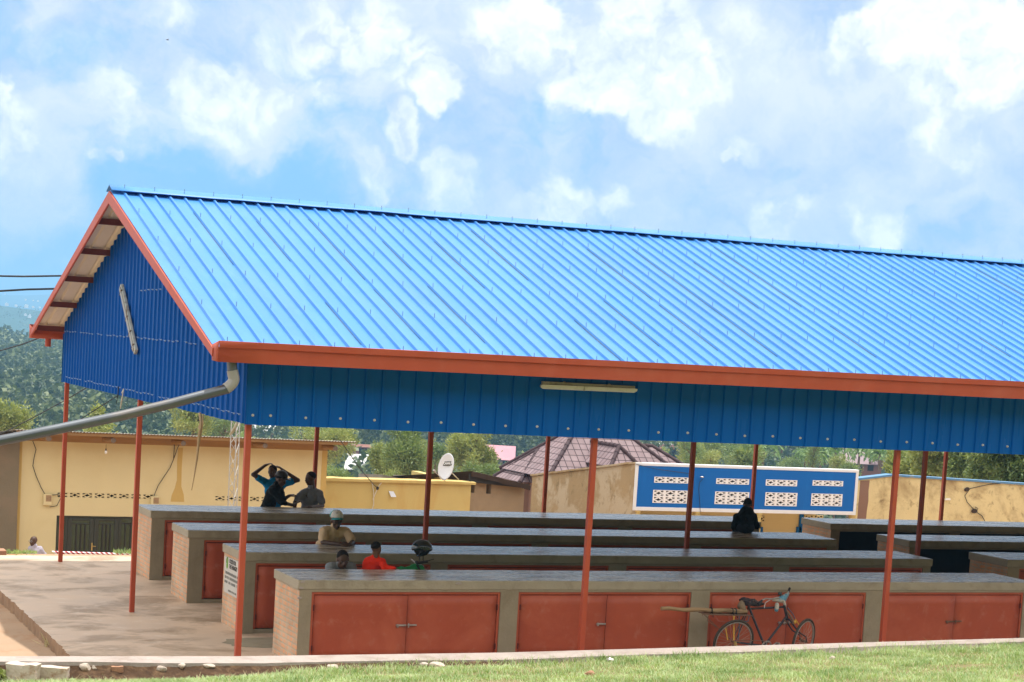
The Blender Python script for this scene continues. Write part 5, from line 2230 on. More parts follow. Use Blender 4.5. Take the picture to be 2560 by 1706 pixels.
def add_forest(az0, az1, r0, r1, count, hmin, hmax, per, clump):
    i = 0
    tries = 0
    while i < count and tries < count * 6:
        tries += 1
        az = R(random.uniform(az0, az1))
        r = math.sqrt(random.uniform(r0 * r0, r1 * r1))
        x, y = CAM_O.x + r * math.sin(az), CAM_O.y + r * math.cos(az)
        if vnoise(x * .02, y * .02, 5) < clump:
            continue
        i += 1
        h = random.uniform(hmin, hmax) * (1 if random.random() > .1 else 1.25)
        wd_ = h * random.uniform(.24, .36)
        z = hill_at(x, y)
        t = rng.uniform(0, 1, size=per)
        prof = np.sin(np.pi * np.clip(t * .92 + .08, 0, 1)) ** .7 * (1 - .35 * t)
        ang = rng.uniform(0, 6.283, size=per)
        rad = wd_ * prof * rng.uniform(.55, 1.0, size=per)
        p = np.stack([x + rad * np.cos(ang), y + rad * np.sin(ang), z + h * (.12 + .88 * t)], 1)
        d_ = np.stack([np.cos(ang), np.sin(ang), rng.uniform(-.1, .9, size=per)], 1) + rng.normal(size=(per, 3)) * .35
        cs_.append(p)
        ds_.append(d_)
        ls_.append(np.full(per, 1.0) * (h * .105) * rng.uniform(.7, 1.3, size=per))


add_forest(5, 14.5, 520, 985, 1500, 8, 13, 130, -.9)
add_forest(5, 14.5, 230, 520, 620, 6, 11, 150, -.9)
add_forest(-16, 5, 230, 985, 1100, 8, 13, 60, -.6)
add_forest(12.5, 26, 270, 720, 1300, 5, 10, 110, -.15)
add_forest(24, 44, 250, 620, 1300, 5, 10, 110, -.2)
cen, dirs, lens = np.concatenate(cs_), np.concatenate(ds_), np.concatenate(ls_)
o = leaf_object('forest', cen, dirs, lens, lens * .85, 'leaf_forest')
o['kind'] = 'stuff'
cs_, ds_, ls_ = [], [], []
add_forest(4, 46, 1900, 2480, 1500, 8, 15, 26, -.05)
cen, dirs, lens = np.concatenate(cs_), np.concatenate(ds_), np.concatenate(ls_)
dd_ = np.sqrt((cen[:, 0] - CAM_O.x) ** 2 + (cen[:, 1] - CAM_O.y) ** 2)
az_ = np.arctan2(cen[:, 0] - CAM_O.x, cen[:, 1] - CAM_O.y)
base = np.array([hill_at(a, b) for a, b in zip(cen[::26, 0], cen[::26, 1])]).repeat(26)
newb = np.array([far1(math.atan2(a - CAM_O.x, b - CAM_O.y), math.hypot(a - CAM_O.x, b - CAM_O.y), a, b) for a, b in zip(cen[::26, 0], cen[::26, 1])]).repeat(26)
cen[:, 2] += newb - base
o = leaf_object('far_woods', cen, dirs, lens * 1.2, lens, 'leaf_forest')
o['kind'] = 'stuff'

# banana plants on the right slope
bp_ = thing('banana_plant', 'far banana plant with long arching fronds on the slope', 'banana plant', (0, 0, 0), 'banana plants on the opposite slope')
cen, dirs, ln = [], [], []
for k in range(11):
    a = k * 2.4
    el = .95 - .11 * k * .6
    p = np.array([0, 0, 1.6])
    for s in range(5):
        d_ = np.array([math.cos(a) * math.cos(el), math.sin(a) * math.cos(el), math.sin(el)])
        for q in (-1, 0, 1):
            cen.append(p.copy())
            dirs.append(d_ + np.array([-math.sin(a), math.cos(a), 0]) * q * .55)
            ln.append(.75)
        p = p + d_ * .5
        el -= .42
leaf_object('fronds', np.array(cen), np.array(dirs), np.array(ln), .34, 'leaf_banana', bp_)
mb = MB()
mb.tube([(0, 0, -.5), (.05, 0, .8), (0, 0, 1.7)], [.16, .13, .08], 8)
mb.build('stem', 'bark', bp_)
first = True
for i in range(26):
    u, v = random.uniform(1690, 2235), random.uniform(1122, 1170)
    D = lerp(330, 210, (v - 1120) / 50)
    c = atd(u, v, D)
    if first:
        bp_.location = c
        bp_['_loc'] = tuple(c)
        first = False
    else:
        dup(bp_, c, random.uniform(0, 6), random.uniform(.8, 1.25))

# ------------------------------------------------------------------ wires and a far bird
def wire(label, pts, r):
    mb = MB()
    mb.tube(pts, r, 6)
    tag(mb.build('power_line', 'cable', None, 60, offset=pts[0]), label, 'cable')


YWR = 17.5
wire('upper twisted black power cable at the left, running behind the gable top', [at(-1200, 668, YWR), at(-500, 686, YWR), at(0, 690.5, YWR), at(60, 691.5, YWR), at(150, 690, YWR), at(330, 686, YWR)], .022)
wire('lower twisted black power cable at the left, running behind the gable', [at(-1200, 768, YWR), at(-500, 751, YWR), at(0, 728, YWR), at(70, 724, YWR), at(135, 722.5, YWR), at(330, 716, YWR)], .024)
wire('thin black cable climbing towards the rear eave from the left edge', [at(-900, 1060, 15), at(-120, 905, 15), at(0, 877, 15), at(50, 863, 15), at(110, 841, 15), at(200, 805, 15)], .014)
wire('thin black cable slanting from the left edge up behind the far corner post', [at(-500, 1290, 15), at(-60, 1112, 15), at(0, 1086, 15), at(80, 1046, 15), at(165, 1000, 15), at(222, 966, 15), at(300, 915, 15)], .011)
wire('thin black cable rising from the slanting pipe to the lower gable edge', [at(196, 1052, 15), at(240, 1024, 15), at(300, 986, 15), at(420, 905, 15)], .011)
mb = MB()
c = at(419, 100, 80)
_b0 = len(mb.v)
mb.ball(c, (.16, 0, 0), (0, .05, 0), (0, 0, .05), 8, 6)
mb.add([c + V((-.05, 0, 0)), c + V((.05, 0, 0)), c + V((.06, -.3, .13)), c + V((.02, -.45, .10))], [(0, 1, 2, 3)])
mb.add([c + V((-.05, 0, 0)), c + V((.05, 0, 0)), c + V((.06, .3, .13)), c + V((.02, .45, .10))], [(0, 3, 2, 1)])
mb.add([c + V((-.14, -.02, 0)), c + V((-.14, .02, 0)), c + V((-.26, .05, .01)), c + V((-.26, -.05, .01))], [(0, 1, 2, 3)])
mb.v = [c + (p - c) * .5 for p in mb.v]
tag(mb.build('bird', 'black', None, recalc=False, offset=c), 'tiny dark bird flying high in the sky on the left', 'bird')

# ------------------------------------------------------------------ grass and stones on the bank
def on_bank(u, v):
    d = ray(u, v)
    lo, hi = 12.0 / CAM_F, 40.0 / CAM_F
    for _ in range(40):
        m = (lo + hi) / 2
        p = CAM_O + d * m
        if p.z > surf_z(p.x, p.y) and p.y < -1.9:
            lo = m
        else:
            hi = m
    return CAM_O + d * lo


def grass_field(name, n, m, hmin, hmax, wd_, seed, fn):
    r_ = np.random.default_rng(seed)
    V_, F4 = [], []
    cen = []
    while len(cen) < n:
        x = r_.uniform(-5.2, 14.5)
        dpt = r_.uniform(0, 1) ** 1.2 * 4.6
        y = kerb_front(x) + .02 - dpt
        if r_.uniform() < fn(x, dpt):
            cen.append((x, y, dpt))
    k = len(cen)
    vv = np.empty((k, 5, 3), dtype=np.float32)
    for i, (x, y, dpt) in enumerate(cen):
        z = bank_z(x, y) - .005
        a = r_.uniform(0, 6.283)
        tall = 1.0 + .8 * math.exp(-dpt * 5) + .5 * vnoise(x * 2.2, y * 2.2, 9)
        h = r_.uniform(hmin, hmax) * max(.35, tall)
        ln = h * r_.uniform(.2, 1.3)
        dx, dy = math.cos(a), math.sin(a)
        sx, sy = -dy * wd_ * .5, dx * wd_ * .5
        vv[i, 0] = (x - sx, y - sy, z)
        vv[i, 1] = (x + sx, y + sy, z)
        vv[i, 2] = (x + sx * .8 + dx * ln * .35, y + sy * .8 + dy * ln * .35, z + h * .62)
        vv[i, 3] = (x - sx * .8 + dx * ln * .35, y - sy * .8 + dy * ln * .35, z + h * .62)
        vv[i, 4] = (x + dx * ln, y + dy * ln, z + h)
    me = bpy.data.meshes.new(name)
    me.vertices.add(k * 5)
    me.vertices.foreach_set('co', vv.ravel())
    idx = np.arange(k, dtype=np.int32)[:, None] * 5
    loops = np.concatenate([idx + np.array([[0, 1, 2, 3]]), idx + np.array([[3, 2, 4]])], 1).ravel().astype(np.int32)
    me.loops.add(k * 7)
    me.loops.foreach_set('vertex_index', loops)
    me.polygons.add(k * 2)
    st = (np.arange(k)[:, None] * 7 + np.array([[0, 4]])).ravel().astype(np.int32)
    me.polygons.foreach_set('loop_start', st)
    me.materials.append(MATS[m])
    me.update(calc_edges=True)
    me.validate()
    o = bpy.data.objects.new(name, me)
    COL.objects.link(o)
    o['kind'] = 'stuff'
    return o


def gden(x, d):
    bare = smooth01(1.5, -2.0, x) * math.exp(-((d - .16) / .20) ** 2) * .97
    patch = .50 + .75 * vnoise(x * 1.1, d * 2.3, 17) + .3 * vnoise(x * 4.1, d * 5.3, 18)
    return max(0.02, min(1, patch + .16)) * (1 - bare)


grass_field('grass', 125000, 'grass', .022, .060, .0095, 5, gden)
grass_field('grass', 2600, 'grass', .045, .085, .010, 8, lambda x, d: .9 * math.exp(-d * 5) * (.25 + .75 * smooth01(-2, 1.5, x)) + .02)
grass_field('grass', 11000, 'straw', .03, .085, .006, 6, lambda x, d: .6 * (1 - .5 * smooth01(1, -2, x)))


def rock(name, label, cat, u0, v0, u1, v1, m, seed, block=0.0, flat=.8):
    p = on_bank((u0 + u1) / 2, v1 - 1)
    k = (p - CAM_O).dot(FW) / CAM_F
    wd_, ht = (u1 - u0) * k, (v1 - v0) * k
    bm = bmesh.new()
    if block:
        bmesh.ops.create_cube(bm, size=2.0)
        bmesh.ops.subdivide_edges(bm, edges=bm.edges, cuts=4, use_grid_fill=True)
    else:
        bmesh.ops.create_icosphere(bm, subdivisions=3, radius=1.0)
    for v in bm.verts:
        q = v.co
        if not block:
            # cut flat facets
            for i in range(7):
                n_ = V((hash2(i, seed) - .5, hash2(i + 20, seed) - .5, hash2(i + 40, seed) - .5)).normalized()
                lim = .55 + .3 * hash2(i + 60, seed)
                dd_ = q.dot(n_)
                if dd_ > lim:
                    q = q - n_ * (dd_ - lim)
        f = 1 + (.20 if block else .07) * fbm(q.x * (1.4 if block else 3) + seed, q.y * 3 + q.z * 2, seed)
        q = q * f
        if block:
            q.x += .12 * q.z * (hash2(seed, 1) - .3)
            q.z += .10 * q.x * (hash2(seed, 2) - .5)
        v.co = V((q.x * wd_ * .54, q.y * max(ht, wd_ * .6) * .5 * flat, q.z * ht * .62))
    me = bpy.data.meshes.new(name)
    bm.to_mesh(me)
    bm.free()
    me.materials.append(MATS[m])
    me.shade_smooth()
    me.set_sharp_from_angle(angle=R(28))
    o = bpy.data.objects.new(name, me)
    COL.objects.link(o)
    o.location = p + V((0, .02, ht * .45))
    o.rotation_euler = (0, 0, R(-24) + (hash2(seed, 7) - .5) * .5)
    tag(o, label, cat, 'stones along the kerb')
    return o


SR = [('large pale stone block in the bottom left corner', 20, 1664, 92, 1708, 'stone', .9),
      ('half buried grey stone block beside the large pale block', 92, 1671, 168, 1699, 'stone', .9),
      ('small triangular white stone in bare soil, third from the left', 198, 1661, 229, 1679, 'stone', 0),
      ('tiny pinkish stone beside the triangular white stone', 230, 1666, 242, 1677, 'stone', 0),
      ('orange brick fragment in bare soil below the kerb', 281, 1669, 307, 1682, 'stone_red', .8),
      ('flat grey stone sunk in grass right of the orange brick fragment', 326, 1666, 358, 1674, 'stone', 0),
      ('low white pebble stone beside an upright split stone', 364, 1671, 388, 1682, 'stone', 0),
      ('upright split white stone below the kerb', 392, 1666, 417, 1682, 'stone', 0),
      ('round white stone left of a group of three small stones', 441, 1660, 468, 1674, 'stone', 0),
      ('small white stone, left one of three in a row', 484, 1664, 501, 1674, 'stone', 0),
      ('long white stone, middle one of three in a row', 505, 1661, 538, 1673, 'stone', 0),
      ('tiny white stone, right one of three in a row', 538, 1665, 551, 1674, 'stone', 0),
      ('pale angular stone in grass below the nearest brick counter end', 815, 1661, 846, 1677, 'stone', 0),
      ('long flat stone in the kerb side grass right of the angular stone', 848, 1659, 886, 1668, 'stone', 0),
      ('small flat stone left of the reddish flat stone in grass', 1047, 1658, 1073, 1667, 'stone', 0),
      ('reddish flat stone lying against the kerb in grass', 1075, 1657, 1113, 1670, 'stone', 0),
      ('smooth brown topped stone lying alone on the lawn', 1463, 1679, 1490, 1693, 'stone_red', 0),
      ('grey slate shard in the grass near the lone brown stone', 1515, 1647, 1538, 1657, 'bare_steel', 0),
      ('tiny pale pebble in grass at the far right of the lawn', 2075, 1642, 2090, 1653, 'stone', 0)]
for i, (lb, u0, v0, u1, v1, m, bk_) in enumerate(SR):
    rock('stone', lb, 'stone', u0, v0, u1, v1, m, 100 + i * 7, bk_)
# weeds in the dirt beside the slab edge and by the large block
for (u, v, y, lbl) in ((132, 1610, 3.4, 'dry weed tuft in the dirt beside the slab edge'),):
    c = CAM_O + ray(u, v + 9) * ((-.2 - CAM_O.z) / ray(u, v + 9).z)
    n = 46
    cen = np.array([c]) + rng.uniform(-1.3, 1.3, size=(n, 3)) * np.array([.10, .10, .01])
    dirs = rng.normal(size=(n, 3)) * .6 + np.array([.2, 0, .8])
    wt = leaf_object('weed', cen, dirs, rng.uniform(.08, .26, size=n), .02, 'straw', None, tuple(c))
    tag(wt, lbl, 'weed')
c = on_bank(10, 1695)
n = 40
cen = np.array([c]) + rng.uniform(-1.5, 1.5, size=(n, 3)) * np.array([.05, .05, .03]) + np.array([0, 0, .04])
wt = leaf_object('weed', cen, rng.normal(size=(n, 3)) + np.array([0, 0, .6]), rng.uniform(.05, .09, size=n), .05, 'leaf_olive', None, tuple(c))
tag(wt, 'broad leaved green weed left of the large pale stone block', 'weed')
c = at(322, 1386, 15.6)
n = 260
cen = np.array([c]) + rng.uniform(-1.5, 1.5, size=(n, 3)) * np.array([.20, .08, .02])
wt = leaf_object('weed', cen, rng.normal(size=(n, 3)) * .6 + np.array([0, 0, .8]), rng.uniform(.06, .16, size=n), .02, 'grass', None, tuple(c))
tag(wt, 'bright grass tuft above the striped kerb in front of the dark door', 'weed')
c = at(22, 1383, 14.4)
n = 500
cen = np.array([c]) + rng.uniform(-1.5, 1.5, size=(n, 3)) * np.array([.35, .06, .015])
wt = leaf_object('weed', cen, rng.normal(size=(n, 3)) * .6 + np.array([0, 0, .8]), rng.uniform(.04, .09, size=n), .02, 'grass', None, tuple(c))
tag(wt, 'low line of weeds below the grey house wall', 'weed')
mb = MB()
a, b = at(-6, 1375, 14.0), at(15, 1375, 14.0)
mb.box(a.x, b.x, 13.9, 14.25, a.z - .20, a.z)
tag(mb.build('brick_block', 'stone_red', None, bevel=.015, offset=a), 'red brown brick block at the left frame edge below the grey wall', 'brick')

# ------------------------------------------------------------------ bicycle leaning at the front counter
def bk(u, v, off=0.0):
    y = .80
    for _ in range(4):
        p = at(u, v, y)
        y = .70 + .26 * max(0, p.z) + off
    return at(u, v, y)


rh_, fh_ = bk(1833, 1610), bk(2008.6, 1599)
rh_.z, fh_.z = .352, .352
bike = thing('bicycle', 'old dark roadster bicycle with multicoloured rack, parked against the nearest counter', 'bicycle', (rh_.x, .72, 0))
bbk, stp, htp, hbt = bk(1911, 1615), bk(1869, 1521), bk(1960, 1518), bk(1967, 1541)
mb = MB()
mb.tube([stp + V((0, 0, .06)), bbk], .019, 10)
mb.tube([htp, stp + V((0, 0, -.01))], .016, 10)
mb.tube([hbt, bbk], .018, 10)
mb.tube([htp + V((0, 0, .03)), hbt + V((.008, 0, -.03))], .022, 10)
for s in (-1, 1):
    o_ = V((0, .055 * s, 0))
    mb.tube([bbk + o_ * .5, rh_ + o_], .010, 8)
    mb.tube([stp + o_ * .3 + V((0, 0, -.03)), rh_ + o_], .009, 8)
mb.tube([bbk + V((0, -.04, 0)), bbk + V((0, .04, 0))], .026, 10)
mb.build('frame', 'bike_paint', bike, 50)
ang = R(30)
fd_ = V((math.cos(ang), math.sin(ang), 0))
ax_f = V((-math.sin(ang), math.cos(ang), .12)).normalized()
ax_r = V((-.03, 1, .20)).normalized()
mb = MB()
cr = hbt + V((.010, 0, -.045))
for s in (-1, 1):
    o_ = ax_f * .055 * s
    mb.tube([cr + o_ * .8, cr.lerp(fh_, .55) + o_ - fd_ * .02, fh_ + o_ - fd_ * .03 + V((0, 0, .08)), fh_ + o_], [.014, .013, .010, .009], 8)
mb.tube([cr - ax_f * .05, cr + ax_f * .05], .017, 8)
mb.build('fork', 'bike_paint', bike, 50)


def wheel(c, ax):
    mb = MB()
    mb.torus(c, ax, .335, .0195, 56, 8)
    wl_ = mb.build('wheel', 'black_rubber', bike, 60)
    mb = MB()
    mb.torus(c, ax, .308, .012, 56, 6, 1.3)
    mb.build('rim', 'bare_steel', wl_, 60)
    mb = MB()
    mb.tube([c - ax * .055, c + ax * .055], .019, 10)
    mb.tube([c - ax * .075, c + ax * .075], .009, 8)
    mb.build('hub', 'rust_steel', wl_, 50)
    mb = MB()
    s = ax.cross(V((0, 0, 1))).normalized()
    t = ax.cross(s)
    for i in range(32):
        a = 6.283 * i / 32
        b = a + (.9 if (i // 2) % 2 else -.9)
        sd = .04 if i % 2 else -.04
        p = c + ax * sd + (s * math.cos(b) + t * math.sin(b)) * .018
        q = c + (s * math.cos(a) + t * math.sin(a)) * .305
        mb.tube([p, q], .0022, 4, False)
    mb.build('spokes', 'spoke', wl_, recalc=False)


wheel(rh_, ax_r)
wheel(fh_, ax_f)
mb = MB()
hc = bk(1960, 1502)
mb.tube([htp, hc], .012, 8)
near = [hc, bk(1944, 1494, -.05), bk(1930, 1498, -.12), bk(1914, 1497, -.19), bk(1906, 1500, -.25), bk(1897, 1508, -.27)]
far_ = [hc, bk(1962, 1490, .05), bk(1966, 1486, .10), bk(1971, 1480, .14), bk(1974, 1473, .17)]
mb.tube(near, .0115, 8)
mb.tube(far_, .0115, 8)
mb.tube([bk(1925, 1500, -.12), bk(1914, 1507, -.14), bk(1911, 1516, -.15), bk(1911, 1521, -.15)], .007, 6)
hb_ = mb.build('handlebar', 'bare_steel', bike, 60)
mb = MB()
mb.tube([bk(1905, 1502, -.25), bk(1895, 1510, -.27)], .019, 8)
mb.tube([bk(1971.5, 1479, .145), bk(1974.5, 1471, .175)], .018, 8)
mb.build('grip', 'black', hb_, 60)
mb = MB()
sc_ = bk(1880, 1510)
mb.ball(sc_ + V((0, 0, .01)), (.13, 0, .012), (0, .085, 0), (0, 0, .04), 14, 8)
mb.ball(sc_ + V((.12, 0, .0)), (.10, 0, 0), (0, .035, 0), (0, 0, .03), 12, 8)
mb.tube([sc_, stp], .013, 8)
mb.build('saddle', 'black', bike, 60)
# carrier
mb = MB()
rk0, rk1 = bk(1756, 1534), bk(1873, 1538)
for s in (-.11, -.04, .04, .11):
    mb.tube([rk0 + V((0, s, 0)), rk1 + V((0, s * .6, 0))], .009, 6)
for t in (.02, .3, .55, .8, .98):
    q = rk0.lerp(rk1, t)
    mb.tube([q + V((0, -.115, 0)), q + V((0, .115, 0))], .007, 6)
mb.tube([rk0 + V((0, -.11, 0)), bk(1755, 1532, -.1), bk(1757, 1541, -.1)], .007, 6)
mb.tube([rk0 + V((.05, .11, 0)), rh_ + V((.02, .075, 0))], .007, 6)
mb.tube([rk0 + V((.04, -.11, -.02)), bk(1768, 1552, -.1), bk(1790, 1568, -.05)], .006, 6)
rk = mb.build('carrier', 'rust_steel', bike, 60)
for pts, r_, m in (([(1787, 1540), (1796, 1553), (1823, 1556), (1822, 1541)], .007, 'bike_red'),
                   ([(1822, 1541), (1826, 1580), (1829, 1601), (1846, 1601)], .007, 'bike_red'),
                   ([(1834.5, 1540), (1834.5, 1570), (1834.5, 1602)], .012, 'bike_yellow'),
                   ([(1813, 1565), (1816, 1582), (1819, 1601)], .009, 'bike_yellow'),
                   ([(1848, 1540), (1848, 1575), (1846, 1601), (1836, 1602)], .008, 'bike_blue'),
                   ([(1849, 1556), (1871, 1553), (1873, 1540)], .007, 'bike_blue')):
    mb = MB()
    mb.tube([bk(u, v, -.10) for u, v in pts], r_, 6)
    mb.build('carrier_stay', m, rk, 60)
mb = MB()
mb.tube([rh_ + V((-.02, -.08, .02)), rh_ + V((0, -.085, -.06))], .022, 8)
mb.build('axle_bracket', 'brass', rk, 60)
mb = MB()
mb.torus(bbk + V((0, -.055, 0)), ax_r, .082, .012, 32, 6)
for i in range(5):
    a = 1.2566 * i + .3
    mb.bar(bbk + V((0, -.055, 0)), bbk + V((.075 * math.cos(a), -.055, .075 * math.sin(a))), .010)
chn = mb.build('crankset', 'bare_steel', bike, 60)
mb = MB()
ca = bbk + V((.05, -.085, .0))
cb_ = bk(1941, 1608, -.09)
mb.tube([bbk + V((0, -.085, 0)), ca, cb_], .010, 6)
mb.tube([cb_, cb_ + V((0, -.09, 0))], .018, 8)
mb.tube([bbk + V((0, .06, 0)), bbk + V((-.15, .07, -.05))], .010, 6)
mb.build('crank', 'bare_steel', chn, 60)
mb = MB()
mb.tube([bbk + V((0, -.052, .083)), rh_ + V((0, -.052, .035))], .006, 5)
mb.tube([bbk + V((0, -.052, -.083)), rh_ + V((0, -.052, -.035))], .006, 5)
mb.build('chain', 'rust_steel', bike)
mb = MB()
mb.tube([bk(1969, 1520, -.05), bk(1982, 1535, -.06), bk(1988, 1548, -.06)], .008, 6)
mb.build('brake_rod', 'bike_blue', bike, 60)
mb = MB()
mb.tube([bk(1988, 1548, -.06), bk(2001, 1568, -.06)], .010, 6)
mb.ball(bk(1987, 1556, -.05), (.028, 0, 0), (0, .02, 0), (0, 0, .03), 8, 6)
mb.build('brake_stay', 'bike_yellow', bike, 60)
mb = MB()
mb.tube([bk(1967, 1527, -.04), bk(1974, 1538, -.05), bk(1982, 1550, -.05), bk(1983, 1560, -.05)], [.010, .016, .018, .014], 8)
mb.tube([bk(1960, 1550, -.03), bk(1968, 1558, -.04), bk(1958, 1562, -.04)], .012, 6)
mb.build('brake_gear', 'rust_steel', bike, 60)
mb = MB()
mb.tube([rh_ + V((.05, .09, -.05)), V((rh_.x + .12, rh_.y + .12, .0))], .012, 6)
mb.tube([rh_ + V((.05, -.09, -.05)), V((rh_.x + .10, rh_.y - .14, .0))], .012, 6)
mb.build('stand', 'rust_steel', bike, 60)
# things carried by the bicycle
pl0, pl1 = bk(1653, 1522, -.05), bk(1867, 1529, -.02)
mb = MB()
npt = 12
mb.tube([pl0.lerp(pl1, i / (npt - 1)) + V((0, .01 * math.sin(i * 1.3), .008 * math.sin(i * 1.7))) for i in range(npt)], [.028 + .010 * i / npt + .003 * math.sin(i * 2.1) for i in range(npt)], 10)
po = tag(mb.build('wooden_pole', 'timber_pole', None, 50, offset=pl0), 'long wooden pole tied along the bicycle carrier', 'pole')
mb = MB()
for t in (.575, .82, .86):
    q = pl0.lerp(pl1, t)
    mb.torus(q, (pl1 - pl0), .040, .010, 16, 6)
    mb.tube([q + V((0, -.04, -.01)), q + V((.02, -.05, -.10))], .008, 5)
mb.build('binding', 'black', po, 60)


def crumple(name, m, c, ax, ay, az, amp, seed, label, cat, n=22, mm=14):
    mb = MB()
    mb.ball(c, ax, ay, az, n, mm)
    for i, p in enumerate(mb.v):
        q = p - V(c)
        f = 1 + amp * fbm(q.x * 14 + seed, q.z * 14 + q.y * 9, seed)
        mb.v[i] = V(c) + q * f
    return tag(mb.build(name, m, None, 50, offset=V(c)), label, cat)


crumple('bundle', 'cloth_dark', bk(1876, 1507), (.155, 0, -.01), (0, .11, 0), (.01, 0, .062), .7, 4, 'dark patterned cloth bundle draped over the bicycle saddle', 'cloth bundle', 26, 16)
crumple('sack', 'cloth_tan', bk(1855, 1516), (.060, 0, .02), (0, .06, 0), (-.02, 0, .095), .5, 6, 'tan sack end hanging behind the bicycle saddle', 'sack')
mb = MB()
bgp = [(1925, 1503, 0), (1940, 1494, 0), (1958, 1487, .04), (1972, 1479, .1), (1976, 1483, .1), (1968, 1498, .05), (1962, 1510, 0), (1950, 1508, 0), (1936, 1505, 0)]
pts = [bk(u, v, o_ - .03) for u, v, o_ in bgp]
bk_pts = [bk(u, v, o_ + .07) for u, v, o_ in bgp]
n = len(pts)
cF = sum(pts, V((0, 0, 0))) / n + V((0, -.05, 0))
cB = sum(bk_pts, V((0, 0, 0))) / n + V((0, .03, 0))
mb.add(pts + bk_pts + [cF, cB], [(i, (i + 1) % n, n + (i + 1) % n, n + i) for i in range(n)] + [(2 * n, (i + 1) % n, i) for i in range(n)] + [(2 * n + 1, n + i, n + (i + 1) % n) for i in range(n)])
mb.tube([bk(1943, 1506, -.04), bk(1942, 1520, -.04), bk(1940, 1531, -.03)], [.035, .040, .034], 8)
mb.tube([bk(1958, 1500, -.04), bk(1963, 1512, -.05), bk(1965, 1517, -.05)], [.03, .02, .008], 6)
bg_ = tag(mb.build('plastic_bag', 'bag_blue', None, 80, offset=cF), 'crumpled blue and white plastic bag tied to the bicycle handlebar', 'bag')
ss = bg_.modifiers.new('sub', 'SUBSURF')
ss.levels = ss.render_levels = 2
mb = MB()
mb.ball(bk(1950, 1484, 0), (.035, 0, 0), (0, .03, 0), (0, 0, .03), 12, 8)
mb.tube([bk(1950, 1489, 0), hc], .008, 6)
mb.build('bell', 'black_gloss', hb_, 60)

# ------------------------------------------------------------------ motorcycle between the two nearest counters
MY = 3.12
mo = thing('motorcycle', 'motorcycle mostly hidden behind the nearest counter, only its handlebar end showing', 'motorcycle', (3.4, MY, 0))
for x in (2.72, 4.02):
    mb = MB()
    mb.torus((x, MY, .30), (0, 1, 0), .255, .045, 40, 10)
    wl_ = mb.build('wheel', 'black_rubber', mo, 60)
    mb = MB()
    mb.torus((x, MY, .30), (0, 1, 0), .205, .02, 32, 6, 1.5)
    for i in range(6):
        mb.bar((x, MY, .30), (x + .2 * math.cos(i * 1.047), MY, .30 + .2 * math.sin(i * 1.047)), .02)
    mb.tube([(x, MY - .08, .30), (x, MY + .08, .30)], .04, 12)
    mb.build('rim', 'bare_steel', wl_, 60)
mb = MB()
mb.ball((3.38, MY, .46), (.20, 0, .03), (0, .13, 0), (0, 0, .16), 14, 10)
mb.tube([(3.2, MY, .36), (3.0, MY - .1, .30), (2.62, MY - .12, .30)], [.04, .035, .045], 10)
mb.build('engine', 'bare_steel', mo, 60)
mb = MB()
mb.tube([(3.75, MY, .92), (3.5, MY, .62), (3.3, MY, .33), (2.72, MY, .30)], .03, 8)
mb.tube([(3.75, MY, .92), (3.2, MY, .80), (2.6, MY, .78)], .03, 8)
mb.build('frame', 'black', mo, 60)
mb = MB()
mb.ball((3.42, MY, .87), (.24, 0, .04), (0, .13, 0), (-.02, 0, .11), 16, 10)
mb.build('fuel_tank', 'black_gloss', mo, 60)
mb = MB()
mb.ball((2.88, MY, .86), (.36, 0, 0), (0, .13, 0), (0, 0, .05), 16, 8)
mb.build('seat', 'black', mo, 60)
mb = MB()
for s in (-.07, .07):
    mb.tube([(3.74, MY + s, 1.0), (4.02, MY + s, .30)], .022, 8)
mb.tube([(3.74, MY, .86), (3.70, MY, 1.06)], .03, 8)
mb.build('fork', 'bare_steel', mo, 60)
hb0, lev = at(1043, 1408, MY - .34), at(1085, 1398, MY - .42)
mb = MB()
mb.tube([(3.66, MY + .36, 1.22), (3.66, MY + .18, 1.19), (3.70, MY, 1.08), (3.66, MY - .18, 1.17), hb0], .012, 8)
mb.build('handlebar', 'bare_steel', mo, 60)
mb = MB()
hb1 = at(1070, 1404, MY - .40)
mb.tube([hb0, hb1], [.020, .020], 8)
mb.tube([at(1052, 1408, MY - .33), at(1060, 1405, MY - .36), lev], [.012, .010, .006], 6)
mb.tube([at(1040, 1409, MY - .33), at(1045, 1405, MY - .33)], .03, 8)
mb.build('grip', 'black', mo, 60)
mb = MB()
hm = at(1055, 1372, MY)
mb.tube([at(1047, 1408, MY - .3), at(1048.5, 1395, MY - .2), at(1050, 1385, MY)], .008, 6)
mb.tube([at(958, 1412, MY + .25), at(958, 1400, MY + .25)], .008, 6)
mb.build('mirror_stem', 'black', mo, 60)
mb = MB()
c = at(957.5, 1407, MY + .25)
mb.torus(c, (.5, -.85, .1), .040, .010, 20, 6)
mb.ball(c, (.035, .02, 0), (-.01, .01, 0), (0, 0, .04), 10, 6)
mb.build('mirror', 'bare_steel', mo, 60)
mb = MB()
mb.tube([at(1042, 1412, MY - .32), at(1047, 1420, MY - .33), at(1054, 1431, MY - .34)], .016, 6)
mb.build('lever_bracket', 'black', mo, 60)
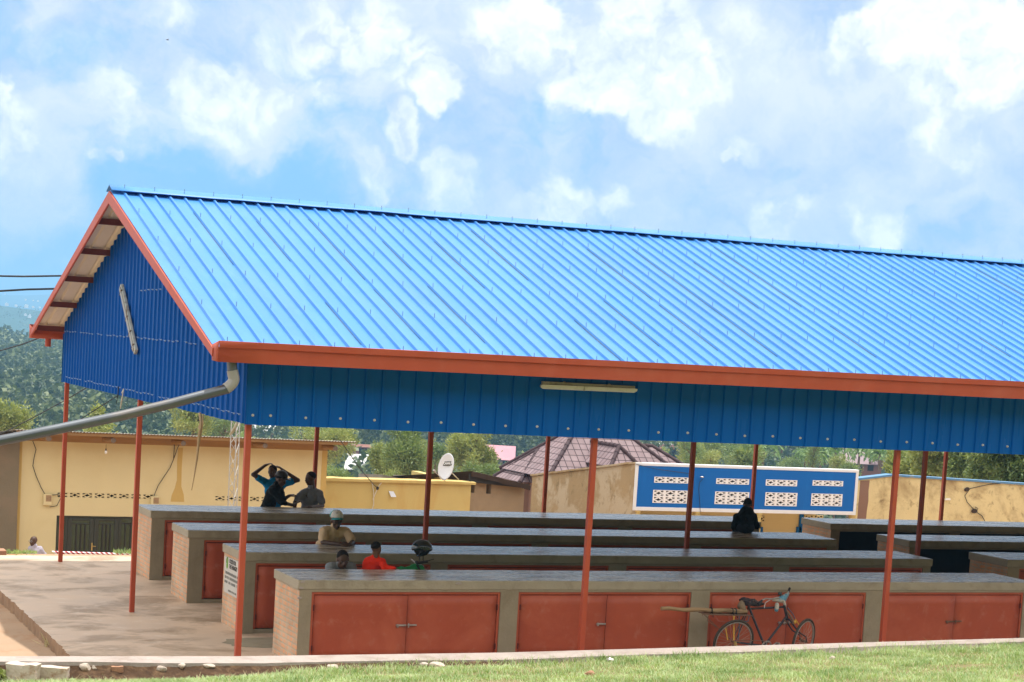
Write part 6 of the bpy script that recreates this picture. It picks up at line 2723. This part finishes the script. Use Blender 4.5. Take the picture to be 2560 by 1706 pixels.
# helmet hung on the mirror
he = thing('helmet', 'black motorcycle helmet perched on the mirror beside the green cloth', 'helmet', hm)
hx = (RT * -.93 - FW * .25 + V((0, 0, -.30))).normalized()       # face opening side
hz = (V((0, 0, 1)) - hx * hx.z).normalized()
hz = (hz + hx * .12).normalized()
hy = hz.cross(hx).normalized()
mb = MB()
n, m = 28, 20
grid = {}
for i in range(m + 1):
    t = math.pi * i / m
    for k in range(n):
        a = 6.283 * k / n
        d_ = hx * (math.cos(a) * math.sin(t) * .158) + hy * (math.sin(a) * math.sin(t) * .125) + hz * (math.cos(t) * .142)
        grid[i, k] = len(mb.v)
        mb.v.append(hm + d_)
for i in range(m):
    for k in range(n):
        t = math.pi * (i + .5) / m
        a = 6.283 * (k + .5) / n
        x_, z_ = math.cos(a) * math.sin(t), math.cos(t)
        if z_ < -.66 or (x_ > .30 and z_ < .10 and z_ > -.9 and x_ > .25 - .9 * (z_ + .1)) or (x_ < -.2 and z_ < -.42):
            continue
        k2 = (k + 1) % n
        mb.face((grid[i, k], grid[i + 1, k], grid[i + 1, k2], grid[i, k2]))
o = mb.build('shell', 'black_gloss', he, 60)
so = o.modifiers.new('thick', 'SOLIDIFY')
so.thickness = .018
so.offset = -1
mb = MB()
mb.ball(hm + hz * .0, hx * .128, hy * .10, hz * .112, 20, 12)
mb.build('lining', 'black', he, 60)
mb = MB()
pv_ = hm - hy * .124 + hx * .0 - hz * .02
mb.ball(pv_ if (hm - hy - CAM_O).length < (hm + hy - CAM_O).length else hm + hy * .124 - hz * .02, hx * .02, hy * .008, hz * .02, 10, 6)
mb.tube([hm + hx * .02 - hz * .10, hm + hx * .05 - hz * .17, hm + hx * .04 - hz * .22], .008, 6)
mb.build('strap', 'black', he, 60)
# green cloth over the tank
mb = MB()
c0 = at(1028, 1424, MY - .12)
nx, ny = 26, 12
for j in range(ny + 1):
    for i in range(nx + 1):
        s, q = i / nx, j / ny
        u = lerp(990, 1068, s)
        prof = interp([(0, 1428), (.10, 1423), (.22, 1417), (.34, 1420), (.50, 1417), (.68, 1411), (.80, 1410), (.88, 1415), (.95, 1424), (1, 1432)], s)
        y = lerp(MY - .34, MY + .12, q)
        p = at(u, prof, MY - .25)
        z = p.z - 1.1 * (q - .3) ** 2 - (.24 if q == 0 else 0) + .018 * fbm(s * 9, q * 6, 31)
        mb.v.append(V((p.x + .03 * (q - .5), y, max(.72, z))))
for j in range(ny):
    for i in range(nx):
        a = j * (nx + 1) + i
        mb.face((a, a + 1, a + nx + 2, a + nx + 1))
o = tag(mb.build('green_cloth', 'cloth_green', None, 50, offset=c0), 'bright green cloth heaped beside the child behind the nearest counter', 'cloth')
so = o.modifiers.new('thick', 'SOLIDIFY')
so.thickness = .008


# ------------------------------------------------------------------ people
S = 1.07


def remesh(o, vox=.012, it=3):
    r_ = o.modifiers.new('remesh', 'REMESH')
    r_.mode = 'VOXEL'
    r_.voxel_size = vox
    r_.use_smooth_shade = True
    s_ = o.modifiers.new('smooth', 'SMOOTH')
    s_.iterations = it
    s_.factor = .5
    return o


def torso(mb, P, g):
    """trunk volumes; g is how far cloth stands off the skin"""
    nk, pv, sR, sL = P['nk'], P['pv'], P['sR'], P['sL']
    rt = (sR - sL).normalized()
    up = (nk - pv).normalized()
    fw = up.cross(rt).normalized()
    rt = fw.cross(up).normalized()
    k = P.get('k', 1.0) * S
    c1 = nk.lerp(pv, .32)
    c2 = nk.lerp(pv, .68)
    mb.ball(c1, rt * (.160 * k + g), fw * (.100 * k + g), up * (.19 * k + g))
    mb.ball(c2, rt * (.140 * k + g), fw * (.098 * k + g), up * (.19 * k + g))
    mb.ball(pv, rt * (.155 * k + g), fw * (.105 * k + g), up * (.13 * k + g))
    mb.capsule(c1, pv, .105 * k + g, .10 * k + g)
    for s in (sR, sL):
        mb.capsule(s, nk.lerp(pv, .10), .056 * k + g, .06 * k + g)
        mb.capsule(s, c1, .052 * k + g, .08 * k + g)
    return rt, up, fw


def hand(mb, w, d, n_, side, k, curl=.5):
    d = d.normalized()
    n_ = (n_ - d * n_.dot(d)).normalized()
    ac = d.cross(n_).normalized() * side
    ln = .085 * k
    mb.ball(w + d * ln * .55, d * ln * .62, ac * .040 * k, n_ * .017 * k, 12, 8)
    mb.capsule(w - d * .02, w + d * ln * .3, .026 * k, .026 * k, 10, 3)
    for i, (off, L) in enumerate(((.030, .068), (.010, .078), (-.011, .072), (-.030, .056))):
        p = w + d * ln * .98 + ac * off * k
        a = curl * (.5 + .12 * i)
        dd = d
        for q, f in enumerate((.45, .32, .25)):
            dd = (dd * math.cos(a * (.6 + .5 * q)) + n_ * math.sin(a * (.6 + .5 * q))).normalized()
            p2 = p + dd * L * f * k
            mb.capsule(p, p2, (.0098 - .0010 * q) * k, (.0090 - .0010 * q) * k, 8, 2)
            p = p2
    p = w + d * ln * .30 + ac * .034 * k
    p1 = p + (d * .65 + ac * .75 + n_ * .15).normalized() * .038 * k
    p2 = p1 + (d * .9 + ac * .15 + n_ * .45).normalized() * .034 * k
    mb.capsule(p, p1, .014 * k, .0115 * k, 8, 2)
    mb.capsule(p1, p2, .0115 * k, .0095 * k, 8, 2)


def head(mb, c, look, up, k):
    look = look.normalized()
    up = (up - look * up.dot(look)).normalized()
    rt = look.cross(up).normalized()
    mb.ball(c + up * .024 * k - look * .012 * k, rt * .074 * k, look * .094 * k, up * .088 * k, 20, 14)
    mb.ball(c - up * .040 * k + look * .022 * k, rt * .056 * k, look * .066 * k, up * .078 * k, 18, 12)
    mb.ball(c - up * .098 * k + look * .058 * k, rt * .024 * k, look * .020 * k, up * .018 * k, 10, 8)
    mb.capsule(c + up * .004 * k + look * .080 * k, c - up * .030 * k + look * .098 * k, .010 * k, .015 * k, 10, 3)
    for s in (-1, 1):
        mb.ball(c - up * .034 * k + look * .088 * k + rt * .013 * s * k, rt * .011 * k, look * .012 * k, up * .009 * k, 8, 6)
        mb.capsule(c + up * .022 * k + look * .078 * k + rt * .012 * s * k, c + up * .018 * k + look * .066 * k + rt * .046 * s * k, .010 * k, .009 * k, 8, 2)
        mb.ball(c - up * .020 * k + look * .056 * k + rt * .040 * s * k, rt * .020 * k, look * .022 * k, up * .020 * k, 10, 8)
        mb.ball(c - up * .012 * k - look * .006 * k + rt * .076 * s * k, rt * .010 * k, look * .020 * k, up * .031 * k, 10, 8)
    for q in (-.058, -.071):
        mb.capsule(c + up * q * k + look * .082 * k - rt * .022 * k, c + up * q * k + look * .088 * k, .007 * k, .010 * k, 8, 2)
        mb.capsule(c + up * q * k + look * .088 * k, c + up * q * k + look * .082 * k + rt * .022 * k, .010 * k, .007 * k, 8, 2)
    return rt, look, up


FOLDS = bpy.data.textures.new('folds', 'CLOUDS')
FOLDS.noise_scale = .11
FOLDS.noise_depth = 2


def person(label, P, skin='skin', shirt='shirt_grey', sleeve=.62, cap=None, hair=True, vox=.011, glasses=False):
    """P holds world joints: hd, look, hup, nk, pv, sR/sL, eR/eL, wR/wL, hdR/hdL (hand direction), hnR/hnL (palm side), kR/kL, aR/aL"""
    k = P.get('k', 1.0) * S
    base = V((P['pv'].x, P['pv'].y, min(P['aR'].z, P['aL'].z) - .08 * k))
    t = thing('person', label, 'person', base)
    mb = MB()
    rt, lk, up = head(mb, P['hd'], P['look'], P.get('hup', V((0, 0, 1))), k)
    mb.capsule(P['nk'], P['hd'] - up * .07 * k - lk * .015 * k, .060 * k, .054 * k)
    trt, tup, tfw = torso(mb, P, 0)
    for s in ('R', 'L'):
        sd = 1 if s == 'R' else -1
        mb.capsule(P['s' + s], P['e' + s], .049 * k, .040 * k)
        mb.capsule(P['e' + s], P['w' + s], .041 * k, .027 * k)
        hd_ = P.get('hd' + s, P['w' + s] - P['e' + s])
        hand(mb, P['w' + s], hd_, P.get('hn' + s, V((0, 0, -1))), sd * P.get('hs' + s, 1), k, P.get('curl' + s, .6))
        hip = P['pv'] + trt * .085 * sd * k - tup * .03 * k
        mb.capsule(hip, P['k' + s], .085 * k, .057 * k)
        mb.capsule(P['k' + s], P['a' + s], .058 * k, .036 * k)
        kn, an = P['k' + s], P['a' + s]
        toe = P.get('toe', tfw)
        toe = V((toe.x, toe.y, 0)).normalized()
        mb.capsule(an - V((0, 0, .04 * k)), an + toe * .15 * k - V((0, 0, .055 * k)), .034 * k, .026 * k)
    remesh(mb.build('body', skin, t, 180, recalc=False), vox * .85, 2)
    # shirt
    mb = MB()
    g = .014
    torso(mb, P, g)
    mb.capsule(P['nk'] - tup * .03, P['nk'] + (P['hd'] - P['nk']) * .22, .068 * k, .064 * k)
    for s in ('R', 'L'):
        if sleeve <= 1:
            q = P['s' + s].lerp(P['e' + s], sleeve)
            mb.capsule(P['s' + s], q, .050 * k + g, .050 * k + g * 1.3, 14, 3)
        else:
            q = P['e' + s].lerp(P['w' + s], min(1, sleeve - 1))
            mb.capsule(P['s' + s], P['e' + s], .056 * k + g, .048 * k + g)
            mb.capsule(P['e' + s], q, .047 * k + g, .033 * k + g)
    sh = remesh(mb.build('shirt', shirt, t, 180, recalc=False), vox, 3)
    dm = sh.modifiers.new('folds', 'DISPLACE')
    dm.texture = FOLDS
    dm.texture_coords = 'LOCAL'
    dm.strength = .045
    dm.mid_level = .52
    # trousers and shoes
    mb = MB()
    mb.ball(P['pv'] - tup * .02, trt * (.158 * k + .012), tfw * (.108 * k + .012), tup * (.13 * k), 16, 10)
    for s in ('R', 'L'):
        sd = 1 if s == 'R' else -1
        hip = P['pv'] + trt * .085 * sd * k - tup * .03 * k
        mb.capsule(hip, P['k' + s], .100 * k, .072 * k)
        mb.capsule(P['k' + s], P['a' + s] + V((0, 0, .02)), .072 * k, .056 * k)
    remesh(mb.build('trousers', 'trousers', t, 180, recalc=False), .016, 3)
    for s in ('R', 'L'):
        an = P['a' + s]
        toe = P.get('toe', tfw)
        toe = V((toe.x, toe.y, 0)).normalized()
        mb = MB()
        sdw = V((0, 0, 1)).cross(toe)
        mb.ball(an + toe * .06 * k - V((0, 0, .05 * k)), toe * .15 * k, sdw * .05 * k, V((0, 0, .042 * k)), 14, 8)
        mb.ball(an - toe * .03 * k - V((0, 0, .03 * k)), toe * .06 * k, sdw * .048 * k, V((0, 0, .055 * k)), 12, 8)
        mb.build('shoe', 'shoe', t, 180)
    # eyes
    for s in (-1, 1):
        mb = MB()
        e = P['hd'] + up * .002 * k + lk * .073 * k + rt * .030 * s * k
        mb.ball(e, rt * .012 * k, lk * .010 * k, up * .006 * k, 10, 8)
        mb.slot = 1
        mb.ball(e + lk * .008 * k - up * .001 * k, rt * .007 * k, lk * .005 * k, up * .007 * k, 8, 6)
        mb.build('eye', ['eye_white', 'black'], t, 180)
    if hair:
        mb = MB()
        c = P['hd'] + up * .026 * k - lk * .014 * k
        n, m = 24, 11
        for i in range(m + 1):
            for q in range(n):
                a = 6.283 * q / n
                f = math.cos(a)
                stop = math.pi * (.64 if f < 0 else .64 - .40 * f)
                tt = stop * i / m
                g_ = .0035 * k * (1 if i < m else -1.2)
                mb.v.append(c + up * (.088 * k + g_) * math.cos(tt) + (lk * (.094 * k + g_) * f + rt * (.074 * k + g_) * math.sin(a)) * math.sin(tt))
        for i in range(m):
            for q in range(n):
                q2 = (q + 1) % n
                mb.face((i * n + q, (i + 1) * n + q, (i + 1) * n + q2, i * n + q2))
        mb.build('hair', 'hair', t, 180, recalc=False)
    if cap:
        crown, side, brim, cl, cu = cap
        cl = cl.normalized()
        cu = (cu - cl * cu.dot(cl)).normalized()
        cr_ = cl.cross(cu)
        c = P['hd'] + up * .060 * k - lk * .012 * k
        mb = MB()
        n, m = 28, 9
        for i in range(m + 1):
            tt = math.pi * .53 * i / m
            for q in range(n):
                a = 6.283 * q / n
                mb.v.append(c + cu * .092 * k * math.cos(tt) + (cl * .106 * k * math.cos(a) + cr_ * .090 * k * math.sin(a)) * math.sin(tt) ** .85)
        for i in range(m):
            for q in range(n):
                q2 = (q + 1) % n
                f = math.cos(6.283 * (q + .5) / n)
                mb.slot = 0 if f > .12 else 1
                mb.face((i * n + q, (i + 1) * n + q, (i + 1) * n + q2, i * n + q2))
        o = mb.build('cap', [crown, side], t, 180, recalc=False)
        so = o.modifiers.new('thick', 'SOLIDIFY')
        so.thickness = .006
        mb = MB()
        n = 16
        for j in range(7):
            q = j / 6
            for i in range(n + 1):
                a = -1.25 + 2.5 * i / n
                r0 = .100 * k
                ext = q * .078 * k * max(0, math.cos(a * 1.05)) ** .6
                p = c + cl * ((r0 * 1.03) * math.cos(a) + ext) + cr_ * (.088 * k * math.sin(a) * (1 + .04 * q))
                p = p - cu * (.004 * k + .016 * k * q * q + .020 * k * (math.sin(a) ** 2) * (1 - .2 * q))
                mb.v.append(p)
        for j in range(6):
            for i in range(n):
                a = j * (n + 1) + i
                mb.face((a, a + 1, a + n + 2, a + n + 1))
        b_ = mb.build('brim', brim, o, 180)
        so = b_.modifiers.new('thick', 'SOLIDIFY')
        so.thickness = .007
        if crown == 'cap_white':
            mb = MB()
            for q in range(5):
                a = .05 + .09 * q
                p = c + cl * .108 * k * math.cos(a) * math.sin(1.02) + cr_ * .092 * k * math.sin(a) * math.sin(1.02) + cu * .06 * k
                mb.ball(p + cu * .004 * math.sin(q * 2), cl * .004, cr_ * .006, cu * (.004 + .004 * (q % 2)), 6, 5)
            mb.build('embroidery', 'print_grey', o)
    if glasses:
        mb = MB()
        for s in (-1, 1):
            mb.torus(P['hd'] + up * .0 + lk * .096 * k + rt * .032 * s * k, lk, .022 * k, .004, 14, 5)
        mb.tube([P['hd'] + lk * .1 * k - rt * .01, P['hd'] + lk * .1 * k + rt * .01], .003, 5)
        mb.build('glasses', 'bare_steel', t, 60)
    return t


TOCAM = V((-FW.x, -FW.y, 0)).normalized()          # horizontal direction towards the camera
SIDE = V((RT.x, RT.y, 0)).normalized()             # to the right in the picture
ZUP = V((0, 0, 1))


def stand(pv, fw, ground=0.0, spread=.10, k=1.0):
    r_ = V((fw.y, -fw.x, 0)).normalized()
    kz = lerp(ground, pv.z, .52)
    az = ground + .085 * k
    return dict(kR=V((pv.x, pv.y, kz)) + r_ * spread + fw * .02, kL=V((pv.x, pv.y, kz)) - r_ * spread + fw * .02,
                aR=V((pv.x, pv.y, az)) + r_ * (spread + .02) - fw * .02, aL=V((pv.x, pv.y, az)) - r_ * (spread + .02) - fw * .02)


# man in blue with both hands on his head (his left is on the right in the picture)
y = 11.72
P = dict(hd=at(681, 1179, y), look=TOCAM * .95 - SIDE * .25 + ZUP * -.12, nk=at(685, 1203, y), sR=at(661, 1205, y), sL=at(711, 1209, y),
         eR=at(633, 1187, y - .10), eL=at(745, 1201, y - .06), wR=at(663, 1164, y - .02), wL=at(706, 1175, y - .02), pv=V((0, 0, 0)),
         hdR=at(679, 1159, y - .02) - at(664, 1165, y), hdL=at(693, 1163, y) - at(706, 1175, y), hnR=ZUP * -1, hnL=ZUP * -1, curlR=.9, curlL=.9)
P['pv'] = V((P['nk'].x + .03, y + .05, P['nk'].z - .60))
P.update(stand(P['pv'], TOCAM))
person('person in a sky blue T-shirt with both hands raised onto the head', P, shirt='shirt_blue', sleeve=.55)

# man in black with a black cap, leaning on the rear counter and holding out his hands
y = 11.10
lk = SIDE * .92 + TOCAM * .25 - ZUP * .35
P = dict(hd=at(702, 1199, y), look=lk, hup=ZUP + SIDE * .35, nk=at(691, 1214, y + .02), sR=at(682, 1224, y - .12), sL=at(700, 1226, y + .14),
         eR=at(704, 1257, y - .20), eL=at(706, 1251, y + .12), wR=at(731, 1263, y - .18), wL=at(723, 1240, y + .05), pv=at(663, 1282, y + .18),
         hdR=at(752, 1253, y - .18) - at(731, 1263, y - .18), hdL=at(736, 1237, y + .05) - at(723, 1240, y + .05), hnR=ZUP, hnL=SIDE * -.3 - ZUP, curlR=.35, curlL=1.3, k=1.05)
P['pv'].z = max(.98, P['pv'].z)
P.update(stand(P['pv'], SIDE))
person('person in black jacket and cap leaning over the rear counter, hands held out', P, shirt='shirt_black', sleeve=1.35,
       cap=('black', 'black', 'black', lk + ZUP * .12, ZUP + SIDE * .2), hair=True)

# man in grey T-shirt leaning on the rear counter
y = 11.20
P = dict(hd=at(776, 1196, y), look=TOCAM * .62 - SIDE * .78 - ZUP * .12, nk=at(779, 1221, y + .03), sR=at(758, 1233, y), sL=at(799, 1235, y + .02),
         eR=at(738, 1256, y - .06), eL=at(806, 1265, y - .10), wR=at(735, 1279, y - .22), wL=at(775, 1269, y - .40), pv=V((0, 0, 0)),
         hdR=V((0, -.4, -.6)), hdL=SIDE * -1 + TOCAM * .2, hnR=SIDE, hnL=ZUP * -1, curlR=.6, curlL=.3, k=1.05)
P['pv'] = V((P['nk'].x - .02, y + .12, P['nk'].z - .60))
P.update(stand(P['pv'], TOCAM))
person('person in a grey T-shirt with shaved head leaning on the rear counter, face turned left', P, shirt='shirt_grey', sleeve=.72)

# man with white and teal cap, elbows on the third counter
y = 5.28
lk = TOCAM * .80 + SIDE * .30 - ZUP * .42
P = dict(hd=at(841, 1302, y - .10), look=lk, hup=ZUP + TOCAM * .30, nk=at(836, 1321, y), sR=at(809, 1327, y), sL=at(866, 1329, y),
         eR=at(808, 1357, y - .18), eL=at(881, 1357, y - .20), wR=at(850, 1361, y - .44), wL=at(873, 1362, y - .44), pv=V((0, 0, 0)),
         hdR=SIDE * .9 + TOCAM * .2 - ZUP * .05, hdL=SIDE * -.8 + TOCAM * .5 - ZUP * .05, hnR=V((0, .5, -.6)), hnL=V((0, .5, -.6)), curlR=.9, curlL=.9, k=1.05)
P['pv'] = V((P['nk'].x - .12, y + .26, .98))
P.update(stand(P['pv'], TOCAM))
person('person in a beige T-shirt and white cap with teal brim, elbows on a counter', P, shirt='shirt_beige', sleeve=.74,
       cap=('cap_white', 'cap_green', 'cap_teal', lk + ZUP * .42, ZUP + TOCAM * .05), hair=False)

# crouching man behind the nearest counter
y = 2.72
lk = TOCAM * .86 + SIDE * .32 - ZUP * .32
P = dict(hd=at(857, 1398, y), look=lk, hup=ZUP + TOCAM * .22, nk=at(852, 1415, y + .16), sR=at(826, 1416, y + .18), sL=at(879, 1417, y + .16),
         eR=at(822, 1455, y + .02), eL=at(884, 1455, y + .02), wR=V((0, 0, 0)), wL=V((0, 0, 0)), pv=V((0, 0, 0)), k=1.05, curlR=.5, curlL=.5)
P['pv'] = V((P['nk'].x - .05, y + .52, .72))
P['kR'], P['kL'] = P['pv'] + TOCAM * .40 - SIDE * .16 + ZUP * -.12, P['pv'] + TOCAM * .40 + SIDE * .16 + ZUP * -.12
P['aR'], P['aL'] = P['kR'] + V((0, .06, 0)), P['kL'] + V((0, .06, 0))
P['aR'].z = P['aL'].z = .09
P['wR'], P['wL'] = P['kR'] + V((.02, .02, .14)), P['kL'] + V((-.02, .02, .14))
P['toe'] = TOCAM
person('person in a grey teal T-shirt crouching behind the nearest counter, head low', P, shirt='shirt_teal_grey', sleeve=.8)

# child in red, seen from behind, arm along the counter
y = 2.66
CS = .80
P = dict(hd=at(941, 1371, y), look=SIDE * .75 - TOCAM * .70 - ZUP * .05, nk=at(939, 1396, y), sR=at(955, 1405, y - .06), sL=at(925, 1403, y + .06),
         eR=at(962, 1421, y - .16), eL=at(917, 1430, y + .12), wR=at(984, 1422, y - .24), wL=at(930, 1450, y + .25), pv=V((0, 0, 0)), k=CS,
         hdR=at(1010, 1427, y - .26) - at(984, 1421, y - .24), hnR=ZUP * -1, hsR=-1, hnL=ZUP * -1, curlR=.12, curlL=.5)
P['pv'] = V((P['nk'].x - .09, y + .22, .90))
P['kR'], P['kL'] = P['pv'] + V((.28, .12, -.08)), P['pv'] + V((.28, .38, -.08))
P['aR'], P['aL'] = P['kR'] + V((.02, -.02, -.36)), P['kL'] + V((.02, .02, -.36))
P['toe'] = V((1, 0, 0))
person('child in a bright red long sleeved shirt seen from behind, one arm along the counter', P, skin='skin_light', shirt='shirt_red', sleeve=1.92)

# dark figure sitting on the second counter, back to the camera
y = 7.92
P = dict(hd=at(1869, 1261, y + .03), look=TOCAM * -1 - ZUP * .20 + SIDE * .1, nk=at(1866, 1281, y), sR=at(1884, 1292, y), sL=at(1842, 1293, y),
         eR=at(1890, 1317, y + .08), eL=at(1835, 1318, y + .08), wR=V((0, 0, 0)), wL=V((0, 0, 0)), pv=V((0, 0, 0)), k=1.0, curlR=.5, curlL=.5)
P['pv'] = V((at(1861, 1330, y).x, y - .02, 1.218 + .135))
P['kR'], P['kL'] = P['pv'] - TOCAM * .46 + SIDE * .12, P['pv'] - TOCAM * .46 - SIDE * .12
P['aR'], P['aL'] = P['kR'] - ZUP * .50, P['kL'] - ZUP * .50
P['wR'], P['wL'] = P['pv'] - TOCAM * .28 + SIDE * .10 + ZUP * .10, P['pv'] - TOCAM * .28 - SIDE * .10 + ZUP * .10
P['toe'] = TOCAM * -1
person('dark clothed person seen from behind, sitting on a counter before the blue screen wall', P, shirt='shirt_black', sleeve=1.9)

# man walking past in the distance on the left
y = 20.3
P = dict(hd=at(83.5, 1353, y), look=TOCAM * .85 - SIDE * .50, nk=at(86, 1367, y), sR=at(77, 1372, y), sL=at(101, 1373, y),
         eR=at(75, 1392, y), eL=at(110, 1388, y), wR=at(78, 1412, y), wL=at(112, 1408, y), pv=V((0, 0, 0)), k=.92, hdR=ZUP * -1, hdL=ZUP * -1, hnR=SIDE, hnL=SIDE * -1)
P['pv'] = V((P['nk'].x + .05, y + .02, P['nk'].z - .60))
P.update(stand(P['pv'], TOCAM, ground_z(P['pv'].x, P['pv'].y)))
P['aR'] += TOCAM * .22
P['kR'] += TOCAM * .12
person('bald person with glasses and a pale lilac collared shirt walking past the yellow house', P, shirt='shirt_lilac', sleeve=.9, hair=False, glasses=True)
# ------------------------------------------------------------------ haze
hz_ = bpy.data.materials.new('haze')
hz_.use_nodes = True
t = NT(hz_.node_tree)
pvn = t.n('ShaderNodeVolumePrincipled')
pvn.inputs['Color'].default_value = (0.30, 0.62, 1.0, 1)
pvn.inputs['Density'].default_value = 0.00036
pvn.inputs['Anisotropy'].default_value = 0.1
o = t.n('ShaderNodeOutputMaterial')
t.link(pvn.outputs[0], o.inputs['Volume'])
MATS['haze'] = hz_
mb = MB()
mb.box(-6000, 9500, -400, 8200, -140, 140)
o = mb.build('haze', 'haze', None)
o['kind'] = 'stuff'
